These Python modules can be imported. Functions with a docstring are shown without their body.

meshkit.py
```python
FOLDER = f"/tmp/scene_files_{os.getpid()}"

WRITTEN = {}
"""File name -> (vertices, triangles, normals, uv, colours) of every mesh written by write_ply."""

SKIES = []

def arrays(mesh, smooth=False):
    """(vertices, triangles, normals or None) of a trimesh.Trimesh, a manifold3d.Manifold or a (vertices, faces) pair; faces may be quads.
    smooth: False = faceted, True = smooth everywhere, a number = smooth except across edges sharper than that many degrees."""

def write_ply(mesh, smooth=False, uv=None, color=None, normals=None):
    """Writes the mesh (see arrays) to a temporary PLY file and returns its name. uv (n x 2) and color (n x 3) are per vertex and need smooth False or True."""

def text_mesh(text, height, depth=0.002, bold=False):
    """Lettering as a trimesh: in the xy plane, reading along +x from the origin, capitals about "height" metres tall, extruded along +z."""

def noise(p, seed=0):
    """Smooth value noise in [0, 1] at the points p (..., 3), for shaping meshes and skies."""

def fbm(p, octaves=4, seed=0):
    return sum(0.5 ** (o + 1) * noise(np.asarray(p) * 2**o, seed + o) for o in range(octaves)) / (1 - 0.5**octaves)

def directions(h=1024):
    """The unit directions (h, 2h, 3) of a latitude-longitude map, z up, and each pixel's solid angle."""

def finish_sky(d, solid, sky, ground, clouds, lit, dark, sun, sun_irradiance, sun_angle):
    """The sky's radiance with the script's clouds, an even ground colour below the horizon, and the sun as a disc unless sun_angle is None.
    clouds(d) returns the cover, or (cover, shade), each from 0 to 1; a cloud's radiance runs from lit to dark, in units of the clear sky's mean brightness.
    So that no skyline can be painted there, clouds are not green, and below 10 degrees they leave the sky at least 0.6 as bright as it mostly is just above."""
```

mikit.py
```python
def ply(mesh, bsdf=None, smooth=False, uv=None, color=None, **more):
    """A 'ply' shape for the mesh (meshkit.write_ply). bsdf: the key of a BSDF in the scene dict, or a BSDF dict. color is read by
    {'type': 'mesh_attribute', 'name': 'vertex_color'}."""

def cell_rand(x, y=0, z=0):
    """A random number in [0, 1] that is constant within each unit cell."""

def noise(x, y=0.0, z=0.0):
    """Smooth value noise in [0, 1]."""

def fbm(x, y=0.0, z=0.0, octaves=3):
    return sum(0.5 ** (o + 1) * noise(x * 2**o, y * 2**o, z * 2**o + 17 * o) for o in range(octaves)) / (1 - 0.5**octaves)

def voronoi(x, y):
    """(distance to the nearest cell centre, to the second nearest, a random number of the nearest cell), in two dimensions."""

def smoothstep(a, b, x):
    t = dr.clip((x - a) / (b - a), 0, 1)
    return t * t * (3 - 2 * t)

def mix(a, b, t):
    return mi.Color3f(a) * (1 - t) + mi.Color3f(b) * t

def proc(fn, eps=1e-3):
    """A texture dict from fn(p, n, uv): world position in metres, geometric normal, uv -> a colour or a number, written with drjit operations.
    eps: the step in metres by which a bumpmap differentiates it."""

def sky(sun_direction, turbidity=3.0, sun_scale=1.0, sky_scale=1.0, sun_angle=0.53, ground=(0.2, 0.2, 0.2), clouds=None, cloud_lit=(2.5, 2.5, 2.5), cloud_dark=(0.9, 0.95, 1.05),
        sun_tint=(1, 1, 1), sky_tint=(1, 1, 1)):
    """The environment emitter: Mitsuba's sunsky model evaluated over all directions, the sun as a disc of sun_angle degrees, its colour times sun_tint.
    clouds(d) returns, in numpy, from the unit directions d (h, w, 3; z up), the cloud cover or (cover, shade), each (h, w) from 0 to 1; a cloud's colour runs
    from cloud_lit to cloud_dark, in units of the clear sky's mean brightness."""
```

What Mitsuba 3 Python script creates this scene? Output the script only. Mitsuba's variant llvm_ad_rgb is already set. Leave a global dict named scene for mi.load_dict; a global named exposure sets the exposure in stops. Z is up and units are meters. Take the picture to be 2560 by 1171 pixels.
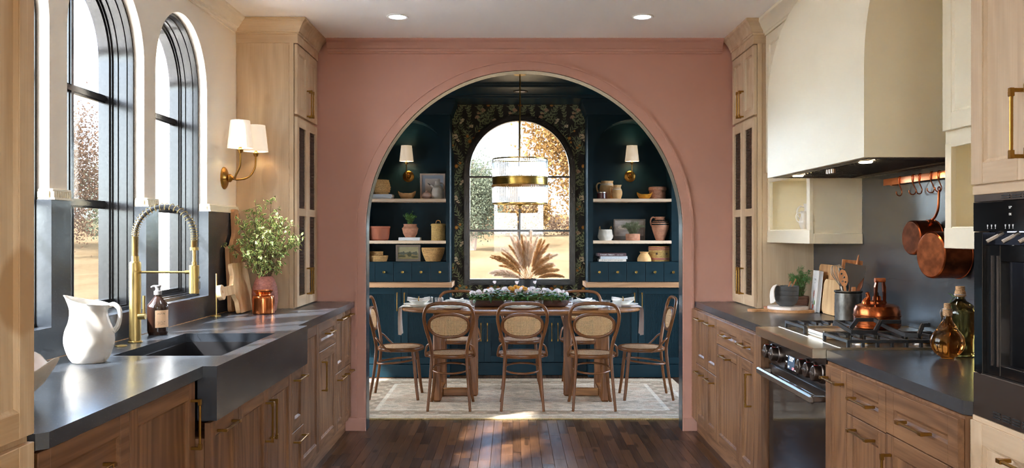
import math, random
import numpy as np, trimesh, drjit as dr, mitsuba as mi
import manifold3d as m3
from shapely.geometry import Polygon, Point, box as sbox
from shapely import affinity
from shapely.ops import unary_union
import mikit, meshkit
from mikit import proc, noise, fbm, voronoi, cell_rand, smoothstep, mix

ST = mi.ScalarTransform4f
scene, labels = {}, {}
# ------------------------------------------------------------------ camera, sky, sun, ceiling lamps, exposure
EYE = 1.389
scene['camera'] = {'type': 'perspective', 'fov': math.degrees(2 * math.atan(1280 / 2200.0)), 'fov_axis': 'x', 'near_clip': 0.05, 'far_clip': 2000.0,
                   'to_world': ST().look_at(origin=[0, 0, EYE], target=[0, 10, EYE], up=[0, 0, 1])}
exposure = 1.97
SUN = (-1.05, -1.0, 1.25)


def broken_clouds(d):
    """A broken deck of pale high cloud over the whole sky."""
    h = np.maximum(d[..., 2], .0) + .22
    n = meshkit.fbm(np.stack([d[..., 0] / h * 1.1 + 17.5, d[..., 1] / h * 1.1, np.full(h.shape, 3.)], -1), 5, 3)
    c = np.clip((n - 0.40) * 5.0, 0, 1)
    return c * .9, np.clip((n - .55) * 2.5, 0, 1)


scene['sky'] = mikit.sky(SUN, turbidity=3.5, sun_scale=5.5, sky_scale=20.0, sun_angle=2.2, ground=(0.4, 0.34, 0.25), clouds=broken_clouds,
                         cloud_lit=(2.3, 2.35, 2.4), cloud_dark=(1.3, 1.38, 1.5), sky_tint=(0.95, 1.0, 1.03), sun_tint=(0.88, 1.06, 1.45))
LAMP = (26.0, 28.0, 31.0)          # radiance of the recessed ceiling lamps
LAMP_ROWS = ((-0.72, 1.6), (0.82, 0.65))      # x of the row, its strength
LAMP_Y = ((5.53, .3), (4.1, .9), (2.7, .5), (1.3, .3), (-.1, .3))       # distance of the lamp, its strength
SHADE = (0.12, 0.09, 0.058)
BULB = (52.0, 36.0, 21.0)

# ------------------------------------------------------------------ helpers
def lin(r, g, b):
    f = lambda v: v / 12.92 if v <= 0.04045 else ((v + 0.055) / 1.055) ** 2.4
    return [f(v / 255.0) for v in (r, g, b)]


def numbered(k):
    if k not in scene and k not in labels and k not in used:
        used.add(k); return k
    i = 1
    while f'{k}_{i:03d}' in used or f'{k}_{i:03d}' in scene: i += 1
    k = f'{k}_{i:03d}'; used.add(k)
    return k


used = set()


def thing(name, label, cat=None, group=None, kind=None):
    k = numbered(name)
    labels[k] = {'label': label}
    if cat: labels[k]['category'] = cat
    if group: labels[k]['group'] = group
    if kind: labels[k]['kind'] = kind
    return k


def put(key, shape, label=None, kind=None):
    scene[key] = shape
    if label or kind:
        labels[key] = {}
        if label: labels[key]['label'] = label
        if kind: labels[key]['kind'] = kind
    return key


def cat(*ms):
    ms = [m for g in ms for m in (g if isinstance(g, (list, tuple)) else [g])]
    return trimesh.util.concatenate(ms)


def part(parent, name, mesh, mat, smooth=False, label=None, kind=None, uv=None, **more):
    """One mesh as a part of PARENT; returns its key."""
    return put(numbered(parent + '__' + name), mikit.ply(mesh, mat, smooth, uv=uv, **more), label, kind)


def copy(parent, name, src, M, label=None):
    """The mesh of entry SRC again, under another matrix."""
    return put(numbered(parent + '__' + name), {**src, 'to_world': M}, label)


def solo(name, mesh, mat, label, cat_, smooth=False, group=None, kind=None, **more):
    k = thing(name, label, cat_, group, kind)
    scene[k] = mikit.ply(mesh, mat, smooth, **more)
    return k


def bx(x0, x1, y0, y1, z0, z1, b=0.0):
    x0, x1 = min(x0, x1), max(x0, x1); y0, y1 = min(y0, y1), max(y0, y1); z0, z1 = min(z0, z1), max(z0, z1)
    if b <= 0:
        m = trimesh.creation.box((x1 - x0, y1 - y0, z1 - z0))
        m.apply_translation(((x0 + x1) / 2, (y0 + y1) / 2, (z0 + z1) / 2))
        return m
    b = min(b, (x1 - x0) * .45, (y1 - y0) * .45, (z1 - z0) * .45)
    pts = []
    for x, sx in ((x0, 1), (x1, -1)):
        for y, sy in ((y0, 1), (y1, -1)):
            for z, sz in ((z0, 1), (z1, -1)):
                pts += [(x + sx * b, y + sy * b, z), (x + sx * b, y, z + sz * b), (x, y + sy * b, z + sz * b)]
    return tm(m3.Manifold.hull_points(np.array(pts)))


def tm(man):
    m = man.to_mesh()
    return trimesh.Trimesh(np.array(m.vert_properties[:, :3]), np.array(m.tri_verts), process=False)


def hull(pts):
    return tm(m3.Manifold.hull_points(np.asarray(pts, float)))


def slab(poly, axis, a, b):
    """Extrudes a shapely polygon: axis x -> (u,v)=(y,z); y -> (x,z); z -> (x,y); from a to b."""
    polys = getattr(poly, 'geoms', [poly])
    out = []
    for p in polys:
        m = trimesh.creation.extrude_polygon(p, abs(b - a), engine='earcut')
        v = np.array(m.vertices); lo = min(a, b)
        f = np.array(m.faces)
        if axis == 'x': w = np.stack([v[:, 2] + lo, v[:, 0], v[:, 1]], 1)
        elif axis == 'y': w = np.stack([v[:, 0], v[:, 2] + lo, v[:, 1]], 1); f = f[:, ::-1]
        else: w = v + [0, 0, lo]
        out.append(trimesh.Trimesh(w, f, process=False))
    return cat(out)


def arch(c, r, z0, zs, n=48):
    """Round-headed outline in (u,v): centre c, half width r, from z0, springing at zs."""
    a = np.linspace(0, math.pi, n)
    return Polygon([(c - r, z0), (c + r, z0)] + [(c + r * math.cos(t), zs + r * math.sin(t)) for t in a])


def lathe(prof, n=40, c=(0, 0, 0)):
    m = trimesh.creation.revolve(np.array(prof, float), sections=n)
    m.apply_translation(c)
    return m


def smooth_path(pts, n=8, closed=False):
    """Catmull-Rom through the points."""
    p = np.asarray(pts, float); out = []
    k = len(p)
    idx = (lambda i: p[i % k]) if closed else (lambda i: p[min(max(i, 0), k - 1)])
    for i in range(k if closed else k - 1):
        a, b, c, d = idx(i - 1), idx(i), idx(i + 1), idx(i + 2)
        for t in np.arange(n) / n:
            out.append(.5 * ((2 * b) + (c - a) * t + (2 * a - 5 * b + 4 * c - d) * t * t + (3 * b - a - 3 * c + d) * t ** 3))
    if not closed: out.append(p[-1])
    return np.array(out)


def tube(pts, r, n=10, closed=False, cap=True):
    p = np.asarray(pts, float); k = len(p)
    rr = np.broadcast_to(np.asarray(r, float), (k,)) if np.ndim(r) == 0 or len(np.atleast_1d(r)) == k else np.interp(np.linspace(0, 1, k), np.linspace(0, 1, len(r)), r)
    if closed: t = np.roll(p, -1, 0) - np.roll(p, 1, 0)
    else: t = np.gradient(p, axis=0)
    t /= np.linalg.norm(t, axis=1, keepdims=True) + 1e-12
    u = np.cross(t[0], [0, 0, 1.0] if abs(t[0][2]) < .9 else [1.0, 0, 0]); u /= np.linalg.norm(u)
    U = []
    for i in range(k):
        u = u - t[i] * (u @ t[i]); u /= np.linalg.norm(u) + 1e-12
        U.append(u)
    U = np.array(U); W = np.cross(t, U)
    a = np.arange(n) * 2 * math.pi / n
    v = p[:, None] + rr[:, None, None] * (np.cos(a)[None, :, None] * U[:, None] + np.sin(a)[None, :, None] * W[:, None])
    v = v.reshape(-1, 3); f = []
    for i in range(k if closed else k - 1):
        j = (i + 1) % k
        for q in range(n):
            q2 = (q + 1) % n
            f += [[i * n + q, i * n + q2, j * n + q2], [i * n + q, j * n + q2, j * n + q]]
    if not closed and cap:
        v = np.vstack([v, p[0], p[-1]])
        for q in range(n):
            f += [[k * n, (q + 1) % n, q], [k * n + 1, (k - 1) * n + q, (k - 1) * n + (q + 1) % n]]
    return trimesh.Trimesh(v, np.array(f), process=False)


def loft_rect(x0, x1, y0, y1, prof, sides):
    """A moulding round a cabinet top: prof = [(projection, z)...]; sides e.g. '+x-y' grow with the projection."""
    v, f = [], []
    for d, z in prof:
        a = x0 - d * ('-x' in sides); b = x1 + d * ('+x' in sides); c = y0 - d * ('-y' in sides); e = y1 + d * ('+y' in sides)
        v += [(a, c, z), (b, c, z), (b, e, z), (a, e, z)]
    for i in range(len(prof) - 1):
        for q in range(4):
            a, b = i * 4 + q, i * 4 + (q + 1) % 4
            f += [[a, b, b + 4], [a, b + 4, a + 4]]
    n = len(v) - 4
    f += [[0, 2, 1], [0, 3, 2], [n, n + 1, n + 2], [n, n + 2, n + 3]]
    return trimesh.Trimesh(np.array(v), np.array(f), process=False)


def mv(m, M):
    m = m.copy(); m.apply_transform(np.array(M.matrix) if hasattr(M, 'matrix') else M)
    return m


def X(x=0, y=0, z=0, rz=0, rx=0, ry=0, s=1):
    return ST().translate([x, y, z]).rotate([0, 0, 1], rz).rotate([0, 1, 0], ry).rotate([1, 0, 0], rx).scale(s)


def XN(*a, **k):
    return np.array(X(*a, **k).matrix, float)


def sph(r, c=(0, 0, 0), n=2, s=(1, 1, 1)):
    m = trimesh.creation.icosphere(n, r); m.apply_scale(s); m.apply_translation(c)
    return m


# ------------------------------------------------------------------ materials
def two(b): return {'type': 'twosided', 'bsdf': b}
def rgb(c): return {'type': 'rgb', 'value': list(map(float, c))}


def mat(name, col, rough=.5, metal=0., spec=.5, coat=0., coat_g=.9, sheen=0., bump=None, bscale=1e-3, **kw):
    b = {'type': 'principled', 'base_color': col if isinstance(col, dict) else rgb(col), 'roughness': rough, 'metallic': metal, 'specular': spec}
    if coat: b['clearcoat'] = coat; b['clearcoat_gloss'] = coat_g
    if sheen: b['sheen'] = sheen
    b.update(kw)
    if bump is not None: b = {'type': 'bumpmap', 'arbitrary': bump, 'scale': bscale, 'bsdf': b}
    scene[name] = two(b)


def wood(lo, hi, axis, freq=26., streak=.10, fine=.35, seed=0.0, knots=0.):
    """Streaky grain along the axis, with slow bands and a few cathedral swirls."""
    lo, hi = mi.ScalarColor3f(lo), mi.ScalarColor3f(hi)
    def fn(p, n, uv):
        c = [p.x, p.y, p.z]
        g = c[axis]; a, b = [c[i] for i in range(3) if i != axis]
        warp = fbm(a * 5 + seed, b * 5, g * 1.3, 2) * .12
        u, v = a + warp, b + warp
        band = fbm(u * freq, v * freq, g * streak * 14, 3)
        thin = noise(a * 260, b * 260, g * 7)
        wide = noise(a * 4 + 3.1 + seed, b * 4, g * .9)
        ring = .5 + .5 * dr.sin((u + v) * freq * 5 + noise(a * 7, b * 7, g * 2.2) * 9)
        t = dr.clip(.50 * band + .22 * wide + fine * (.35 * thin + .30 * ring), 0, 1)
        if knots:
            k = noise(a * 9 + 11, b * 9, g * 4)
            t = t - knots * smoothstep(.80, .93, k)
        return mix(lo, hi, smoothstep(.25, .80, t))
    return proc(fn)


def stonefn(p, n, uv):
    base = mix((.016, .020, .026), (.031, .037, .045), fbm(p.x * 3.1, p.y * 3.1, p.z * 3.1, 4))
    speck = smoothstep(.86, .97, noise(p.x * 420, p.y * 420, p.z * 420)) * .10
    w = fbm(p.x * 3.4 + p.y * .8 + 5, p.y * .9 - p.x * .5, p.z * 3.2 + 3, 4)
    crack = 1 - smoothstep(0., .006, dr.abs(w - .52))
    gate = smoothstep(.55, .75, noise(p.x * 2.7 + 9, p.y * 2.7, p.z * 2.7))
    return base * (1 - .55 * crack * gate) + mi.Color3f(1) * speck * .6


def stonerough(p, n, uv):
    return .17 + .14 * fbm(p.x * 9, p.y * 9, p.z * 9, 3)


def stonebump(p, n, uv):
    return fbm(p.x * 70, p.y * 70, p.z * 70, 2)


C_WALN = (lin(94, 64, 42), lin(138, 100, 68))
C_MAPLE = (lin(188, 161, 130), lin(215, 193, 164))
C_PINE = (lin(176, 142, 102), lin(212, 188, 154))
mat('m_walnut_v', wood(*C_WALN, 2), .42, spec=.4)
mat('m_walnut_h', wood(*C_WALN, 1), .42, spec=.4)
mat('m_maple_v', wood(*C_MAPLE, 2, freq=14, fine=.25, knots=.5), .48, spec=.35)
mat('m_maple_h', wood(*C_MAPLE, 1, freq=14, fine=.25, knots=.5), .48, spec=.35)
mat('m_maple_x', wood(*C_MAPLE, 0, freq=14, fine=.25, knots=.5), .48, spec=.35)
mat('m_pine_v', wood(*C_PINE, 2, freq=16, fine=.3, knots=.6, seed=4.), .5, spec=.35)
mat('m_pine_h', wood(*C_PINE, 1, freq=16, fine=.3, knots=.6, seed=4.), .5, spec=.35)
mat('m_stone', proc(stonefn), proc(stonerough), spec=.8, bump=proc(stonebump), bscale=2.5e-4)
mat('m_wall_cream', lin(240, 230, 214), .7, spec=.25)
mat('m_ceiling', lin(244, 240, 236), .8, spec=.2)
mat('m_cream', lin(243, 234, 208), .42, spec=.4)
mat('m_pink', lin(192, 145, 129), .55, spec=.3)
mat('m_teal', lin(8, 38, 48), .44, spec=.28)
mat('m_teal_gloss', lin(10, 42, 54), .22, spec=.6)
mat('m_black_metal', lin(19, 19, 21), .20, spec=.65)
mat('m_black_dull', lin(22, 22, 24), .55)
mat('m_bronze', lin(58, 50, 42), .4, metal=.6)
mat('m_brass', lin(196, 160, 84), .28, metal=1.)
mat('m_brass_old', lin(150, 112, 54), .30, metal=1.)
mat('m_copper', lin(206, 122, 74), .16, metal=1.)
mat('m_copper_old', proc(lambda p, n, uv: mix(lin(132, 66, 36), lin(186, 104, 60), smoothstep(.2, .85, fbm(p.x * 30, p.y * 30, p.z * 30, 4)))), .24, metal=1.)
mat('m_steel', lin(176, 168, 160), .28, metal=1.)
mat('m_cooktop', lin(230, 214, 192), .24, metal=1.)
mat('m_steel_dark', lin(112, 102, 96), .30, metal=1.)
mat('m_iron', lin(36, 37, 40), .45, spec=.5)
mat('m_pewter', proc(lambda p, n, uv: mix(lin(60, 58, 55), lin(138, 134, 127), fbm(p.x * 60, p.y * 60, p.z * 26, 3))), .42, metal=1.)
mat('m_black_glass', lin(10, 10, 11), .06, spec=.6, coat=.6)
mat('m_oven_glass', lin(30, 25, 22), .05, spec=.7, coat=.6)
mat('m_white_ceramic', lin(246, 242, 232), .25, spec=.5, coat=.4)
mat('m_white_matt', proc(lambda p, n, uv: mix(lin(214, 206, 192), lin(244, 240, 232), fbm(p.x * 40, p.y * 40, p.z * 40, 3))), .6)
mat('m_grey_ceramic', lin(74, 76, 78), .38)
mat('m_plum_vase', proc(lambda p, n, uv: mix(lin(118, 66, 56), lin(168, 106, 90), fbm(p.x * 110, p.y * 110, p.z * 110, 2))), .6)
mat('m_terracotta', proc(lambda p, n, uv: mix(lin(166, 106, 80), lin(214, 160, 130), fbm(p.x * 38, p.y * 38, p.z * 38, 3))), .75)
mat('m_tan_clay', proc(lambda p, n, uv: mix(lin(208, 156, 96), lin(236, 196, 140), fbm(p.x * 30, p.y * 30, p.z * 30, 3))), .5)
mat('m_brown_clay', lin(120, 84, 68), .65)
mat('m_marble', proc(lambda p, n, uv: mix(lin(250, 246, 242), lin(206, 196, 190), smoothstep(.56, .7, fbm(p.x * 16, p.y * 16, p.z * 16, 3)))), .3)
mat('m_linen', lin(236, 230, 222), .85, sheen=.4)
mat('m_linen_grey', lin(196, 184, 178), .85, sheen=.4)
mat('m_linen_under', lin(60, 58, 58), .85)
mat('m_straw', proc(lambda p, n, uv: mix(lin(150, 104, 56), lin(226, 182, 118), .6 * noise(p.x * 160, p.y * 160, p.z * 90) + .4 * noise(p.x * 30, p.y * 30, p.z * 300))), .75)
mat('m_straw_pink', proc(lambda p, n, uv: mix(lin(166, 104, 80), lin(232, 178, 146), .6 * noise(p.x * 160, p.y * 160, p.z * 90) + .4 * noise(p.x * 30, p.y * 30, p.z * 300))), .75)
mat('m_straw_yellow', proc(lambda p, n, uv: mix(lin(178, 132, 62), lin(236, 206, 138), .6 * noise(p.x * 160, p.y * 160, p.z * 90) + .4 * noise(p.x * 30, p.y * 30, p.z * 300))), .75)
mat('m_board_light', wood(lin(202, 158, 110), lin(238, 206, 160), 2, freq=20, seed=2.), .5)
mat('m_board_mid', wood(lin(168, 118, 76), lin(214, 168, 118), 2, freq=20, seed=7.), .5)
mat('m_utensil', wood(lin(168, 106, 62), lin(214, 156, 108), 2, freq=30, seed=3.), .5)
mat('m_utensil_dark', wood(lin(112, 58, 30), lin(170, 98, 58), 2, freq=30, seed=5.), .45)
mat('m_olive_bowl', wood(lin(170, 116, 62), lin(232, 186, 128), 0, freq=24, seed=8.), .45)
mat('m_yellow_bowl', wood(lin(176, 112, 26), lin(232, 176, 62), 0, freq=24, seed=9.), .4)
mat('m_chair', proc(lambda p, n, uv: mix(lin(92, 54, 27), lin(130, 83, 46), fbm(p.x * 26, p.y * 26, p.z * 11, 3))), .30, spec=.5, coat=.25)
mat('m_cane', lin(214, 178, 132), .6)
mat('m_table', wood(lin(122, 76, 38), lin(186, 132, 78), 0, freq=26, seed=6.), .34, spec=.45, coat=.2)
mat('m_table_v', wood(lin(104, 62, 32), lin(164, 110, 64), 2, freq=26, seed=6.), .36, spec=.45, coat=.2)
mat('m_oak_top', wood(lin(158, 118, 84), lin(206, 164, 124), 0, freq=22, seed=3.), .5)
mat('m_shelf', wood(lin(222, 196, 168), lin(244, 224, 200), 0, freq=16, seed=3.), .5)
mat('m_dough_bowl', wood(lin(44, 24, 16), lin(94, 54, 36), 0, freq=30, seed=5.), .6)
mat('m_paper', lin(240, 240, 240), .7)
mat('m_paper_grey', lin(198, 204, 212), .6)
mat('m_ink', lin(52, 48, 48), .7)
mat('m_ink_brown', lin(120, 92, 72), .7)
mat('m_book_plum', lin(92, 70, 74), .5)
mat('m_cork', proc(lambda p, n, uv: mix(lin(150, 108, 70), lin(226, 188, 144), noise(p.x * 300, p.y * 300, p.z * 300))), .8)
mat('m_grey_plastic', lin(120, 118, 118), .4)
mat('m_hose', lin(82, 86, 92), .5)
mat('m_label', lin(236, 196, 158), .6)
mat('m_peach', proc(lambda p, n, uv: mix(lin(226, 84, 50), lin(246, 164, 92), fbm(p.x * 25, p.y * 25, p.z * 25, 2))), .5)
mat('m_soil', lin(52, 40, 30), .9)
mat('m_stem', lin(92, 74, 50), .8)
mat('m_moss', proc(lambda p, n, uv: mix(lin(40, 48, 18), lin(104, 112, 44), fbm(p.x * 120, p.y * 120, p.z * 120, 2))), .9)
mat('m_leaf_dark', lin(46, 84, 40), .45)
mat('m_leaf_mid', lin(92, 136, 68), .45)
mat('m_leaf_rosemary', lin(76, 122, 62), .55)
mat('m_leaf_sage', lin(118, 130, 96), .6)
scene['m_petal'] = {'type': 'principledthin', 'base_color': rgb(lin(252, 240, 238)), 'roughness': .6, 'diff_trans': .9}
mat('m_lemon', lin(232, 164, 52), .45)
for _n, _c in (('m_plume', (220, 180, 126)), ('m_plume_pale', (244, 226, 204))):
    scene[_n] = {'type': 'principledthin', 'base_color': rgb(lin(*_c)), 'roughness': .9, 'diff_trans': .9}
mat('m_paint_frame', lin(222, 200, 184), .5)
mat('m_frame_grey', lin(128, 116, 106), .5)
mat('m_amber_bottle', lin(40, 22, 14), .08, spec=.6, coat=.5)
mat('m_jam', lin(70, 22, 26), .2, coat=.5)
mat('m_rubber', lin(16, 16, 17), .6)
mat('m_white_paint', lin(246, 244, 240), .6)
scene['m_pane'] = {'type': 'thindielectric', 'int_ior': 1.45}
scene['m_glass'] = {'type': 'dielectric', 'int_ior': 1.5}
scene['m_thin_glass'] = {'type': 'thindielectric', 'int_ior': 1.5}
scene['m_oil'] = {'type': 'principled', 'base_color': rgb(lin(214, 142, 66)), 'roughness': .03, 'spec_trans': 1.0, 'eta': 1.46}
scene['m_olive_oil'] = {'type': 'principled', 'base_color': rgb(lin(150, 134, 72)), 'roughness': .03, 'spec_trans': 1.0, 'eta': 1.46}


def ficusfn(p, n, uv):
    edge = smoothstep(.55, .8, dr.abs(uv.x - .5) * 2 + .25 * noise(p.x * 90, p.y * 90, p.z * 90))
    return mix(lin(84, 116, 56), lin(226, 226, 150), edge)


scene['m_ficus'] = two({'type': 'principled', 'base_color': proc(ficusfn), 'roughness': .45, 'specular': .4})


def floorfn(p, n, uv):
    r, r2 = uv.x, uv.y
    g = fbm(p.x * 42 + r * 77, p.y * 2.2, r2 * 31, 3)
    fine = noise(p.x * 230 + r * 50, p.y * 9, 3.)
    knot = smoothstep(.84, .95, noise(p.x * 13 + r * 40, p.y * 5 + r2 * 20, 1.))
    t = dr.clip(.60 * r + .34 * g + .14 * fine - .14, 0, 1)
    return mix(lin(28, 17, 11), lin(104, 72, 47), t) * (1 - .6 * knot)


def floorrough(p, n, uv):
    return .22 + .14 * noise(p.x * 30 + uv.x * 9, p.y * 4, 0.)


mat('m_floor', proc(floorfn), proc(floorrough), spec=.5)


RUG = (-1.37, 1.53, 6.58, 8.385)


def rugfn(p, n, uv):
    x0, x1, y0, y1 = RUG
    e = dr.minimum(dr.minimum(p.x - x0, x1 - p.x), dr.minimum(p.y - y0, y1 - p.y))
    cx, cy = p.x - .08, p.y - 7.48
    wx = fbm(p.x * 3, p.y * 3, 0., 3)
    # scrolling blossoms on a grid of medallions, worn down
    def motif(k, ph):
        u = cx * k + ph; v = cy * k
        return dr.sin(u * 6.283 + 1.6 * dr.sin(v * 6.283)) * dr.sin(v * 6.283 - 1.2 * dr.sin(u * 3.1416))
    m = motif(2.4, 0.) + .8 * motif(6.1, .3) + 1.6 * (fbm(p.x * 14, p.y * 14, 4., 3) - .5)
    d1 = smoothstep(.35, .9, m); d2 = smoothstep(.45, 1.0, -m)
    base = mix(lin(196, 178, 152), lin(222, 208, 186), wx)
    col = base * (1 - d1 * .34) + mi.Color3f(lin(128, 118, 100)) * (d1 * .34)
    col = col * (1 - d2 * .28) + mi.Color3f(lin(186, 134, 106)) * (d2 * .28)
    inb = smoothstep(.10, .115, e) * (1 - smoothstep(.30, .315, e))
    line = smoothstep(.095, .10, e) * (1 - smoothstep(.125, .13, e)) + smoothstep(.29, .295, e) * (1 - smoothstep(.325, .33, e))
    bm = dr.sin(cx * 34) * dr.sin(cy * 34)
    border = mix(lin(170, 152, 128), lin(206, 190, 166), smoothstep(-.3, .5, bm))
    border = border * (1 - .4 * smoothstep(.4, .8, bm)) + mi.Color3f(lin(178, 128, 104)) * (.4 * smoothstep(.4, .8, bm))
    col = col * (1 - inb) + border * inb
    col = col * (1 - line * .8) + mi.Color3f(lin(228, 218, 198)) * (line * .8)
    wear = noise(p.x * 9, p.y * 130, 0.) * .5 + noise(p.x * 150, p.y * 150, 2.) * .5
    return col * (.46 + .62 * wear)


mat('m_rug', proc(rugfn), .95, sheen=.3)
mat('m_rug_pale', lin(226, 214, 196), .95)


def canefn(p, n, uv):
    s = .5 + .5 * dr.sin(uv.x * 560.)
    w = .5 + .5 * dr.sin(uv.y * 560. + uv.x * 300)
    return mix(lin(112, 82, 56), lin(206, 172, 132), dr.clip(s * .8 + w * .35, 0, 1))


mat('m_cane_seat', proc(canefn), .6)
# ================================================================== the setting
YB, YA, YA2, YD = -1.6, 6.206, 6.33, 8.89          # back wall, arch wall (two faces), dining window wall
XL, XR = -1.757, 1.936
ZC = 2.7585
DXL, DXR = -2.5, 2.6                                # dining room side walls
ARC_X, ARC_R, ARC_Z = 0.087, 1.117, 1.427


def struct(name, label):
    return thing(name, label, None, None, 'structure')


# ---- floor: a dark sub-floor and its planks
fl = struct('floor', 'dark brown hardwood plank floor with a satin sheen')
part(fl, 'base', bx(DXL - .1, DXR + .1, YB - .1, YD + .1, -.08, -.011), 'm_black_dull')
rng = random.Random(5)
near, far = [], []
x = -1.80
while x < 1.94:
    w = rng.choice((.052, .062, .062, .075)); y = YB - rng.random() * .8
    while y < YD:
        L = rng.uniform(.28, 1.0); y1 = min(y + L, YD)
        if y1 > YB:
            y0 = max(y, YB)
            rec = (x, min(x + w, 1.95), y0, y1, rng.random(), rng.random())
            vis = y1 > 4.95 and y0 < 6.62 and x > -1.15 and x < 1.32
            (near if vis else far).append(rec)
        y += L
    x += w


def plank(r):
    x0, x1, y0, y1, a, b = r
    return bx(x0 + .0006, x1 - .0006, y0 + .0008, y1 - .0008, -.011, 0.0, .0011), (a, b)


for r in near[:300]:
    m, ab = plank(r)
    part(fl, 'plank', m, 'm_floor', uv=np.tile(ab, (len(m.vertices), 1)))
ms = [plank(r) for r in far + near[300:]]
for side in ((DXL, -1.80), (1.95, DXR)):            # the rest of the dining room
    x = side[0]
    while x < side[1] - .01:
        w = min(.075, side[1] - x); y = YA2
        while y < YD:
            y1 = min(y + rng.uniform(.4, 1.2), YD)
            ms.append(plank((x, x + w, y, y1, rng.random(), rng.random()))); y = y1
        x += w
big = cat([m for m, _ in ms])
part(fl, 'plank_rows', big, 'm_floor', kind='stuff', uv=np.vstack([np.tile(ab, (len(m.vertices), 1)) for m, ab in ms]))

# ---- left wall with three (and, behind the camera, one more) arched openings
WIN_C = (2.977, 3.840, 4.703)
W_R, W_Z0, W_ZS = .365, 1.035, 2.20
wl = struct('wall_left', 'cream plaster wall with tall round-headed window openings')
outer = sbox(YB - .1, .914, YA, ZC)
holes = unary_union([arch(c, W_R, W_Z0 - .004, W_ZS) for c in WIN_C])
part(wl, 'plaster', slab(sbox(YB - .1, 1.52, YA, ZC).difference(holes), 'x', XL - .195, XL), 'm_wall_cream')
part(wl, 'lower_wall', slab(sbox(YB - .1, 0, YA, 1.52).difference(holes), 'x', XL - .195, XL - .056), 'm_wall_cream')
# stone cladding with the window sills cut into it
part(wl, 'stone_cladding', slab(sbox(2.07, .915, 5.6, 1.52).difference(unary_union([arch(c, W_R - .008, W_Z0, W_ZS) for c in WIN_C])), 'x', XL - .055, XL + .012), 'm_stone', label='dark grey stone backsplash and sills under the arched windows')
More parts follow.
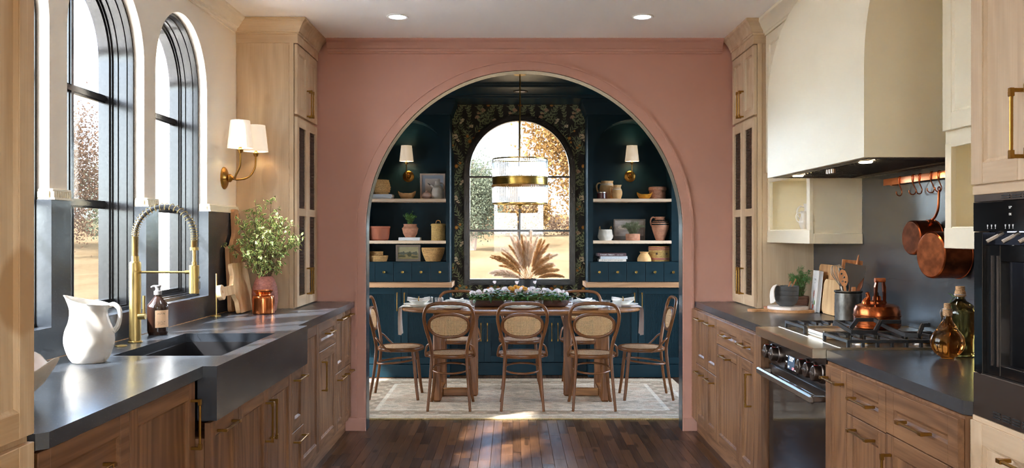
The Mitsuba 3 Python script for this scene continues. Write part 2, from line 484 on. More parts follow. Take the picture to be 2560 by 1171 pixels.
# small dentil moulding on the stone
for i, (a, b) in enumerate(((WIN_C[0] + W_R, WIN_C[1] - W_R), (WIN_C[1] + W_R, WIN_C[2] - W_R), (WIN_C[2] + W_R, 5.6), (2.07, WIN_C[0] - W_R))):
    t = struct(f'trim_{i + 1}', 'narrow cream dentil moulding on top of the dark stone pier')
    part(t, 'fillet', cat(bx(XL - .045, XL + .022, a - .004, b + .004 * (b < 5.5), 1.52, 1.528), bx(XL - .045, XL + .016, a - .003, b + .003 * (b < 5.5), 1.552, 1.562, .002)), 'm_cream')
    n = max(3, int((b - a) / .0125)); ys = np.linspace(a + .004, b - .004, n)
    rows = [bx(XL - .044, XL + .018, y - .004, y + .004, 1.528, 1.552, .001) for y in ys]
    rows += [bx(XL - .044 + k * .0125, XL - .036 + k * .0125, a - .006, b + .006 * (b < 5.5), 1.528, 1.552, .001) for k in range(4)]
    part(t, 'dentil_row', cat(rows), 'm_cream', kind='stuff')


def ring(c, r, z0, zs, a, b, ax, i0, i1):
    """A frame following an arched opening between the insets i0 < i1."""
    o = arch(c, r - i0, z0 + i0, zs); i = arch(c, r - i1, z0 + i1, zs)
    return slab(o.difference(i), ax, a, b)


def arched_window(n, label, c, r, z0, zs, ax, front, sgn, bars, label_pane='clear glass'):
    """Black stepped window frame in an arched opening; sgn: the way out of the room along the axis."""
    w = struct(f'window_{n}', label)
    d = lambda k: front + sgn * k
    steps = [(0.0, .028, .0, .014), (.028, .032, .0, .020), (.032, .068, .0, .018), (.068, .072, .0, .025), (.072, .108, .0, .023), (.140, .150, -.004, .03)]
    part(w, 'jamb', cat([ring(c, r, z0, zs, d(a), d(b), ax, i0 - .01, i1) for a, b, i0, i1 in steps]), 'm_black_metal', 25)
    part(w, 'sash', cat(ring(c, r, z0, zs, d(.100), d(.150), ax, .0, .046), ring(c, r, z0, zs, d(.092), d(.108), ax, .02, .034)), 'm_black_metal', 25)
    inner = arch(c, r - .046, z0 + .046, zs)
    part(w, 'pane', slab(inner, ax, d(.128), d(.129)) if False else pane_mesh(inner, ax, d(.128)), 'm_pane')
    for q in (sbox(c - .011, z0, c + .011, zs + r), *[sbox(c - r, z - .011, c + r, z + .011) for z in bars]):
        part(w, 'muntin', cat(slab(q.intersection(inner), ax, d(.112), d(.144)), slab(affinity.scale(q, 1.7 if q.bounds[2] - q.bounds[0] < .1 else 1, 1.7 if q.bounds[3] - q.bounds[1] < .1 else 1).intersection(inner), ax, d(.120), d(.136))), 'm_black_metal')
    return w


def pane_mesh(poly, ax, at):
    m = slab(poly, ax, at, at + .001)
    v = np.array(m.vertices); k = {'x': 0, 'y': 1, 'z': 2}[ax]
    lo = v[:, k].min(); f = np.array(m.faces)
    keep = [i for i, t in enumerate(f) if np.all(np.abs(v[t][:, k] - lo) < 1e-6)]
    m = trimesh.Trimesh(v, f[keep], process=False); m.remove_unreferenced_vertices()
    return m


for i, c in enumerate(WIN_C):
    arched_window(i + 1, ('black framed arched window nearest the camera, mostly cut off by the pine pantry', 'black framed arched window in the middle of the left wall, behind the faucet',
                          'black framed arched window farthest along the left wall, behind the soap bottle')[i], c, W_R, W_Z0, W_ZS, 'x', XL - .048, -1, (1.526, 2.026))

# ---- right wall, ceiling, back wall with a wide glazed opening
part(struct('wall_right', 'cream plaster wall behind the range'), 'plaster', bx(XR, XR + .15, YB - .1, YA, 0, ZC), 'm_wall_cream')
ce = struct('ceiling', 'plain off-white kitchen ceiling')
part(ce, 'plaster', bx(XL - .25, XR + .15, YB - .1, YA2 - .04, ZC, ZC + .1), 'm_ceiling')
wb = struct('wall_behind', 'cream wall behind the camera with a wide glazed opening')
part(wb, 'plaster', slab(sbox(XL - .25, 0, XR + .15, ZC).difference(sbox(-.45, .0, .75, 2.1)), 'y', YB - .2, YB), 'm_wall_cream')
w7 = struct('window_6', 'black framed glazed door behind the camera')
part(w7, 'frame', slab(sbox(-.45, 0, .75, 2.1).difference(unary_union([sbox(-.40 + k * .575, .06, .125 + k * .575, 2.05) for k in range(2)])), 'y', YB - .13, YB - .07), 'm_black_metal')
part(w7, 'pane', pane_mesh(sbox(-.45, 0, .75, 2.1), 'y', YB - .1), 'm_pane')

lr = thing('living_rug', 'pale wool rug on the floor behind the camera', 'rug')
scene[lr] = mikit.ply(bx(-1.0, 1.15, -1.5, 1.75, .0005, .014, .004), 'm_rug_pale')

# ---- pink wall with the big round arch
wa = struct('wall_arch', 'dusty pink wall with a wide round-headed archway into the dining room')
hole = arch(ARC_X, ARC_R, -.1, ARC_Z, 96)
part(wa, 'plaster', slab(sbox(XL - .2, 0, XR + .15, ZC + .1).difference(hole), 'y', YA, YA + .012), 'm_pink')
part(wa, 'core', slab(sbox(DXL - .2, 0, DXR + .2, ZC + .3).difference(arch(ARC_X, ARC_R + .001, -.1, ARC_Z, 96)), 'y', YA + .012, YA2), 'm_teal')
a = np.linspace(0, math.pi, 97)
jv, jf = [], []
path = [(ARC_X + ARC_R, 0), *[(ARC_X + ARC_R * math.cos(t), ARC_Z + ARC_R * math.sin(t)) for t in a], (ARC_X - ARC_R, 0)]
for (x, z) in path: jv += [(x, YA + .004, z), (x, YA2 + .004, z)]
for k in range(len(path) - 1): jf += [[2 * k, 2 * k + 1, 2 * k + 3], [2 * k, 2 * k + 3, 2 * k + 2]]
lining = [np.array(jv)]
ov = np.array(jv); o2 = ov.copy()
ctr = np.array([ARC_X, 0, ARC_Z])
for k in range(len(o2)):
    v = o2[k] - ctr; v[1] = 0
    if o2[k][2] < ARC_Z: v = np.array([np.sign(o2[k][0] - ARC_X), 0, 0.0])
    o2[k] -= v / np.linalg.norm(v) * .003
part(wa, 'reveal', (o2, np.array(jf)), 'm_teal_gloss', 35, label='dark teal gloss reveal of the arch')
# casing: a flat band round the arch with a bead at its outer edge, and a plinth
band = arch(ARC_X, ARC_R + .066, 0, ARC_Z, 96).difference(hole)
part(wa, 'casing', slab(band, 'y', YA - .012, YA + .001), 'm_pink')
bead = arch(ARC_X, ARC_R + .074, .10, ARC_Z, 96).difference(arch(ARC_X, ARC_R + .060, .10, ARC_Z, 96).union(sbox(-.9, -1, 1.1, .2)))
part(wa, 'bead', slab(bead, 'y', YA - .018, YA), 'm_pink')
for x0, x1 in ((XL, ARC_X - ARC_R), (ARC_X + ARC_R, XR)):
    part(wa, 'plinth', cat(bx(x0, x1, YA - .018, YA, 0, .095, .003)), 'm_pink')

CROWN = [(0, 0), (.010, 0), (.010, .012), (.016, .014), (.018, .026), (.018, .030), (.026, .036), (.034, .052), (.048, .072), (.062, .082), (.066, .088), (.066, .098), (0, .098)]


def crown(prof, axis, wall, sgn, a, b, ztop):
    h = max(z for _, z in prof)
    pl = Polygon([(wall + sgn * d, ztop - h + z) for d, z in prof])
    if not pl.exterior.is_ccw: pl = Polygon(list(pl.exterior.coords)[::-1])
    if axis == 'x':                                  # runs along x, profile in (y, z)
        return slab(pl, 'x', a, b)
    return slab(pl, 'y', a, b)


t = struct('trim_5', 'dusty pink crown moulding above the arch')
part(t, 'moulding', crown(CROWN, 'x', YA, -1, -1.30, 1.48, ZC), 'm_pink')
t = struct('trim_6', 'cream crown moulding along the top of the window wall')
part(t, 'moulding', crown([(d * 1.15, z) for d, z in CROWN], 'y', XL, 1, YB, 5.56, ZC), 'm_wall_cream')

# ================================================================== dining room shell
WDL, WDR = sbox(6.9, .35, 8.2, 1.75), sbox(6.7, .4, 8.3, 2.4)
part(struct('wall_dining_left', 'dark teal side wall of the dining room'), 'plaster', slab(sbox(YA2, 0, YD + .2, 3.0).difference(WDL), 'x', DXL - .15, DXL), 'm_teal')
part(struct('wall_dining_right', 'dark teal side wall of the dining room beyond the archway'), 'plaster', slab(sbox(YA2, 0, YD + .2, 3.0).difference(WDR), 'x', DXR, DXR + .15), 'm_teal')
for n, xw, op in ((5, DXR + .08, WDR), (7, DXL - .08, WDL)):
    w = struct(f'window_{n}', 'black framed window in the dining room side wall')
    y0_, z0_, y1_, z1_ = op.bounds; ym_ = (y0_ + y1_) / 2
    part(w, 'frame', slab(op.difference(unary_union([sbox(y0_ + .05, z0_ + .05, ym_ - .02, z1_ - .05), sbox(ym_ + .02, z0_ + .05, y1_ - .05, z1_ - .05)])), 'x', xw - .03, xw + .03), 'm_black_metal')
    part(w, 'pane', pane_mesh(op, 'x', xw), 'm_pane')
# white outside of the dining wing, seen through the third window
part(struct('wall_outside', 'bright white sunlit outside wall of the dining wing seen through the far window'), 'render', bx(DXL - .22, XL - .27, YA + .0, YA + .1, -.6, 3.2), 'm_white_paint')
part(struct('roof', 'flat roof over the house'), 'slab', cat(bx(DXL - .3, DXR + .3, YA - .05, YD + .35, 3.0, 3.1), bx(XL - .32, XR + .3, YB - .3, YA, ZC + .1, 3.1)), 'm_white_paint')

W4_C, W4_R, W4_ZS, W4_Z0 = .077, .56, 2.033, .875
wd = struct('wall_dining_back', 'dark botanical wallpaper wall around the arched dining window')
part(wd, 'plaster', slab(sbox(DXL, 0, DXR, 3.0).difference(arch(W4_C, W4_R - .01, W4_Z0 + .01, W4_ZS)), 'y', YD + .002, YD + .16), 'm_teal')
mat('m_paper_dark', lin(44, 38, 35), .75)
part(wd, 'wallpaper', slab(sbox(-.62, .74, .745, 2.70).difference(arch(W4_C, W4_R - .01, W4_Z0 + .01, W4_ZS)), 'y', YD, YD + .002), 'm_paper_dark')
w4 = struct('window_4', 'black framed arched dining window looking onto a dry field')
d0 = YD
part(w4, 'casing', cat(ring(W4_C, W4_R, W4_Z0, W4_ZS, d0 - .016, d0 + .10, 'y', 0, .016), ring(W4_C, W4_R, W4_Z0, W4_ZS, d0 - .008, d0 + .10, 'y', .012, .028),
                       ring(W4_C, W4_R, W4_Z0, W4_ZS, d0 + .004, d0 + .10, 'y', .026, .040), ring(W4_C, W4_R, W4_Z0, W4_ZS, d0 + .020, d0 + .10, 'y', .036, .056)), 'm_black_metal', 25)
inn = arch(W4_C, W4_R - .054, W4_Z0 + .054, W4_ZS)
part(w4, 'pane', pane_mesh(inn, 'y', d0 + .06), 'm_pane')
for q in (sbox(W4_C - .009, W4_Z0, W4_C + .009, 2.62), sbox(W4_C - W4_R, 1.96, W4_C + W4_R, 1.978), sbox(W4_C - W4_R, 1.412, W4_C + W4_R, 1.432)):
    part(w4, 'muntin', slab(q.intersection(inn), 'y', d0 + .045, d0 + .075), 'm_black_metal')

# ceiling of the dining room, stepping down to the window
dc = struct('ceiling_dining', 'dark teal dining room ceiling with stepped mouldings')
part(dc, 'main', bx(DXL, DXR, YA2 - .04, 8.04, 2.76, 2.86), 'm_teal_gloss')
part(dc, 'soffit', bx(DXL, DXR, 8.02, 8.50, 2.728, 2.86), 'm_teal_gloss')
part(dc, 'alcove', bx(DXL, DXR, 8.48, YD + .002, 2.70, 2.86), 'm_teal_gloss')
part(dc, 'moulding', cat(crown([(0, 0), (.008, 0), (.02, .008), (.03, .020), (.045, .026), (.05, .034), (0, .034)], 'x', 8.03, -1, DXL, DXR, 2.762)), 'm_teal')
part(dc, 'moulding', cat(crown([(0, 0), (.008, 0), (.02, .008), (.03, .018), (.045, .022), (.05, .030), (0, .030)], 'x', 8.49, -1, DXL, DXR, 2.73)), 'm_teal')
part(dc, 'beam', bx(-1.2, 1.4, 7.33, 7.36, 2.745, 2.765), 'm_teal')

# ================================================================== recessed ceiling lamps
rimm = lathe([(.052, 0), (.068, 0), (.070, -.004), (.064, -.008), (.054, -.006), (.052, 0)], 40)
disc = lathe([(0, -.0025), (.053, -.0025), (.053, -.0005), (0, -.0005)], 40)
first = None
for xw, kk in LAMP_ROWS:
    for j, (y, wt) in enumerate(LAMP_Y):
        side = 'left' if xw < 0 else 'right'
        lab = (('white recessed ceiling lamp left of the pendant line, in front of the archway', 'recessed ceiling lamp above the brass faucet', 'recessed ceiling lamp above the white pitcher', 'recessed ceiling lamp above the pine pantry', 'recessed ceiling lamp left of the glazed door') if xw < 0 else
               ('white recessed ceiling lamp on the range side, in front of the archway', 'recessed ceiling lamp above the range', 'recessed ceiling lamp above the oil bottles', 'recessed ceiling lamp behind the wine cooler tower', 'recessed ceiling lamp right of the glazed door'))[j]
        k = thing('recessed_lamp', lab, 'ceiling lamp', 'recessed kitchen lamps')
        scene[k + '__rim'] = mikit.ply(rimm, 'm_white_paint', 30, to_world=X(xw, y, ZC))
        scene[k + '__lens'] = mikit.ply(disc, 'm_white_paint', False, to_world=X(xw, y, ZC), emitter={'type': 'area', 'radiance': rgb([c * kk * wt for c in LAMP])})
k = thing('recessed_lamp', 'small dark recessed lamp in the dining room soffit behind the pendant rod', 'ceiling lamp')
scene[k + '__rim'] = mikit.ply(rimm, 'm_bronze', 30, to_world=X(.078, 8.25, 2.728))
scene[k + '__lens'] = mikit.ply(disc, 'm_white_paint', False, to_world=X(.078, 8.25, 2.728))

# ================================================================== outdoors
def ground_h(x, y):
    base = -.35 + .018 * np.maximum(y - 14, 0) + .012 * np.maximum(y - 40, 0) + .010 * np.minimum(x, 0)
    return base + (meshkit.fbm(np.stack([x * .06, y * .06, x * 0], -1), 3, 2) - .5) * np.clip((np.hypot(x, y) - 8) / 40, 0, 1) * 1.6


gx = np.concatenate([np.linspace(-260, -60, 24), np.linspace(-56, 56, 70), np.linspace(60, 260, 24)])
gy = np.concatenate([np.linspace(-60, -4, 12), np.linspace(-2, 110, 90), np.linspace(116, 300, 24)])
GX, GY = np.meshgrid(gx, gy, indexing='ij')
GZ = ground_h(GX, GY)
gv = np.stack([GX, GY, GZ], -1).reshape(-1, 3)
nx, ny = GX.shape
I, J = np.meshgrid(np.arange(nx - 1), np.arange(ny - 1), indexing='ij')
q = (I * ny + J).ravel()
gf = np.vstack([np.stack([q, q + ny, q + ny + 1], 1), np.stack([q, q + ny + 1, q + 1], 1)])


def fieldfn(p, n, uv):
    t = fbm(p.x * .5, p.y * .25, 0., 4); s = noise(p.x * 1.3, p.y * .22, 5.); f = noise(p.x * 6, p.y * 6, 1.)
    return mix(lin(55, 44, 29), lin(78, 66, 49), dr.clip(.55 * t + .35 * s + .2 * f, 0, 1))


mat('m_field', proc(fieldfn), .95, spec=0.)
g = struct('ground', 'pale dry grass field rising gently behind the house')
scene[g] = mikit.ply((gv, gf), 'm_field', True)


mat('m_terrace', proc(lambda p, n, uv: mix(lin(206, 200, 190), lin(236, 230, 220), fbm(p.x * 3, p.y * 3, 0., 3))), .8)
tr_ = struct('terrace', 'pale limestone terrace outside the kitchen windows')
part(tr_, 'paving', bx(-13.0, XL - .2, -7.0, YA - .01, -.30, -.12), 'm_terrace')


def foliage(rg, center, rad, n, size, flat=.8):
    """Small leaf triangles in clumps inside an ellipsoid."""
    k = max(6, n // 90)
    c = rg.normal(size=(k, 3)); c /= np.linalg.norm(c, axis=1, keepdims=True); c *= rg.random((k, 1)) ** (1 / 2.2)
    pick = rg.integers(0, k, n)
    p = c[pick] * rad + rg.normal(size=(n, 3)) * np.array(rad) * .17
    p += center
    a = rg.normal(size=(n, 3)); a /= np.linalg.norm(a, axis=1, keepdims=True)
    b = np.cross(a, rg.normal(size=(n, 3))); b /= np.linalg.norm(b, axis=1, keepdims=True)
    s = size * (.6 + .8 * rg.random((n, 1)))
    v = np.stack([p - a * s, p + b * s * .7, p + a * s, p - b * s * .7], 1).reshape(-1, 3)
    q = np.arange(n)[:, None] * 4
    return trimesh.Trimesh(v, np.vstack([q + [0, 1, 2], q + [0, 2, 3]]), process=False)


for nm, col in (('m_tree_gold', (122, 92, 54)), ('m_tree_orange', (118, 86, 60)), ('m_tree_green', (88, 92, 74)), ('m_tree_rust', (92, 72, 56)), ('m_tree_pine', (68, 75, 66))):
    scene[nm] = {'type': 'principledthin', 'base_color': rgb(lin(*col)), 'roughness': .8, 'diff_trans': .8}
mat('m_bark', lin(110, 92, 78), .9)
rg = np.random.default_rng(11)
TREES = [  # x, y, crown height, crown radius, colour, label
    (4.3, 62, 17, 3.5, 'm_tree_gold', 'tall golden birch filling the right half of the dining window'),
    (13.0, 80, 24, 6.0, 'm_tree_gold', 'broad yellow autumn tree at the right of the dining window view'),
    (9.0, 104, 15, 5.4, 'm_tree_orange', 'orange autumn tree standing behind the golden birch'),
    (-2.6, 57, 6.2, 1.9, 'm_tree_green', 'grey green tree at the left of the dining window view'),
    (-4.0, 86, 6.6, 3.2, 'm_tree_pine', 'dull green bushy tree left of the pendant lamp'),
    (.6, 76, 4.4, 2.4, 'm_tree_gold', 'low yellow bush at the edge of the field'),
    (21.5, 98, 20, 6.8, 'm_tree_orange', 'orange tree far to the right beyond the field'),
    (-13.5, 99, 12.5, 5.6, 'm_tree_pine', 'dark pine left of the grey green tree'),
    (-24.5, 47.5, 8.6, 2.6, 'm_tree_rust', 'rust brown tree seen through the middle kitchen window'),
    (-33.5, 63, 8.4, 3.8, 'm_tree_rust', 'lower brown tree left of the rust tree in the middle kitchen window'),
    (-25.4, 58, 6.4, 3.0, 'm_tree_green', 'small grey green tree behind the sash of the middle kitchen window'),
]
for x, y, h, r, m_, lab in TREES:
    z = float(ground_h(np.array(x), np.array(y)))
    k = thing('tree', lab, 'tree')
    tr = smooth_path([(x, y, z - .3), (x + .2, y, z + h * .3), (x - .1, y, z + h * .65), (x + .1, y, z + h * .95)], 4)
    br = [tube(tr, [.26, .2, .12, .03], 7)]
    for q in range(7):
        t0 = tr[3 + q]; an = rg.random() * 6.28
        br.append(tube([t0, t0 + [math.cos(an) * r * .4, math.sin(an) * r * .4, h * .10], t0 + [math.cos(an) * r * .75, math.sin(an) * r * .75, h * .22]], [.09, .05, .02], 5))
    part(k, 'trunk', cat(br), 'm_bark', 40)
    part(k, 'foliage', foliage(rg, (x, y, z + h * .58), (r, r, h * .42), 34000 if 'gold' in m_ else 16000, .115 if 'gold' in m_ else .07), m_, kind='stuff')
hg = thing('hedge', 'tangle of brown undergrowth along the far edge of the field', 'undergrowth', None, 'stuff')
hm = []
for q in range(26):
    x = -40 + q * 3.0 + rg.random(); y = 80 + rg.random() * 6
    hm.append(foliage(rg, (x, y, float(ground_h(np.array(x), np.array(y))) + .9), (2.2, 1.5, 1.5), 1500, .10))
scene[hg] = mikit.ply(cat(hm), 'm_tree_rust')
# ================================================================== cabinets of the kitchen
def pull_mesh():
    """Bar pull along y, standing off towards +x from x=0."""
    L, o = .168, .036
    ms = []
    for s in (-1, 1):
        ms.append(bx(0, o, s * L / 2 - .005, s * L / 2 + .005, -.005, .005, .001))
        ms.append(bx(o - .011, o + .001, s * L / 2 - (.016 if s > 0 else .006), s * L / 2 + (.006 if s > 0 else .016), -.006, .006, .0012))
    ms.append(tube([(o - .005, -L / 2, 0), (o - .005, L / 2, 0)], .0046, 10))
    return cat(ms)


PULL = mikit.ply(pull_mesh(), 'm_brass_old', 30)


def pull(parent, x, y, z, sgn, vertical=False, name='handle', s=1.0):
    M = ST().translate([x, y, z]).rotate([0, 0, 1], 0 if sgn > 0 else 180)
    if vertical: M = M.rotate([1, 0, 0], 90)
    return copy(parent, name, PULL, M.scale(s))


def front(parent, name, x, sgn, y0, y1, z0, z1, mv_, mh, fw=.058, th=.02, gap=.0018, rec=.010, panel=True, label=None):
    """Shaker front on the plane x, facing sgn along x. The stiles and the sunk panel are the door itself; the rails are sub-parts."""
    a, b, c, d = y0 + gap, y1 - gap, z0 + gap, z1 - gap
    fw = min(fw, (b - a) * .30)
    X0, X1 = x - sgn * th, x
    ms = [bx(X0, X1, a, a + fw, c, d, .0016), bx(X0, X1, b - fw, b, c, d, .0016)]
    xp = x - sgn * rec
    if panel: ms.append(bx(X0, xp, a + fw - .002, b - fw + .002, c + fw - .002, d - fw + .002))
    # sloping bead between frame and panel
    i0 = (a + fw, b - fw, c + fw, d - fw); w = .009
    i1 = (i0[0] + w, i0[1] - w, i0[2] + w, i0[3] - w)
    xa, xb = x - sgn * .003, xp
    def rect(q, xx): return [(xx, q[0], q[2]), (xx, q[1], q[2]), (xx, q[1], q[3]), (xx, q[0], q[3])]
    v = rect(i0, xa) + rect(i1, xb); f = []
    for k in range(4):
        n = (k + 1) % 4; f += [[k, n, n + 4], [k, n + 4, k + 4]]
    ms.append(trimesh.Trimesh(np.array(v), np.array(f), process=False))
    k = part(parent, name, cat(ms), mv_, label=label)
    part(k, 'rail', bx(X0, X1 - sgn * .0004, a + fw, b - fw, c, c + fw, .0016), mh)
    part(k, 'rail', bx(X0, X1 - sgn * .0004, a + fw, b - fw, d - fw, d, .0016), mh)
    return k


WV, WH = 'm_walnut_v', 'm_walnut_h'
ZT, ZB = .866, .108                                 # top and foot of the fronts


def base_unit(label, y0, y1, xf, sgn, xw, fronts, ztop=.872):
    """Walnut base cabinet: carcass, toe board and fronts [(kind, y0, y1, z0, z1, pull)]; xf = face of the fronts."""
    k = thing('base_cabinet', label, 'cabinet')
    xc = xf - sgn * .0205
    part(k, 'carcass', bx(xw, xc, y0 + .001, y1 - .001, .085, ztop), WV)
    part(k, 'toe_board', bx(xw, xc - sgn * .018, y0 + .001, y1 - .001, 0.001, .085), WH)
    for kind, a, b, c, d, pl in fronts:
        f = front(k, kind, xf, sgn, a, b, c, d, WV if kind == 'door' or (d - c) > (b - a) else WH, WH)
        if pl:
            where, vert = pl
            if vert: pull(f, xf, where, d - .15 if d < .9 else d, sgn, True)
            else: pull(f, xf, (a + b) / 2, d - where, sgn, False, s=min(1., (b - a) * .78 / .18))
    return k


XFL, XFR, XSL = -1.132, 1.262, -1.082
XWL, XWR = XL + .014, XR - .002
base_unit('walnut base cabinet with a drawer at the near left end, beside the pine pantry', 2.10, 2.606, XFL, 1, XWL,
          [('drawer', 2.10, 2.606, .655, ZT, (.115, 0)), ('drawer', 2.10, 2.606, ZB, .655, (.10, 0))])
base_unit('walnut panelled appliance front with one tall brass handle, just before the apron sink', 2.606, 3.145, XFL, 1, XWL, [('door', 2.606, 3.145, ZB, ZT, (3.105, 1))])
base_unit('walnut sink cabinet under the stone apron with a pair of doors and narrow pull-outs', 3.150, 4.570, XSL, 1, XWL,
          [('door', 3.150, 3.485, ZB, .712, (.045, 0)), ('door', 3.485, 3.90, ZB, .712, (3.865, 1)), ('door', 3.90, 4.324, ZB, .712, (3.935, 1)),
           ('drawer', 4.324, 4.57, .405, .712, (.05, 0)), ('drawer', 4.324, 4.57, ZB, .405, (.05, 0))], ztop=.655)
base_unit('plain walnut base cabinet without a handle, right after the apron sink', 4.572, 5.160, XFL, 1, XWL, [('door', 4.572, 5.16, ZB, ZT, None)])
base_unit('walnut base cabinet with a small drawer over a door, under the copper jar', 5.160, 5.657, XFL, 1, XWL,
          [('drawer', 5.16, 5.657, .692, ZT, (.08, 0)), ('door', 5.16, 5.657, ZB, .692, (5.235, 1))])
base_unit('walnut base cabinet with four tall fronts against the left pier of the arch', 5.657, 6.184, XFL, 1, XWL,
          [('drawer', 5.657, 5.92, .485, ZT, (.035, 0)), ('drawer', 5.92, 6.18, .485, ZT, (.035, 0)), ('drawer', 5.657, 5.92, ZB, .485, (.045, 0)), ('drawer', 5.92, 6.18, ZB, .485, (.045, 0))])
k = base_unit('walnut base cabinet with four tall fronts against the right pier of the arch', 5.433, 6.184, XFR, -1, XWR,
              [('drawer', 5.727, 6.036, .507, ZT, (.05, 0)), ('drawer', 5.433, 5.727, .507, ZT, (.05, 0)), ('drawer', 5.727, 6.036, ZB, .507, (.05, 0)), ('drawer', 5.433, 5.727, ZB, .507, (.05, 0))])
part(k, 'filler', bx(XFR, XFR + .0205, 6.038, 6.18, ZB, ZT, .001), WV)
base_unit('walnut base cabinet with a drawer over one wide pull-out, under the round wooden board', 4.891, 5.433, XFR, -1, XWR,
          [('drawer', 4.891, 5.433, .713, ZT, (.078, 0)), ('door', 4.891, 5.433, ZB, .713, (.05, 0))])
k = base_unit('walnut base cabinet with an upright door handle on the far side of the range', 4.46, 4.891, XFR, -1, XWR,
              [('drawer', 4.60, 4.891, .713, ZT, (.078, 0)), ('door', 4.60, 4.891, ZB, .713, (4.645, 1))])
part(k, 'filler', bx(XFR, XFR + .0205, 4.462, 4.598, ZB, ZT, .001), WV)
k = base_unit('narrow walnut pull-out cabinet on the near side of the range', 3.32, 3.575, XFR, -1, XWR, [('door', 3.32, 3.545, ZB, ZT, (.05, 0))])
base_unit('walnut base cabinet with one drawer over a panelled front, second from the black wine cooler', 2.972, 3.32, XFR, -1, XWR,
          [('drawer', 2.972, 3.32, .714, ZT, (.08, 0)), ('drawer', 2.972, 3.32, ZB, .714, (.045, 0))])
base_unit('walnut base cabinet with a wide drawer over a door, next to the black wine cooler', 2.490, 2.972, XFR, -1, XWR,
          [('drawer', 2.490, 2.972, .718, ZT, (.080, 0)), ('door', 2.490, 2.972, ZB, .718, (2.93, 1))])

# ---- stone worktops
XCL, XAP, XCR = -1.1095, -1.059, 1.2865
poly = Polygon([(XL + .012, 2.088), (XCL - .022, 2.088), (XCL, 2.11), (XCL, 3.158), (XAP, 3.158), (XAP, 4.559), (XCL, 4.559), (XCL, YA - .02), (XL + .012, YA - .02)]).difference(sbox(-1.558, 3.432, -1.134, 4.206))
ct = thing('worktop', 'long slate grey stone worktop with the sink cut-out under the arched windows', 'worktop')
part(ct, 'slab', slab(poly, 'z', .874, .914), 'm_stone')
part(ct, 'joint', bx(XL + .0125, XL + .0155, 2.09, 5.6, .914, .9165), 'm_oak_top', label='thin sandy sealant line along the backsplash')
sk = thing('sink', 'apron sink with a slate grey stone front and a black basin', 'sink')
part(sk, 'apron', cat(bx(XAP - .040, XAP - .0004, 3.1585, 4.5585, .718, .8738), bx(XCL - .02, XAP - .03, 3.1585, 3.19, .718, .8738), bx(XCL - .02, XAP - .03, 4.53, 4.5585, .718, .8738)), 'm_stone')
mat('m_basin', lin(40, 40, 42), .35, metal=.4)
bz = .665
part(sk, 'basin', cat(bx(-1.572, -1.552, 3.42, 4.222, bz, .8735), bx(-1.14, -1.12, 3.42, 4.222, bz, .8735), bx(-1.552, -1.14, 3.42, 3.44, bz, .8735), bx(-1.552, -1.14, 4.20, 4.222, bz, .8735), bx(-1.572, -1.12, 3.42, 4.222, bz - .006, bz)), 'm_basin')
part(sk, 'drain', lathe([(0, bz + .002), (.04, bz + .002), (.045, bz + .0002), (0, bz + .0002)], 32, (-1.35, 4.0, 0)), 'm_steel')
for lab, y0, y1 in (('slate grey stone worktop between the range and the archway', 4.445, YA - .02), ('slate grey stone worktop between the range and the black wine cooler, under the oil bottles', 2.490, 3.598)):
    pts = [(XCR, y0), (XWR - .012, y0), (XWR - .012, y1), (XCR, y1)]
    if y0 < 3: pts = [(XCR + .018, y0), (XWR - .012, y0), (XWR - .012, y1), (XCR, y1), (XCR, y0 + .018)]
    solo('worktop', slab(Polygon(pts), 'z', .874, .914), 'm_stone', lab, 'worktop')
solo('backsplash', bx(XR - .013, XR - .001, 2.490, 5.61, .9145, 1.9), 'm_stone', 'dark slate backsplash behind the range and the hanging copper pans', 'backsplash')

# ---- tall maple hutches beside the arch
MV, MH, MX = 'm_maple_v', 'm_maple_h', 'm_maple_x'
mat('m_mesh_back', lin(60, 46, 32), .6)
mat('m_mesh', lin(30, 22, 15), .4, metal=.2)
mat('m_mesh_back_gold', lin(186, 156, 100), .5)


def mesh_panel(y0, y1, z0, z1, x):
    """Woven metal strips, alternately in front of and behind each other."""
    ms = []; p = .0135
    for k, y in enumerate(np.arange(y0 + p / 2, y1, p)):
        ms.append(bx(x - .0008 + .0006 * (k % 2), x + .0002 + .0006 * (k % 2), y - .0042, y + .0042, z0, z1))
    for k, z in enumerate(np.arange(z0 + p / 2, z1, p * 1.5)):
        ms.append(bx(x - .0008, x + .0012, y0, y1, z - .0055, z + .0055))
    return cat(ms)


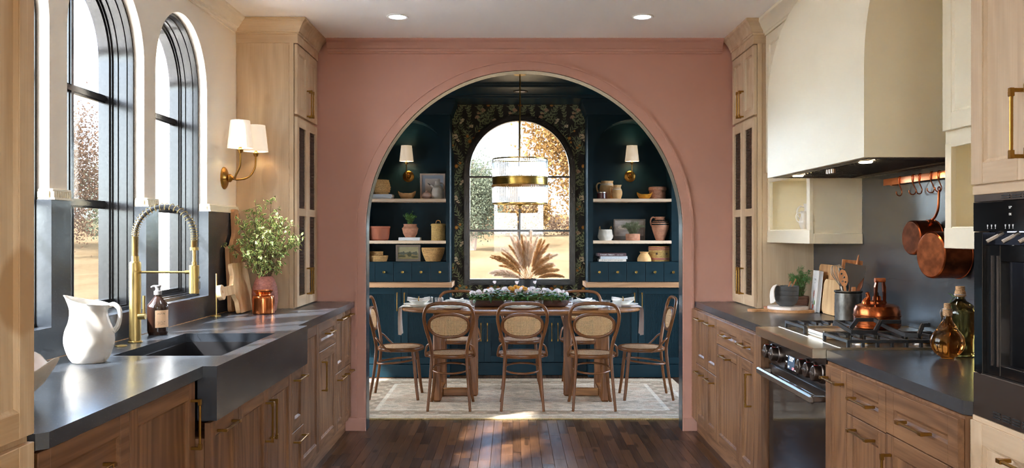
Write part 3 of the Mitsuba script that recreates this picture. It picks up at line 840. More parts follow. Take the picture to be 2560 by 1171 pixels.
def hutch(label, xw, sgn, xf, y0, y1, mesh_mat, side_label):
    k = thing('tall_cabinet', label, 'cabinet')
    xc = xf - sgn * .022
    yc0 = y0
    part(k, 'carcass', bx(xw, xc, y0 + .003, y1 - .001, .9145, 2.70), MV)
    # panelled side towards the camera: a flat field with narrow edge stiles
    a, b = min(xw, xc), max(xw, xc)
    part(k, 'side_panel', cat(bx(a + (.004 if sgn > 0 else .03), b - (.03 if sgn > 0 else .004), y0 + .0005, y0 + .003, .9145, 2.61)), MV)
    part(k, 'edge_stile', bx(xc - sgn * .028, xc, y0 - .003, y0 + .003, .9145, 2.61, .001), MV)
    ym = (y0 + y1) / 2 + .004
    pr = [(0, 0), (.004, 0), (.004, .055), (.012, .057), (.012, .068), (.018, .072), (.022, .082), (.034, .105), (.052, .128), (.062, .134), (.066, .140), (.066, .151), (0, .151)]
    part(k, 'crown', loft_rect(min(xw, xf), max(xw, xf), y0 + .0, y1 - .002, [(d, 2.606 + z) for d, z in pr], ('+x' if sgn > 0 else '-x') + '-y'), MX)
    for j, (a, b) in enumerate(((y0 + .003, ym), (ym, y1 - .006))):
        f = front(k, 'door', xf, sgn, a, b, 2.152, 2.603, MV, MH, fw=.052, th=.02)
        pull(f, xf, b - .03 if j == 0 else a + .03, 2.258, sgn, True)
        f = part(k, 'door', cat([bx(xf - sgn * .02, xf, q0, q1, .921, 2.138, .0015) for q0, q1 in ((a + .002, a + .055), (b - .055, b - .002))]), MV)
        for z0, z1 in ((.921, .99), (1.505, 1.555), (2.078, 2.138)):
            part(f, 'rail', bx(xf - sgn * .02, xf - sgn * .0004, a + .055, b - .055, z0, z1, .0015), MH)
        for z0, z1 in ((.99, 1.505), (1.555, 2.078)):
            part(f, 'mesh_panel', mesh_panel(a + .053, b - .053, z0, z1, xf - sgn * .011), mesh_mat, label='dark woven metal mesh')
        part(f, 'backing', bx(xf - sgn * .0195, xf - sgn * .0165, a + .05, b - .05, .96, 2.09), 'm_mesh_back' if sgn > 0 else 'm_mesh_back_gold')
        pull(f, xf, b - .03 if j == 0 else a + .03, 1.075, sgn, True)
    return k


hutch('tall maple cabinet with dark mesh doors left of the archway, behind the potted branches', XL + .001, 1, -1.368, 5.603, 6.19, 'm_mesh', '')
hutch('tall maple cabinet with mesh doors right of the archway, beside the cream hood', XR - .002, -1, 1.548, 5.627, 6.19, 'm_mesh', '')

# ---- pine pantry in the near left corner
k = thing('pantry_cabinet', 'tall pale pine pantry cabinet cut off by the left edge of the photo', 'cabinet')
xf = -1.118
part(k, 'carcass', bx(XL + .002, xf - .022, 1.30, 2.068, .10, 2.70), 'm_pine_v')
part(k, 'plinth', bx(XL + .002, xf - .07, 1.30, 2.066, .001, .10), 'm_pine_h')
for a, b in ((1.68, 2.062), (1.302, 1.68)):
    f = front(k, 'door', xf, 1, a, b, .92, 2.66, 'm_pine_v', 'm_pine_h', fw=.062); pull(f, xf, a + .03 if b > 2 else b - .03, 1.4, 1, True)
    f = front(k, 'drawer', xf, 1, a, b, .10, .905, 'm_pine_v', 'm_pine_h', fw=.062); pull(f, xf, (a + b) / 2, .83, 1)
part(k, 'cornice', loft_rect(XL, xf, 1.30, 2.068, [(0, 2.66), (.01, 2.66), (.05, 2.74), (.05, 2.757), (0, 2.757)], '+x'), 'm_pine_h')

# ---- cream wall cabinets with an open shelf below
CV = 'm_cream'


def wall_cabinet(label, y0, y1, xf, doors, crown_sides):
    k = thing('wall_cabinet', label, 'cabinet')
    xw = XR - .014
    part(k, 'carcass', bx(xf, xw, y0, y1, 1.727, 2.66), CV)
    part(k, 'open_box', cat(bx(xf + .002, xw, y0 + .004, y0 + .022, 1.36, 1.727), bx(xf + .002, xw, y1 - .02, y1, 1.36, 1.727), bx(xw - .012, xw, y0 + .02, y1 - .018, 1.36, 1.727), bx(xf + .002, xw - .01, y0 + .02, y1 - .018, 1.40, 1.416)), CV)
    part(k, 'face_frame', cat(bx(xf - .002, xf + .018, y0, y0 + .05, 1.41, 1.73, .0012), bx(xf - .002, xf + .018, y1 - .045, y1, 1.41, 1.73, .0012), bx(xf - .002, xf + .018, y0 + .05, y1 - .045, 1.715, 1.775, .0012)), CV)
    part(k, 'light_rail', cat(bx(xf - .006, xf + .018, y0 - .006, y1, 1.335, 1.412, .002), bx(xf + .018, xw, y0 - .006, y0 + .012, 1.335, 1.392, .002)), CV)
    n = len(doors)
    for a, b in doors:
        front(k, 'door', xf - .018, -1, a, b, 1.775, 2.652, CV, CV, fw=.064, th=.018)
    part(k, 'crown', loft_rect(xf - .016, xw, y0, y1, [(0, 2.655), (.006, 2.655), (.006, 2.668), (.014, 2.672), (.022, 2.69), (.05, 2.73), (.058, 2.738), (.058, 2.757), (0, 2.757)], crown_sides), CV)
    return k


wall_cabinet('cream wall cabinet with small white pitchers in its open shelf, beyond the hood', 4.826, 5.618, 1.634, ((4.835, 5.22), (5.22, 5.605)), '-x')
wall_cabinet('cream wall cabinet with an empty open shelf, nearest the wine cooler', 2.514, 3.345, 1.648, ((2.93, 3.335), (2.52, 2.93)), '-x')

# ---- range hood
k = thing('range_hood', 'large cream range hood with a gently curved front above the range', 'range hood')
HY0, HY1, HZ = 3.50, 4.822, 1.695
zz = np.concatenate([[HZ, 2.06], np.linspace(2.06, 2.756, 30)[1:]])
hx = [1.40 if z < 2.06 else 1.40 + .35 * (1 - math.sqrt(max(0, 1 - ((z - 2.06) / .715) ** 2))) for z in zz]
top = Polygon([(XR - .014, HZ + .03), (1.40, HZ + .03), *[(x, z) for x, z in zip(hx, zz) if z > HZ + .03], (XR - .014, 2.756)])
part(k, 'shell', cat(slab(top, 'y', HY0, HY1), slab(sbox(1.40, HY0, XR - .014, HY1).difference(sbox(1.425, HY0 + .02, XR - .03, HY1 - .02)), 'z', HZ, HZ + .0301)), CV, 20)
part(k, 'insert', cat(bx(1.425, 1.47, HY0 + .02, HY1 - .02, HZ - .002, HZ + .03, .001), bx(XR - .09, XR - .03, HY0 + .02, HY1 - .02, HZ - .002, HZ + .03, .001), bx(1.47, XR - .09, HY0 + .02, HY0 + .07, HZ - .002, HZ + .03, .001), bx(1.47, XR - .09, HY1 - .07, HY1 - .02, HZ - .002, HZ + .03, .001)), 'm_bronze', label='dark bronze metal insert')
for j in range(3):
    a = HY0 + .08 + j * .39
    bars = [bx(1.52 + q * .0125, 1.526 + q * .0125, a, a + .37, HZ + .004, HZ + .010) for q in range(25)]
    part(k, 'filter', cat(bars, [bx(1.515, 1.835, a + q * .046, a + .008 + q * .046, HZ + .002, HZ + .010) for q in range(9)]), 'm_iron')
for j, y in enumerate((3.72, 4.60)):
    part(k, 'lamp', lathe([(0, -.004), (.024, -.004), (.028, 0), (.028, .002), (0, .002)], 28, (1.495, y, HZ - .002)), 'm_steel', emitter={'type': 'area', 'radiance': rgb((46., 33., 18.))})
part(k, 'knob', cat([lathe([(0, -.02), (.011, -.02), (.012, 0), (0, 0)], 18, (1.495, 4.10 + q * .03, HZ - .002)) for q in range(3)]), 'm_steel', 30)
part(k, 'liner', bx(1.425, XR - .03, HY0 + .02, HY1 - .02, HZ + .012, HZ + .03), 'm_bronze')

# ---- range
k = thing('range', 'stainless steel gas range with round knobs, a display and a dark glass oven door', 'range')
RX, RY0, RY1 = 1.2295, 3.602, 4.442
part(k, 'body', cat(bx(1.316, XR - .016, RY0 + .004, RY1 - .004, .05, .90), bx(1.34, XR - .1, RY0 + .03, RY1 - .03, .002, .05)), 'm_steel_dark')
part(k, 'top_trim', hull([(RX, y, z) for y in (RY0, RY1) for z in (.880, .918)] + [(RX + .006, y, .921) for y in (RY0, RY1)] + [(1.345, y, z) for y in (RY0, RY1) for z in (.880, .921)]), 'm_cooktop')
part(k, 'cooktop', cat(bx(1.345, XR - .016, RY0, RY1, .900, .919), bx(XR - .05, XR - .016, RY0, RY1, .919, .94, .003), bx(1.345, 1.352, RY0 + .002, RY1 - .002, .919, .9235), bx(1.345, XR - .05, RY0, RY0 + .008, .919, .9235)), 'm_cooktop')
part(k, 'control_panel', hull([(1.302, y, z) for y in (RY0 + .012, RY1 - .012) for z in (.742,)] + [(1.290, y, .876) for y in (RY0 + .012, RY1 - .012)] + [(1.318, y, z) for y in (RY0 + .012, RY1 - .012) for z in (.742, .876)]), 'm_steel_dark')
knob = lathe([(0, .052), (.026, .052), (.0315, .049), (.033, .041), (.033, .020), (.038, .017), (.040, .007), (.040, 0), (0, 0)], 40)
kn = None
tilt = math.degrees(math.atan2(.012, .134))
for j, y in enumerate((4.350, 4.245, 3.845, 3.750, 3.655)):
    M = ST().translate([1.2965, y, .806]).rotate([0, 1, 0], -90 + tilt)
    if kn is None: q = part(k, 'knob', knob, 'm_steel_dark', 30, to_world=M); kn = scene[q]
    else: q = copy(k, 'knob', kn, M)
    part(q, 'grip', mv(bx(-.004, .004, -.024, .024, .052, .056, .001), np.array(M.matrix)), 'm_steel')
    part(q, 'mark', mv(bx(.0325, .0338, -.002, .002, .030, .046), np.array(M.matrix)), 'm_petal' if False else 'm_red')
mat('m_red', lin(190, 30, 30), .4)
FM = np.array(ST().translate([1.2955, 4.075, .808]).rotate([0, 1, 0], tilt).rotate([0, 0, 1], -90).rotate([1, 0, 0], 90).matrix)   # text plane: x along -y, y up, z out of the panel
sc = part(k, 'display', mv(bx(-.088, .088, -.060, .060, -.004, .0015, .001), FM), 'm_black_glass', label='black glass display')
scene['m_glow_white'] = two({'type': 'diffuse', 'reflectance': rgb((.6, .6, .6))})
part(sc, 'screen', mv(bx(-.048, .048, -.048, .050, .0015, .0018), FM), 'm_black_glass', emitter={'type': 'area', 'radiance': rgb((.02, .034, .055))})
def glow(parent, text, h, x, y, col=(.26, .28, .30), bold=False, M=None, name='lettering', m_='m_glow_white', emit=True, dz=.0022):
    tmx = meshkit.text_mesh(text, h, .0006, bold)
    w = tmx.bounds[1][0] - tmx.bounds[0][0]
    tmx.apply_translation((x - w / 2, y, dz))
    more = {'emitter': {'type': 'area', 'radiance': rgb(col)}} if emit else {}
    return part(parent, name, mv(tmx, M), m_, **more)
glow(sc, '350°', .020, .002, -.010, bold=True, M=FM)
glow(sc, 'Bake', .008, 0, .024, M=FM); glow(sc, '12:30', .007, .004, .039, M=FM)
glow(sc, 'Oven', .006, -.066, .030, M=FM); glow(sc, 'Timer', .006, -.066, .004, M=FM); glow(sc, 'Light', .006, -.066, -.022, M=FM)
glow(sc, 'Start', .006, .068, -.022, M=FM); glow(sc, 'Clear', .006, .068, -.046, M=FM)
glow(sc, 'ON', .010, -.03, -.043, M=FM); glow(sc, 'OFF', .012, .034, -.046, (.30, .02, .03), True, M=FM)
for z0_, z1_ in ((.700, .738), (.165, .185)): part(k, 'door_rail', bx(1.293, 1.316, RY0 + .014, RY1 - .014, z0_, z1_, .002), 'm_steel_dark')
part(k, 'door_glass', bx(1.294, 1.316, RY0 + .014, RY1 - .014, .186, .699, .001), 'm_oven_glass', label='dark oven door glass')
part(k, 'warming_drawer', bx(1.295, 1.316, RY0 + .014, RY1 - .014, .06, .158, .002), 'm_steel_dark')
part(k, 'door_handle', cat(bx(1.226, 1.247, RY0 + .02, RY1 - .02, .688, .722, .007), bx(1.238, 1.294, RY0 + .024, RY0 + .05, .694, .718, .003), bx(1.238, 1.294, RY1 - .05, RY1 - .024, .694, .718, .003)), 'm_steel')
part(k, 'vent_slot', bx(1.294, 1.304, RY0 + .03, RY1 - .03, .7385, .7425), 'm_rubber')
# burners, griddle and the cast iron grates
cap = lathe([(0, .016), (.036, .016), (.042, .012), (.042, .008), (0, .008)], 36)
body = lathe([(0, .008), (.050, .008), (.052, 0), (0, 0)], 36)
for x, y in ((1.50, 3.74), (1.75, 3.74), (1.50, 4.31), (1.75, 4.31)):
    q = part(k, 'burner', mv(body, XN(x, y, .919)), 'm_steel', 30)
    part(q, 'cap', mv(cap, XN(x, y, .919)), 'm_brass_old', 30)
part(k, 'griddle', cat(bx(1.385, XR - .075, 3.905, 4.135, .9195, .951, .004), bx(1.385, XR - .075, 3.905, 3.912, .951, .957), bx(1.385, XR - .075, 4.128, 4.135, .951, .957)), 'm_cooktop')
def grate(y0, y1):
    ms = []; x0, x1 = 1.375, XR - .07; zt = .954
    for y in (y0, y1): ms.append(bx(x0, x1, y - .006, y + .006, zt - .013, zt, .001))
    for x in np.linspace(x0 + .006, x1 - .006, 9):
        ms.append(bx(x - .006, x + .006, y0, y0 + .105, zt - .013, zt, .001)); ms.append(bx(x - .006, x + .006, y1 - .105, y1, zt - .013, zt, .001))
        for y in (y0, y1): ms.append(bx(x - .006, x + .006, y - .006, y + .006, .9195, zt - .012, .001))
    for x in (x0 + .006, (x0 + x1) / 2, x1 - .006): ms.append(bx(x - .006, x + .006, y0, y1, zt - .013, zt, .001))
    return cat(ms)
for a, b in ((3.615, 3.89), (4.15, 4.43)): part(k, 'grate', grate(a, b), 'm_iron')
# the folded wok ring resting on the near grate
wr = thing('wok_ring', 'black folded iron trivet lying on the near burner grate of the range', 'trivet')
zc = []
def bent(pts, w=.018, h=.009):
    return cat([hull([(p[0] + dx, p[1] + dy, p[2] + dz) for p in (pts[i], pts[i + 1]) for dx in (-.005, .005) for dy in (-.006, .006) for dz in (-.004, .012)]) for i in range(len(pts) - 1)])
scene[wr] = mikit.ply(cat(bent([(1.42, 3.87, .998), (1.475, 3.82, .960), (1.575, 3.82, .960), (1.615, 3.86, 1.0), (1.70, 3.86, 1.0)]), bent([(1.50, 3.90, .965), (1.53, 3.90, 1.005), (1.605, 3.90, 1.005), (1.655, 3.86, .970), (1.655, 3.70, .960), (1.70, 3.68, .960), (1.74, 3.73, .998), (1.775, 3.75, .998)])), 'm_iron')

# ---- wine cooler tower at the right edge
k = thing('oven_tower', 'tall pale maple cabinet tower round the black wine cooler at the right edge', 'cabinet')
TX, TY0, TY1 = 1.302, 1.86, 2.488
part(k, 'carcass', cat(bx(TX + .008, XR - .016, TY1 - .02, TY1, .10, 2.70), bx(TX + .008, XR - .016, TY0, TY0 + .02, .10, 2.70), bx(TX + .004, XR - .016, TY0 + .02, TY1 - .02, 1.508, 1.56), bx(TX + .002, XR - .016, TY0 + .02, TY1 - .02, .845, .876), bx(XR - .05, XR - .016, TY0 + .02, TY1 - .02, .1, 2.7), bx(TX + .08, XR - .016, TY0, TY1, .001, .10), bx(TX + .01, XR - .05, TY0 + .02, TY1 - .02, 2.66, 2.70)), MV)
part(k, 'upper_rail', bx(TX, TX + .01, TY0, TY1, 1.499, 1.524, .001), MH)
part(k, 'lower_rail', bx(TX, TX + .01, TY0, TY1, .845, .879, .001), MH)
ym = 2.196
for a, b, yh in ((ym, TY1, ym + .034), (TY0, ym, ym - .034)):
    f = front(k, 'door', TX - .006, -1, a, b, 1.525, 2.65, MV, MH, fw=.06, th=.018)
    pull(f, TX - .006, yh, 1.670, -1, True)
f = front(k, 'drawer', TX - .008, -1, TY0, TY1, .50, .868, MV, MH, fw=.06, th=.018)
pull(f, TX - .008, 2.20, .80, -1)
f = front(k, 'drawer', TX - .008, -1, TY0, TY1, .12, .498, MV, MH, fw=.06, th=.018)
part(k, 'crown', loft_rect(TX - .004, XR - .016, TY0, TY1, [(0, 2.655), (.006, 2.655), (.022, 2.69), (.05, 2.73), (.058, 2.757), (0, 2.757)], '-x'), MH)
w = thing('wine_cooler', 'built-in black glass wine dispenser with vents and steel taps', 'wine cooler')
wx = TX + .006
W0, W1 = 1.885, 2.467
part(w, 'cabinet', cat(bx(1.52, 1.84, W0, W1, .882, 1.495), bx(wx + .03, 1.52, W1 - .03, W1, .882, 1.495), bx(wx + .03, 1.52, W0, W0 + .03, .882, 1.495), bx(wx + .03, 1.52, W0, W1, 1.40, 1.495), bx(wx + .03, 1.52, W0, W1, .882, .99)), 'm_black_dull')
part(w, 'vent_panel', bx(wx - .006, wx + .03, TY0 + .008, TY1 - .008, 1.478, 1.4985, .001), 'm_steel_dark')
part(w, 'control_glass', bx(wx - .008, wx + .03, TY0 + .008, TY1 - .008, 1.396, 1.477, .001), 'm_black_glass')
part(w, 'side_strip', bx(wx - .006, wx + .03, TY1 - .052, TY1 - .008, 1.002, 1.394, .001), 'm_black_glass')
part(w, 'base_panel', bx(wx - .008, wx + .03, TY0 + .008, TY1 - .008, .881, 1.000, .001), 'm_steel_dark')
part(w, 'sill', bx(wx - .009, wx + .02, TY0 + .008, TY1 - .05, 1.000, 1.003), 'm_steel')
vents = []
for q in range(9):
    a = 2.30 - q * .05
    vents.append(bx(wx - .0085, wx - .004, a, a + .038, 1.4835, 1.4865)); vents.append(bx(wx - .0085, wx - .004, a, a + .038, 1.4895, 1.4925))
part(w, 'vent_slots', cat(vents), 'm_rubber', kind='stuff')
vents = []
for q in range(9):
    a = 2.34 - q * .045
    for z in (.893, .900, .907): vents.append(bx(wx - .0105, wx - .004, a, a + .034, z, z + .003))
part(w, 'vent_slots', cat(vents), 'm_rubber', kind='stuff')
dr_ = part(w, 'door', cat([bx(wx + .004, wx + .032, a, b, c, d, .002) for a, b, c, d in ((2.365, 2.447, 1.004, 1.36), (W0 + .03, W0 + .09, 1.004, 1.36), (W0 + .09, 2.365, 1.315, 1.36), (W0 + .09, 2.365, 1.004, 1.035))]), 'm_black_glass')
part(dr_, 'trim', cat(bx(wx + .0, wx + .006, 2.372, 2.376, 1.03, 1.33), bx(wx, wx + .006, 2.40, 2.404, 1.03, 1.33)), 'm_steel_dark')
part(dr_, 'glass', pane_mesh(sbox(W0 + .085, 1.03, 2.37, 1.32), 'x', wx + .02), 'm_pane')
part(w, 'lit_back', bx(1.50, 1.519, W0 + .031, W1 - .031, 1.0, 1.395), 'm_steel', label='blue lit steel back wall')
part(w, 'light_strip', bx(1.36, 1.49, W0 + .1, W1 - .05, 1.393, 1.397), 'm_white_paint', emitter={'type': 'area', 'radiance': rgb((.35, .42, .62))})
for y in (2.36, 2.285, 2.21):
    part(w, 'tap', tube([(wx + .01, y, 1.392), (wx - .028, y + .012, 1.368)], .0062, 12), 'm_steel', 30)
def icon(y):
    """A wine glass pictogram with its level."""
    g = unary_union([Polygon([(-.0035, .006), (.0035, .006), (.003, .0), (.001, -.003), (-.001, -.003), (-.003, 0)]), sbox(-.0006, -.008, .0006, -.003), sbox(-.003, -.0092, .003, -.008)])
    return slab(affinity.translate(affinity.scale(g, .75, .75, origin=(0, 0)), y, 1.410), 'x', wx - .0088, wx - .0079)
for y in (2.405, 2.385, 2.366, 2.318, 2.300, 2.283): part(w, 'icon', icon(y), 'm_black_glass', emitter={'type': 'area', 'radiance': rgb((.15, .15, .15))})
IM = np.array(ST().translate([wx - .008, 2.296, 1.452]).rotate([0, 0, 1], -90).rotate([1, 0, 0], 90).matrix)
glow(w, '12°', .006, 0, .004, (.11, .11, .11), M=IM, dz=.0004); glow(w, 'OK', .006, 0, -.014, (.11, .11, .11), M=IM, dz=.0004)
wbt = thing('wine_bottle', 'dark wine bottle with a pale label inside the wine cooler at the right edge', 'bottle')
part(wbt, 'bottle', lathe([(0, 0), (.036, 0), (.038, .004), (.038, .19), (.034, .215), (.016, .245), (.0145, .30), (.016, .302), (.016, .318), (0, .318)], 32, (1.44, 2.14, .992)), 'm_black_glass', 30)
part(wbt, 'label', lathe([(.0384, .05), (.0384, .15)], 40, (1.44, 2.14, .992)), 'm_paint_frame', 30)
# ================================================================== dining room joinery
TE = 'm_teal'
FY, UY = 8.50, 8.56                                 # faces of the lower cabinets and of the uppers
KNOB = None


def fluted_door(parent, x0, x1, y, z0, z1, fw=.062, hx=None, hz=.65, hl=1.0):
    k = part(parent, 'door', cat(bx(x0 + .0015, x0 + fw, y, y + .02, z0, z1, .0015), bx(x1 - fw, x1 - .0015, y, y + .02, z0, z1, .0015), bx(x0 + fw, x1 - fw, y, y + .02, z0, z0 + fw, .0015), bx(x0 + fw, x1 - fw, y, y + .02, z1 - fw, z1, .0015)), TE)
    n = int((x1 - x0 - 2 * fw) / .0125); p = (x1 - x0 - 2 * fw) / n
    part(k, 'reeded_panel', cat(bx(x0 + fw, x1 - fw, y + .013, y + .02, z0 + fw, z1 - fw), [bx(x0 + fw + (q + .18) * p, x0 + fw + (q + .82) * p, y + .007, y + .0135, z0 + fw, z1 - fw) for q in range(n)]), TE)
    if hx is not None:
        copy(k, 'handle', PULL, ST().translate([hx, y, z1 - .16 if hz is None else hz]).rotate([0, 0, 1], -90).rotate([1, 0, 0], 90).scale(hl))
    return k


def knob_at(parent, x, y, z):
    global KNOB
    M = ST().translate([x, y, z]).rotate([1, 0, 0], 90)
    if KNOB is None:
        kk = part(parent, 'knob', lathe([(0, .026), (.009, .0255), (.0135, .021), (.0135, .016), (.008, .011), (.0055, .006), (.0075, .001), (.0075, 0), (0, 0)], 20), 'm_brass', 30, to_world=M); KNOB = scene[kk]
    else: copy(parent, 'knob', KNOB, M)


def bookcase(label, side, xi, cx, R, doors, drawers):
    """xi: inner edge next to the window; cx, R: niche."""
    k = thing('built_in_bookcase', label, 'bookcase')
    s = -1 if side == 'left' else 1
    xo = cx + s * (R + .25)
    x0, x1 = min(xi, xo), max(xi, xo)
    fr = sbox(x0, 1.125, x1, 2.70).difference(arch(cx, R, 1.10, 2.125, 64))
    part(k, 'arched_face', slab(fr, 'y', UY, UY + .03), TE)
    a, b = cx - R, cx + R
    part(k, 'niche', cat(slab(arch(cx, R + .06, 1.10, 2.125, 64), 'y', UY + .315, UY + .327), bx(x0, a, UY + .03, UY + .32, .92, 2.695), bx(b, x1, UY + .03, UY + .32, .92, 2.695), bx(a, b, UY + .03, UY + .32, 2.515, 2.6),
                         slab(sbox(a - .001, 2.12, b + .001, 2.55).difference(arch(cx, R - .001, 2.0, 2.125, 64)), 'y', UY + .029, UY + .32), bx(a, b, UY + .022, UY + .32, 1.100, 1.1185)), TE)
    part(k, 'drawer_case', bx(x0, x1, UY + .002, UY + .31, .9215, 1.1185), TE)
    for z in (1.733, 1.325): part(k, 'shelf', bx(a + .001, b - .001, UY - .004, UY + .314, z - .030, z, .002), 'm_shelf')
    for u0, u1 in drawers:
        f = part(k, 'drawer', bx(u0 + .002, u1 - .002, UY - .016, UY + .002, .926, 1.112, .002), TE); knob_at(f, (u0 + u1) / 2, UY - .016, 1.019)
    part(k, 'lower_case', bx(x0, x1, FY + .02, UY + .31, .13, .873), TE)
    part(k, 'plinth', bx(x0, x1, FY + .004, UY + .31, .002, .128, .003), TE)
    for u0, u1, hx in doors: fluted_door(k, u0, u1, FY, .132, .870, hx=hx, hz=.735)
    xt = xi - s * .028
    part(k, 'worktop', slab(Polygon([(xt, 8.456), (xo, 8.456), (xo, UY + .31), (xt, UY + .31)] if s > 0 else [(xo, 8.456), (xt, 8.456), (xt, UY + .31), (xo, UY + .31)]), 'z', .8745, .921), 'm_oak_top', label='oak worktop')
    # little crown along the front and the inner side
    part(k, 'crown', loft_rect(x0, x1, UY, UY + .31, [(0, 2.55), (.01, 2.55), (.014, 2.565), (.04, 2.63), (.055, 2.66), (.06, 2.698), (0, 2.698)], ('+x' if s < 0 else '-x') + '-y'), TE)
    return k


px = lambda x, s=257.0: (x - 1280) / s
LB = [px(937.8) - .181, px(937.8), px(984), px(1030), px(1076.7), px(1123.4)]
RB = [px(1475.4), px(1520), px(1566), px(1613), px(1659), px(1705)]
bookcase('dark teal built-in bookcase left of the dining window with an arched niche and small drawers', 'left', -.605, -1.027, .385,
         [(-1.975, -1.53, -1.565), (-1.527, -1.072, -1.107), (-1.069, -.615, -1.037)], [(LB[0] - .18, LB[0]), *zip(LB[:-1], LB[1:])])
bookcase('dark teal built-in bookcase right of the dining window with an arched niche and small drawers', 'right', .737, 1.17, .382,
         [(.752, 1.215, 1.18), (1.218, 1.68, 1.252), (1.683, 2.14, 2.10)], [*zip(RB[:-1], RB[1:]), (RB[-1], RB[-1] + .18)])
k = thing('window_seat', 'low dark teal cabinet under the dining window, behind the table', 'cabinet')
part(k, 'case', bx(-.604, .736, 8.64, YD - .001, .13, .70), TE)
part(k, 'top', bx(-.604, .736, 8.60, YD - .001, .7005, .742, .003), TE)
part(k, 'plinth', bx(-.604, .736, 8.635, YD - .001, .002, .128, .003), TE)
for a, b, hx in ((-.60, -.272, -.303), (-.272, .070, -.240), (.070, .418, .388), (.418, .732, .449)): fluted_door(k, a, b, 8.62, .132, .573, hx=hx, hz=.43)
part(k, 'apron_board', bx(-.604, .736, 8.622, 8.64, .576, .70), TE)

# ---- rug
rg_ = thing('rug', 'faded beige patterned rug under the dining table and chairs', 'rug')
part(rg_, 'pile', bx(RUG[0], RUG[1], RUG[2], RUG[3], .0005, .011, .003), 'm_rug')
mat('m_fringe', lin(206, 182, 122), .9)
fr = [bx(x, x + .004, RUG[2] - .012 + .004 * math.sin(x * 377), RUG[2] + .004, .001, .0095) for x in np.arange(RUG[0] + .003, RUG[1] - .004, .0085)]
part(rg_, 'fringe', cat(fr), 'm_fringe', kind='stuff')

# ---- dining table on two pedestals of three posts
TC = (.075, 7.50); TZ = .77
a = np.linspace(0, 2 * math.pi, 121)[:-1]
def sup(rx, ry, n=2.35): return [(TC[0] + rx * abs(math.cos(t)) ** (2 / n) * np.sign(math.cos(t)), TC[1] + ry * abs(math.sin(t)) ** (2 / n) * np.sign(math.sin(t))) for t in a]
rings = []
for d, z in ((.030, TZ - .030), (.010, TZ - .028), (.0, TZ - .020), (.0, TZ - .010), (.006, TZ - .002), (.012, TZ)):
    rings.append([(x, y, z) for x, y in sup(1.012 - d, .44 - d)])
v = np.array(rings).reshape(-1, 3); n = 120; f = []
for i in range(len(rings) - 1):
    for q in range(n):
        q2 = (q + 1) % n; f += [[i * n + q, i * n + q2, (i + 1) * n + q2], [i * n + q, (i + 1) * n + q2, (i + 1) * n + q]]
v = np.vstack([v, [TC[0], TC[1], TZ - .03], [TC[0], TC[1], TZ]]); L = len(v)
for q in range(n): f += [[L - 2, (q + 1) % n, q], [L - 1, (len(rings) - 1) * n + q, (len(rings) - 1) * n + (q + 1) % n]]
tb = thing('dining_table', 'long oval wooden dining table laid for eight under the glass pendant', 'table')
part(tb, 'top', trimesh.Trimesh(v, np.array(f), process=False), 'm_table', 30)
TV = 'm_table_v'
for s in (-1, 1):
    xo = TC[0] + s * .69; xi = TC[0] + s * .398
    post = lambda x, y: bx(x - .034, x + .034, y - .034, y + .034, .012, TZ - .0305, .012)
    part(tb, 'post', post(xo, 7.245), TV); part(tb, 'post', post(xo, 7.83), TV); part(tb, 'post', post(xi, 7.50), TV)
    part(tb, 'foot_rail', bx(xo - .03, xo + .03, 7.28, 7.795, .014, .075, .006), TV)
    part(tb, 'foot_rail', bx(min(xo + s * -.031, xi + s * .03), max(xo + s * -.031, xi + s * .03), 7.472, 7.532, .014, .075, .004), 'm_table')
part(tb, 'underframe', bx(TC[0] - .70, TC[0] + .70, 7.30, 7.70, TZ - .06, TZ - .0305, .003), 'm_table')

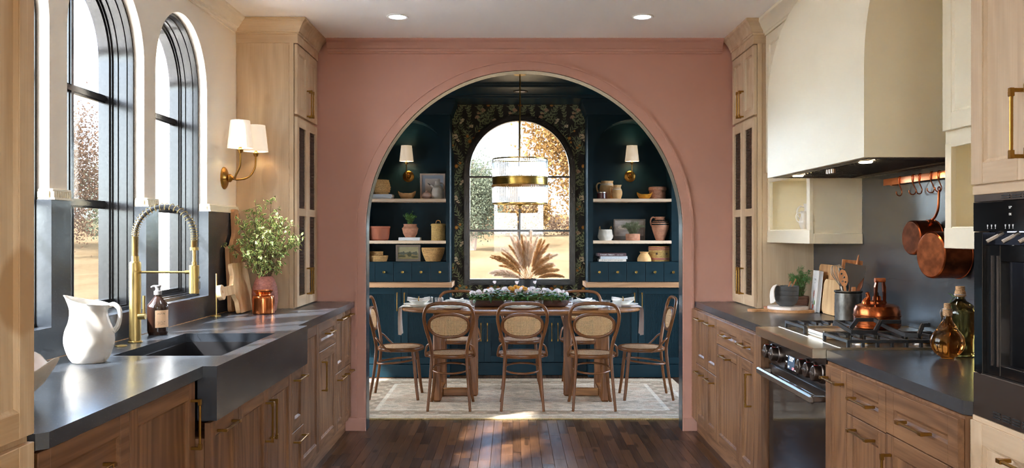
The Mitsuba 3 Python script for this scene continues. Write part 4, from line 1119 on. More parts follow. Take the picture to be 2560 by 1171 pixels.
# ---- bentwood chairs
def chair_parts():
    P = {}
    half = [(.165, -.240, 0), (.150, -.205, .20), (.137, -.186, .40), (.139, -.188, .47), (.152, -.201, .545), (.176, -.219, .63), (.1915, -.236, .71), (.187, -.250, .772), (.160, -.262, .818), (.100, -.268, .838), (0, -.270, .842)]
    pts = half + [(-x, y, z) for x, y, z in half[-2::-1]]
    P['back_frame'] = (tube(smooth_path(pts, 5), [.0105, .013, .0145, .0145, .0135, .013, .013, .013, .0135, .0145, .0145, .013, .0105], 10), 'm_chair', True)
    ov = []
    for t in np.linspace(0, 2 * math.pi, 41)[:-1]:
        c, s_ = math.cos(t), math.sin(t)
        w = .155 * (1 + .06 * s_)
        x = w * abs(c) ** .86 * np.sign(c); z = .664 + .090 * abs(s_) ** .9 * np.sign(s_)
        ov.append((x, -.186 - (z - .43) * .195, z))
    P['back_oval'] = (tube(ov, .0125, 10, closed=True), 'm_chair', True)
    # open cane webbing inside the oval
    poly = Polygon([(p[0], p[2]) for p in ov]).buffer(-.004); ms = []
    at = lambda z: -.186 - (z - .43) * .195
    pz = .0118
    def strip(x0, z0, x1, z1, w, dy):
        dx, dz = x1 - x0, z1 - z0; l = math.hypot(dx, dz) or 1; ux, uz = -dz / l * w / 2, dx / l * w / 2
        v = [(x0 + ux, at(z0) + dy, z0 + uz), (x1 + ux, at(z1) + dy, z1 + uz), (x1 - ux, at(z1) + dy, z1 - uz), (x0 - ux, at(z0) + dy, z0 - uz)]
        v += [(x, y + .0014, z) for x, y, z in v]
        return trimesh.Trimesh(np.array(v), np.array([[0, 1, 2], [0, 2, 3], [4, 6, 5], [4, 7, 6], [0, 4, 5], [0, 5, 1], [3, 2, 6], [3, 6, 7]]), process=False)
    from shapely.geometry import LineString
    def clip(l):
        g = poly.intersection(l)
        for q in getattr(g, 'geoms', [g]):
            if not q.is_empty and q.geom_type == 'LineString':
                (x0, z0), (x1, z1) = q.coords[0], q.coords[-1]; yield x0, z0, x1, z1
    for x in np.arange(-.16, .161, pz):
        for q in clip(LineString([(x, .55), (x, .79)])): ms.append(strip(*q, .0066, 0))
    for z in np.arange(.56, .78, pz):
        for q in clip(LineString([(-.18, z), (.18, z)])): ms.append(strip(*q, .0066, .0008))
    P['back_cane'] = (cat(ms), 'm_cane', False)
    rim = [(.168, .398), (.186, .398), (.196, .404), (.200, .414), (.198, .424), (.190, .430), (.172, .430), (.166, .426), (.164, .410), (.168, .398)]
    m = lathe(rim, 56); v = np.array(m.vertices); r = np.hypot(v[:, 0], v[:, 1]); th = np.arctan2(v[:, 1], v[:, 0])
    k = 1 + .035 * np.abs(np.sin(2 * th)); v[:, 0] *= k; v[:, 1] *= k * (1 - .04 * (v[:, 1] < 0))
    m = trimesh.Trimesh(v, m.faces, process=False)
    P['seat_frame'] = (m, 'm_chair', 35)
    cs = lathe([(0, .4215), (.170, .4255), (.171, .420), (0, .416)], 48)
    P['seat_cane'] = (cs, 'm_cane_seat', False)
    for s in (-1, 1):
        P['front_leg' + ('' if s < 0 else ' ')] = (tube(smooth_path([(s * .128, .118, .402), (s * .138, .132, .30), (s * .152, .150, .12), (s * .172, .166, 0)], 4), [.0155, .014, .0115], 10), 'm_chair', True)
        P['brace' + ('' if s < 0 else ' ')] = (tube(smooth_path([(s * .150, -.190, .520), (s * .176, -.165, .500), (s * .190, -.125, .455), (s * .196, -.085, .418), (s * .190, -.050, .404)], 4), .0085, 8), 'm_chair', True)
    el = [(.148 * math.cos(t), -.030 + .165 * math.sin(t), .305 + .018 * math.sin(t)) for t in np.linspace(0, 2 * math.pi, 41)[:-1]]
    P['leg_ring'] = (tube(el, .0085, 8, closed=True), 'm_chair', True)
    return P


CP = {}
for nme, (m, mm, sm) in chair_parts().items():
    if nme == 'seat_cane':
        vv = np.array(m.vertices); CP[nme] = mikit.ply(m, mm, False, uv=vv[:, :2] * 1.0)
    else: CP[nme] = mikit.ply(m, mm, sm)
CZ = .0112


def chair(x, y, rz, label):
    k = thing('dining_chair', label, 'chair', 'bentwood cane chairs round the table')
    for nme, d in CP.items(): copy(k, nme.strip(), d, X(x, y, CZ, rz))


chair(-.49, 7.06, 0, 'bentwood cane chair with its back to the kitchen, leftmost of the front three')
chair(.081, 7.06, 0, 'bentwood cane chair with its back to the kitchen, in the middle of the front three')
chair(.638, 7.06, 0, 'bentwood cane chair with its back to the kitchen, rightmost of the front three')
chair(-.49, 7.98, 180, 'bentwood cane chair behind the table on the left, facing the kitchen')
chair(.081, 7.98, 180, 'bentwood cane chair behind the table in the middle, hidden by the planter')
chair(.638, 7.98, 180, 'bentwood cane chair behind the table on the right, facing the kitchen')
chair(-.945, 7.46, -90, 'bentwood cane chair at the left end of the table, cut by the arch')
chair(1.095, 7.44, 90, 'bentwood cane chair at the right end of the table, seen from the side')

# ---- place settings
plate = lathe([(0, .006), (.075, .006), (.085, .008), (.128, .020), (.130, .022), (.128, .024), (.086, .013), (.074, .011), (0, .011)], 48)
small = lathe([(0, .006), (.055, .006), (.064, .009), (.098, .021), (.100, .023), (.098, .025), (.062, .014), (0, .012)], 44)
bowl_ = lathe([(0, .004), (.042, .004), (.052, .008), (.085, .032), (.088, .038), (.085, .038), (.050, .013), (0, .010)], 44)
tumbler = lathe([(0, 0), (.030, 0), (.036, .001), (.037, .004), (.038, .060), (.039, .066), (.0375, .066), (.0365, .060), (.0350, .012), (.028, .009), (0, .009)], 48)
tv = np.array(tumbler.vertices); th = np.arctan2(tv[:, 1], tv[:, 0]); rr = np.hypot(tv[:, 0], tv[:, 1])
kk = np.where((rr > .0362) & (tv[:, 2] > .003) & (tv[:, 2] < .058), 1 + .025 * np.sign(np.sin(24 * th)), 1.0)
tumbler.vertices = np.stack([tv[:, 0] * kk, tv[:, 1] * kk, tv[:, 2]], 1)


def napkin_mesh(kind, seed):
    r_ = np.random.default_rng(seed); n = 14
    u, w = np.meshgrid(np.linspace(-1, 1, n), np.linspace(-1, 1, n), indexing='ij')
    if kind == 'fold':                               # a folded square with a lifted corner
        x = u * .062 + .008 * w; y = w * .045
        z = .012 + .020 * np.clip(u, 0, 1) * np.clip(.4 - w, 0, 1) + .010 * (meshkit.fbm(np.stack([u * 2 + seed, w * 2, u * 0], -1), 3) - .3) + .022 * np.clip(-u - .3, 0, 1)
    else:                                            # a bow tied in the middle
        x = u * .095; y = w * .028 * (.45 + .85 * np.abs(u) ** 1.2)
        z = .016 + .016 * np.cos(w * 1.5) * (.4 + np.abs(u)) + .010 * (meshkit.fbm(np.stack([u * 3 + seed, w * 2, u * 0], -1), 3) - .5)
    top = np.stack([x, y, z], -1).reshape(-1, 3); bot = top - [0, 0, .010]
    q = (np.arange(n - 1)[:, None] * n + np.arange(n - 1)).ravel()
    f1 = np.vstack([np.stack([q, q + n, q + n + 1], 1), np.stack([q, q + n + 1, q + 1], 1)]); N = n * n
    e = [i * n for i in range(n)] + [(n - 1) * n + j for j in range(1, n)] + [i * n + n - 1 for i in range(n - 2, -1, -1)] + [j for j in range(n - 2, 0, -1)]
    sk_ = []
    for i in range(len(e)):
        a_, b_ = e[i], e[(i + 1) % len(e)]; sk_ += [[a_, a_ + N, b_ + N], [a_, b_ + N, b_]]
    return trimesh.Trimesh(np.vstack([top, bot]), np.vstack([f1, f1[:, ::-1] + N, np.array(sk_)]), process=False)


PL, SM, BO, TU = mikit.ply(plate, 'm_white_ceramic', 30), mikit.ply(small, 'm_white_ceramic', 30), mikit.ply(bowl_, 'm_white_ceramic', 30), mikit.ply(tumbler, 'm_thin_glass', 30)
mat('m_cutlery', lin(120, 96, 62), .3, metal=1.)
def fork():
    return cat(bx(-.003, .003, -.09, .03, .002, .004, .0008), hull([(x, y, z) for x, y in ((-.003, .03), (.003, .03), (-.009, .05), (.009, .05)) for z in (.002, .005)]), [bx(-.009 + q * .005, -.006 + q * .005, .05, .095, .003, .006) for q in range(4)])
def knife():
    return cat(bx(-.004, .004, -.10, -.01, .001, .006, .001), hull([(x, y, z) for x, y in ((-.004, -.01), (.006, -.01), (.006, .08), (-.004, .10)) for z in (.002, .0035)]))
FK, KN = mikit.ply(fork(), 'm_cutlery', False), mikit.ply(knife(), 'm_cutlery', False)
SETS = [(-.49, 7.235, 0, 'the leftmost front chair'), (.081, 7.235, 0, 'the middle front chair'), (.638, 7.235, 0, 'the rightmost front chair'), (-.49, 7.765, 180, 'the left rear chair'), (.638, 7.765, 180, 'the right rear chair'),
        (-.795, 7.50, -90, 'the left end of the table'), (.945, 7.50, 90, 'the right end of the table')]
for q, (x, y, rz, where) in enumerate(SETS):
    z = TZ + .0004; end = abs(rz) == 90
    def set_(name, d, lab, c_, dx=0, dy=0, dz=0, r=0, g=None):
        kk_ = thing(name, lab, c_, g); M = X(x, y, z, rz) @ X(dx, dy, dz, r)
        scene[kk_] = {**d, 'to_world': M}; return kk_
    if end: z += .0035
    set_('dinner_plate', PL, f'large white stoneware plate at {where}', 'plate', g='dinner plates on the table')
    set_('side_plate', BO if end else SM, f'smaller white {"bowl" if end else "plate"} stacked on the dinner plate at {where}', 'bowl' if end else 'plate', dz=.0115, g='upper plates on the table')
    kind = 'bow' if end else 'fold'
    kn_ = thing('napkin', f'{"white bow-tied napkin" if end else "white folded napkin"} on the plates at {where}', 'napkin', 'napkins on the plates')
    zz0 = .0115 + (.032 if end else .013)
    M = X(x, y, z, rz) @ X(.0, 0, zz0, 90 if end else 15 + 20 * (q % 3))
    scene[kn_ + '__cloth'] = mikit.ply(napkin_mesh(kind, q), 'm_linen', True, to_world=M)
    if end: scene[kn_ + '__ring'] = mikit.ply(mv(trimesh.creation.torus(.021, .004, major_sections=28, minor_sections=8), XN(0, 0, .016, ry=90)), 'm_brass_old', True, to_world=M)
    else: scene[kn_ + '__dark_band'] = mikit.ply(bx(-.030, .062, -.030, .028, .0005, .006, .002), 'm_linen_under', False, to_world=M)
    set_('water_glass', TU, f'ribbed water glass beside the plate at {where}', 'glass', dx=.145 if not end else -.16, dy=.12 if not end else .07, g='water glasses on the table')
    set_('fork', FK, f'small brass fork beside the plate at {where}', 'fork', dx=-.155, dy=-.02, g='forks on the table')
    set_('knife', KN, f'brass knife beside the plate at {where}', 'knife', dx=.158, dy=-.02, g='knives on the table')
kk_ = thing('water_glass', 'ribbed water glass in front of the flower planter near its middle', 'glass', 'water glasses on the table')
scene[kk_] = {**TU, 'to_world': X(-.03, 7.285, TZ + .0004)}
# cloths draped over the ends of the table
for s, mm, lab in ((-1, 'm_linen', 'white cloth runner hanging over the left end of the table'), (1, 'm_linen_grey', 'grey cloth runner hanging over the right end of the table')):
    ctr_ = TC[0] + s * 1.012
    path = [(ctr_ - s * .36, TZ + .0012), (ctr_ - s * .10, TZ + .0012), (ctr_ - s * .012, TZ + .003), (ctr_ + s * .012, TZ - .004), (ctr_ + s * .017, TZ - .05), (ctr_ + s * .015, TZ - .14), (ctr_ + s * .010, TZ - .235)]
    pp = smooth_path([(p[0], 0, p[1]) for p in path], 6)
    vv = []; nw = 12
    for i, p in enumerate(pp):
        for w_ in np.linspace(-1, 1, nw):
            t_ = max(0, (TZ - .02 - p[2]) / .22)
            vv.append((p[0] + s * .012 * t_ * math.sin(w_ * 5 + .5), 7.50 + w_ * (.115 - .035 * t_), p[2] - .008 * t_ * math.cos(w_ * 2.1)))
    vv = np.array(vv); nn = len(pp)
    tl = vv.copy(); tl[:, 2] += .0; nrm = np.zeros_like(vv)
    q_ = (np.arange(nn - 1)[:, None] * nw + np.arange(nw - 1)).ravel()
    f1 = np.vstack([np.stack([q_, q_ + nw, q_ + nw + 1], 1), np.stack([q_, q_ + nw + 1, q_ + 1], 1)])
    me = trimesh.Trimesh(vv, f1, process=False)
    vn = np.array(me.vertex_normals); vn *= np.sign((vn * np.array([s, 0, 1.0])).sum(1, keepdims=True) + 1e-9)
    solo('table_runner', trimesh.Trimesh(np.vstack([vv, vv + vn * .0022]), np.vstack([f1, f1[:, ::-1] + len(vv)]), process=False), mm, lab, 'cloth', True)

# ---- planter of cyclamen with lemons
pl = thing('flower_planter', 'long dark wooden trough with moss and white cyclamen as the table centrepiece', 'planter')
PX, PY, PZ = .062, 7.50, TZ + .0006
def stadium(l, w): return sbox(-l + w, -w, l - w, w).buffer(0).union(Point(-l + w, 0).buffer(w, 24)).union(Point(l - w, 0).buffer(w, 24))
ringsT = []
for l, w, z in ((.385, .085, 0), (.408, .104, .010), (.420, .114, .030), (.424, .118, .056), (.424, .118, .060), (.412, .108, .060), (.40, .10, .04)):
    po = np.array(stadium(l, w).exterior.coords)[:-1]
    ringsT.append([(PX + x, PY + y, PZ + z) for x, y in po])
nT = len(ringsT[0]); v = np.array([p for r_ in ringsT for p in r_]); f = []
for i in range(len(ringsT) - 1):
    for q in range(nT):
        q2 = (q + 1) % nT; f += [[i * nT + q, (i + 1) * nT + q, (i + 1) * nT + q2], [i * nT + q, (i + 1) * nT + q2, i * nT + q2]]
v = np.vstack([v, [PX, PY, PZ]]); f += [[len(v) - 1, q, (q + 1) % nT] for q in range(nT)]
part(pl, 'trough', trimesh.Trimesh(v, np.array(f), process=False), 'm_dough_bowl', 30)
rg = np.random.default_rng(3)
mo = trimesh.creation.icosphere(4, 1.0); mvv = np.array(mo.vertices); mvv *= np.array([.420, .114, .034]); mvv *= (1 + .18 * (meshkit.fbm(np.array(mo.vertices) * 9, 3) - .5))[:, None]; mvv[:, 0] = np.sign(mvv[:, 0]) * .424 * (np.abs(mvv[:, 0]) / .424) ** .55
mvv[:, 2] = np.maximum(mvv[:, 2], -.02)
part(pl, 'moss', trimesh.Trimesh(mvv + [PX, PY, PZ + .060], mo.faces, process=False), 'm_moss', False)
fz = []
for q in range(2600):
    t = rg.random() * 6.28; e = rg.random() ** .5
    x, y = .426 * e ** .6 * np.sign(math.cos(t)) * abs(math.cos(t)) ** .5, .122 * e * math.sin(t); z = .062 + .036 * (1 - e ** 2) + rg.random() * .012
    d = rg.normal(size=3) * .006; d[2] = abs(d[2]) + .004
    p = np.array([PX + x, PY + y, PZ + z]); fz.append([p - [.0012, 0, 0], p + [.0012, 0, 0], p + d])
fz = np.array(fz).reshape(-1, 3)
part(pl, 'moss_tufts', (fz, np.arange(len(fz)).reshape(-1, 3)), 'm_moss', kind='stuff')
def heart(s=1.0):
    t = np.linspace(0, 2 * math.pi, 25)[:-1]
    x = .016 * np.sin(t) ** 3 * s * 1.15; y = s * (.013 * np.cos(t) - .005 * np.cos(2 * t) - .002 * np.cos(3 * t))
    z = -.35 * (x ** 2 + y ** 2) / .02 * 1.0
    v = np.vstack([np.stack([x, y, z], 1), [[0, .004 * s, 0]]]); n = 24
    return trimesh.Trimesh(v, np.array([[n, q, (q + 1) % n] for q in range(n)]), process=False)
HE = [mikit.ply(heart(1.25), m_, False) for m_ in ('m_leaf_dark', 'm_leaf_mid')]
for q in range(285):
    x = rg.uniform(-.425, .425); y = rg.uniform(-.12, .12); hgt = (1 - (x / .50) ** 2) * .052
    big = q < 11
    if big: x, y = -.36 + q * .072 + rg.uniform(-.02, .02), -.124
    z = (.070 + .012 * rg.random()) if big else .094 + hgt * rg.random() + .012 * rg.random() - .022 * (y < -.07) * rg.random()
    if not big and q % 5 < 2: y = -.118 - .012 * rg.random(); z = .070 + .036 * rg.random() + hgt * .3
    M = X(PX + x, PY + y, PZ + z, rg.uniform(-40, 40) if big else rg.uniform(0, 360), rg.uniform(-12, 12), rg.uniform(55, 85) if big else rg.uniform(-28, 38), rg.uniform(1.35, 1.75) if big else rg.uniform(.7, 1.2))
    copy(pl, 'leaf', HE[int(rg.random() < (.8 if big else .42))], M)
def cyclamen(tilt, wide):
    ms = []
    for q in range(5):
        a_ = q * 72 + 10
        u_ = np.linspace(0, 1, 7); w_ = np.array([.003, .008, .012, .0135, .012, .008, .002]) * wide
        v = []
        for t, w in zip(u_, w_):
            y, z = .004 + .024 * t * math.sin(tilt), .026 * t * math.cos(tilt) - .010 * t * t * math.sin(tilt)
            rip = .0022 * math.sin(t * 9 + q)
            v += [(-w, y + rip, z + .003), (0, y - rip, z), (w, y + rip, z + .003)]
        f = []
        for i in range(6):
            b = i * 3
            for p_, r_ in ((0, 1), (1, 2)): f += [[b + p_, b + r_, b + r_ + 3], [b + p_, b + r_ + 3, b + p_ + 3]]
        ms.append(mv(trimesh.Trimesh(np.array(v), np.array(f), process=False), XN(rz=a_)))
    return cat(ms)
CYC = [mikit.ply(cyclamen(t, w), 'm_petal', True) for t, w in ((.85, 1.1), (1.25, 1.15), (.30, .75))]
spots = [(-.405, -.02, .115), (-.37, -.03, .118), (-.345, .02, .125), (-.32, -.04, .12), (-.29, .0, .128), (-.265, -.03, .135), (-.24, .02, .14), (-.20, -.01, .142), (-.18, .03, .15), (-.15, -.03, .145), (-.12, .0, .150), (-.09, -.05, .135), (-.07, .02, .15),
         (-.02, -.05, .14), (.02, -.04, .15), (.05, .0, .145), (.09, -.03, .148), (.115, .02, .15), (.14, -.03, .145), (.17, .0, .142), (.21, -.02, .14), (.235, .02, .138), (.26, -.03, .13), (.30, -.01, .128), (.32, .0, .14), (.345, -.03, .125), (.375, .0, .125), (.405, -.02, .112), (-.21, .03, .200), (-.02, .04, .195), (.135, .05, .198)]
for j, (x, y, z) in enumerate(spots):
    up = z > .19
    copy(pl, 'flower', CYC[2 if up else j % 2], X(PX + x, PY + y, PZ + z - .010, rg.uniform(0, 360), rg.uniform(-70, 70) if not up else 5, rg.uniform(-70, 70) if not up else 0, 1.0 + .35 * rg.random()))
st = [tube([(PX + x, PY + y, PZ + .09), (PX + x + .004, PY + y, PZ + z - .01)], .0013, 5) for x, y, z in spots]
part(pl, 'flower_stems', cat(st), 'm_leaf_mid', kind='stuff')
LE = None
lm = sph(.019, n=3, s=(1.15, 1, 1))
for q, (x, y, z) in enumerate(((-.055, -.01, .150), (-.03, .02, .165), (-.005, -.01, .158), (.028, .02, .158), (.052, 0, .148), (-.075, .02, .155))):
    kk_ = thing('lemon', ('leftmost', 'topmost left', 'front middle', 'right of the middle', 'rightmost', 'rear left')[q] + ' yellow orange fruit among the white flowers of the planter', 'fruit', 'fruit in the planter')
    scene[kk_] = mikit.ply(lm, 'm_lemon', True, to_world=X(PX + x, PY + y, PZ + z, q * 40, 20))

# ---- pampas grass on the window seat
vs = thing('pampas_vase', 'dark bowl vase of dried pampas grass in front of the dining window', 'vase')
VX, VY, VZ = .155, 8.72, .743
part(vs, 'bowl', lathe([(0, 0), (.06, 0), (.075, .02), (.086, .10), (.088, .195), (.082, .205), (.078, .19), (.07, .05), (0, .04)], 36, (VX, VY, VZ)), 'm_black_dull', 30)
rg = np.random.default_rng(21)
def plume(a0, lean, length, fat):
    base = np.array([VX + .035 * math.sin(a0), VY + .02 * math.cos(a0), VZ + .17])
    d = np.array([math.sin(lean) * math.cos(a0), .45 * math.sin(lean) * math.sin(a0), math.cos(lean)]); d /= np.linalg.norm(d)
    pts = []; p = base.copy(); dd = d.copy()
    for q in range(9):
        pts.append(p.copy()); dd = dd + np.array([math.cos(a0) * .02 * q * math.sin(lean), 0, -.022 * q * math.sin(lean)]); dd /= np.linalg.norm(dd); p = p + dd * length / 8
    pts = np.array(pts)
    ms = [tube(pts, .0014, 4)]
    n = 520
    T_ = .34 + .66 * rg.random(n) ** .9
    i = np.clip((T_ * 8).astype(int), 0, 7); fr_ = T_ * 8 - i
    c = pts[i] * (1 - fr_[:, None]) + pts[i + 1] * fr_[:, None]; t = pts[i + 1] - pts[i]; t /= np.linalg.norm(t, axis=1, keepdims=True)
    w = fat * np.sin(np.clip((T_ - .26) / .78, 0, 1) * math.pi) ** .7
    o = rg.normal(size=(n, 3)); o -= t * (o * t).sum(1, keepdims=True); o /= np.linalg.norm(o, axis=1, keepdims=True)
    mid = c + o * (w * rg.uniform(.3, 1, n))[:, None] * .7 + t * .014
    tip = mid + o * (w * .45)[:, None] + t * (.010 + .018 * rg.random((n, 1))) - [0, 0, .004] + rg.normal(size=(n, 3)) * .006
    s_ = np.cross(o, t) * .0011
    v = np.stack([c, mid - s_, tip, mid + s_], 1).reshape(-1, 3)
    h = mid + rg.normal(size=(n, 3)) * .011
    v2 = np.stack([mid - s_, mid + s_, h], 1).reshape(-1, 3)
    k4 = np.arange(n)[:, None] * 4; k3 = np.arange(n)[:, None] * 3 + len(v)
    ms.append(trimesh.Trimesh(np.vstack([v, v2]), np.vstack([k4 + [0, 1, 2], k4 + [0, 2, 3], k3 + [0, 1, 2]]), process=False))
    return cat(ms)
for q in range(46):
    lean = [.05, .22, .40, .58, .78, .98, 1.15][q % 7] + rg.uniform(-.08, .08)
    a0 = (0 if (q // 7) % 2 else math.pi) + rg.uniform(-1.1, 1.1)
    L = (.50 if lean < .5 else .43 if lean < .9 else .37) * rg.uniform(.70, 1.0)
    part(vs, 'plume', plume(a0, lean, L, .020 + .010 * rg.random()), 'm_plume' if rg.random() < .55 else 'm_plume_pale')

# ---- pendant lamp over the table
pn = thing('pendant_lamp', 'brass and ribbed glass drum pendant hanging over the dining table', 'pendant lamp')
LX, LY = .068, 7.50; z0, z1, R_ = 1.643, 2.030, .232
part(pn, 'canopy', lathe([(0, 2.745), (.05, 2.745), (.056, 2.7525), (.056, 2.7598), (0, 2.7598)], 36, (LX, LY, 0)), 'm_brass', 30)
part(pn, 'rod', cat(tube([(LX, LY, 2.75), (LX, LY, 1.62)], .0055, 12), lathe([(0, .02), (.0085, .02), (.0085, -.02), (0, -.02)][::-1], 16, (LX, LY, 2.22))), 'm_brass', 30)
for za, zb in ((z0, z0 + .010), (z1 - .010, z1)):
    part(pn, 'hoop', lathe([(R_ - .010, za), (R_ + .003, za), (R_ + .003, zb), (R_ - .010, zb), (R_ - .010, za)], 72, (LX, LY, 0)), 'm_brass', 30)
part(pn, 'band', lathe([(R_ - .006, 1.803), (R_ + .004, 1.803), (R_ + .007, 1.806), (R_ + .007, 1.812), (R_ + .004, 1.815), (R_ + .004, 1.860), (R_ + .007, 1.863), (R_ + .007, 1.869), (R_ + .004, 1.872), (R_ - .006, 1.872), (R_ - .006, 1.803)], 72, (LX, LY, 0)), 'm_brass', 30)
n = 84
for za, zb in ((z0 + .010, 1.803), (1.872, z1 - .010)):
    for q in range(n):
        t = 2 * math.pi * q / n
        if q == 0: rod = mikit.ply(tube([(0, 0, za), (0, 0, zb)], .0072, 10), 'm_glass', 40)
        scene[numbered(pn + '__glass_rod')] = {**rod, 'to_world': ST().translate([LX + R_ * math.cos(t), LY + R_ * math.sin(t), 0])}
part(pn, 'spider', cat([tube([(LX, LY, 1.84), (LX + R_ * math.cos(t), LY + R_ * math.sin(t), 1.84)], .004, 8) for t in np.arange(6) * math.pi / 3]), 'm_brass', 30)
part(pn, 'finial', lathe([(0, 1.600), (.008, 1.603), (.012, 1.615), (.010, 1.625), (.020, 1.634), (.024, 1.642), (0, 1.642)], 24, (LX, LY, 0)), 'm_brass', 30)
part(pn, 'bottom_spokes', cat([tube([(LX, LY, z0 + .004), (LX + R_ * math.cos(t), LY + R_ * math.sin(t), z0 + .004)], .003, 6) for t in np.arange(6) * math.pi / 3]), 'm_brass', 30)
sock = lathe([(0, 0), (.014, 0), (.014, .045), (.016, .047), (.016, .052), (0, .052)], 20)
bulb = lathe([(0, 0), (.008, 0), (.009, .012), (.0165, .035), (.017, .050), (.012, .064), (0, .070)], 20)
for q in range(6):
    t = math.pi / 6 + q * math.pi / 3; x, y = LX + .125 * math.cos(t), LY + .125 * math.sin(t)
    for s in (1, -1):
        M = ST().translate([x, y, 1.84]) if s > 0 else ST().translate([x, y, 1.835]).rotate([1, 0, 0], 180)
        part(pn, 'socket', sock, 'm_brass_old', 30, to_world=M)
        part(pn, 'bulb', bulb, 'm_white_paint', 30, to_world=M @ ST().translate([0, 0, .052]), emitter={'type': 'area', 'radiance': rgb((1.6, 1.25, .8))})

# ---- wall lamps with white shades
def shade(parent, x, y, z, rb=.0705, rt=.053, h=.160):
    part(parent, 'shade', lathe([(rb - .002, z), (rb, z), (rt, z + h), (rt - .002, z + h)], 40, (x, y, 0)), 'm_linen', 30, label='lit white lamp shade', emitter={'type': 'area', 'radiance': rgb(SHADE)})
    part(parent, 'shade_lining', lathe([(rt - .003, z + h - .001), (rb - .003, z + .001)], 40, (x, y, 0)), 'm_linen', 30)
    part(parent, 'bulb', sph(.018, (x, y, z + .075), 2), 'm_white_paint', True, emitter={'type': 'area', 'radiance': rgb(BULB)})
    part(parent, 'holder', lathe([(0, z - .030), (.012, z - .028), (.016, z - .012), (.017, z - .008), (.009, z), (.009, z + .05), (0, z + .05)], 20, (x, y, 0)), 'm_brass_old', 30)


for xs, xp, lab in ((-1.052, -1.044, 'single brass wall lamp with a white shade in the left arched niche'), (1.196, 1.19, 'single brass wall lamp with a white shade in the right arched niche')):
    k = thing('wall_lamp', lab, 'wall lamp')
    part(k, 'back_plate', mv(lathe([(0, .022), (.012, .022), (.018, .016), (.022, .017), (.026, .011), (.040, .010), (.052, .006), (.057, .003), (.057, 0), (0, 0)], 40), XN(xp, 8.8745, 1.97, rx=90)), 'm_brass_old', 30)
    part(k, 'arm', tube(smooth_path([(xp, 8.853, 1.965), (xp + (xs - xp) * .3, 8.80, 1.962), (xs, 8.778, 1.99), (xs, 8.775, 2.04), (xs, 8.775, 2.09)], 6), .0052, 10), 'm_brass_old', True)
    shade(k, xs, 8.775, 2.113, h=.158)
k = thing('wall_lamp', 'two-armed brass wall lamp with white shades on the cream window wall', 'wall lamp')
part(k, 'back_plate', mv(lathe([(0, .060), (.010, .060), (.014, .050), (.024, .042), (.026, .034), (.018, .030), (.030, .024), (.050, .016), (.062, .010), (.068, .004), (.068, 0), (0, 0)], 44), XN(XL + .0005, 5.366, 1.73, ry=90)), 'm_brass_old', 30)
for y, xs in ((5.255, -1.623), (5.487, -1.597)):
    s = 1 if y > 5.366 else -1
    part(k, 'arm', tube(smooth_path([(XL + .05, 5.366, 1.730), (XL + .075, 5.366 + s * .03, 1.722), (xs - .035, 5.366 + s * .085, 1.742), (xs - .004, y - s * .01, 1.80), (xs, y, 1.875)], 8), .0058, 10), 'm_brass_old', True)
    shade(k, xs, y, 1.902, .0755, .0565, .165)
# ================================================================== things on the kitchen counters
CT = .9144
# ---- white pitcher
def pitcher_mesh(prof, n, spout, lean=0.0, lip=.25):
    """Lathe with the rim drawn out into a spout towards -x. prof: outer radius per height, closed inside by an offset."""
    zs = np.array([p[1] for p in prof]); rs = np.array([p[0] for p in prof]); H = zs.max()
    th = np.linspace(0, 2 * math.pi, n + 1)[:-1]; v = []
    def ringp(r, z, k):
        out = []
        for t in th:
            c = math.cos(t); sp = max(0, -c) ** 6 * k
            out.append(((r + spout * sp) * math.cos(t), (r * (1 - .18 * k * max(0, -c))) * math.sin(t), z + lip * spout * sp + lean * k * c))
        return out
    ks = np.clip((zs / H - .62) / .38, 0, 1) ** 1.6
    rings = [ringp(r, z, k) for r, z, k in zip(rs, zs, ks)]
    t_ = .0035
    for r, z, k in list(zip(rs, zs, ks))[::-1]:
        if z > .012: rings.append(ringp(max(r - t_, .002), z if z < H else z - .0005, k))
    v = np.array(rings).reshape(-1, 3); f = []
    for i in range(len(rings) - 1):
        for q in range(n):
            q2 = (q + 1) % n; f += [[i * n + q, i * n + q2, (i + 1) * n + q2], [i * n + q, (i + 1) * n + q2, (i + 1) * n + q]]
    b = len(v); v = np.vstack([v, [0, 0, zs[0]], [0, 0, .012]]); l = (len(rings) - 1) * n
    for q in range(n): f += [[b, (q + 1) % n, q], [b + 1, l + q, l + (q + 1) % n]]
    return trimesh.Trimesh(v, np.array(f), process=False)


def spl(pts, n=6):
    p = smooth_path([(r, 0, z) for r, z in pts], n); return [(a, c) for a, _, c in p]


k = thing('pitcher', 'large cream white ceramic pitcher on the worktop in front of the faucet', 'pitcher')
pp = spl([(.055, 0), (.060, .004), (.074, .028), (.0865, .072), (.084, .112), (.070, .152), (.0625, .186), (.066, .212), (.070, .2235)])
part(k, 'body', mv(pitcher_mesh(pp, 56, .026, -.012, .5), XN(-1.566, 3.26, CT)), 'm_white_ceramic', True)
part(k, 'handle', mv(tube(smooth_path([(.064, 0, .205), (.084, 0, .212), (.103, 0, .196), (.106, 0, .165), (.098, 0, .130), (.083, 0, .112)], 6), [.008, .0095, .0085, .008, .009, .010], 12), XN(-1.566, 3.26, CT, rz=12)), 'm_white_ceramic', True)

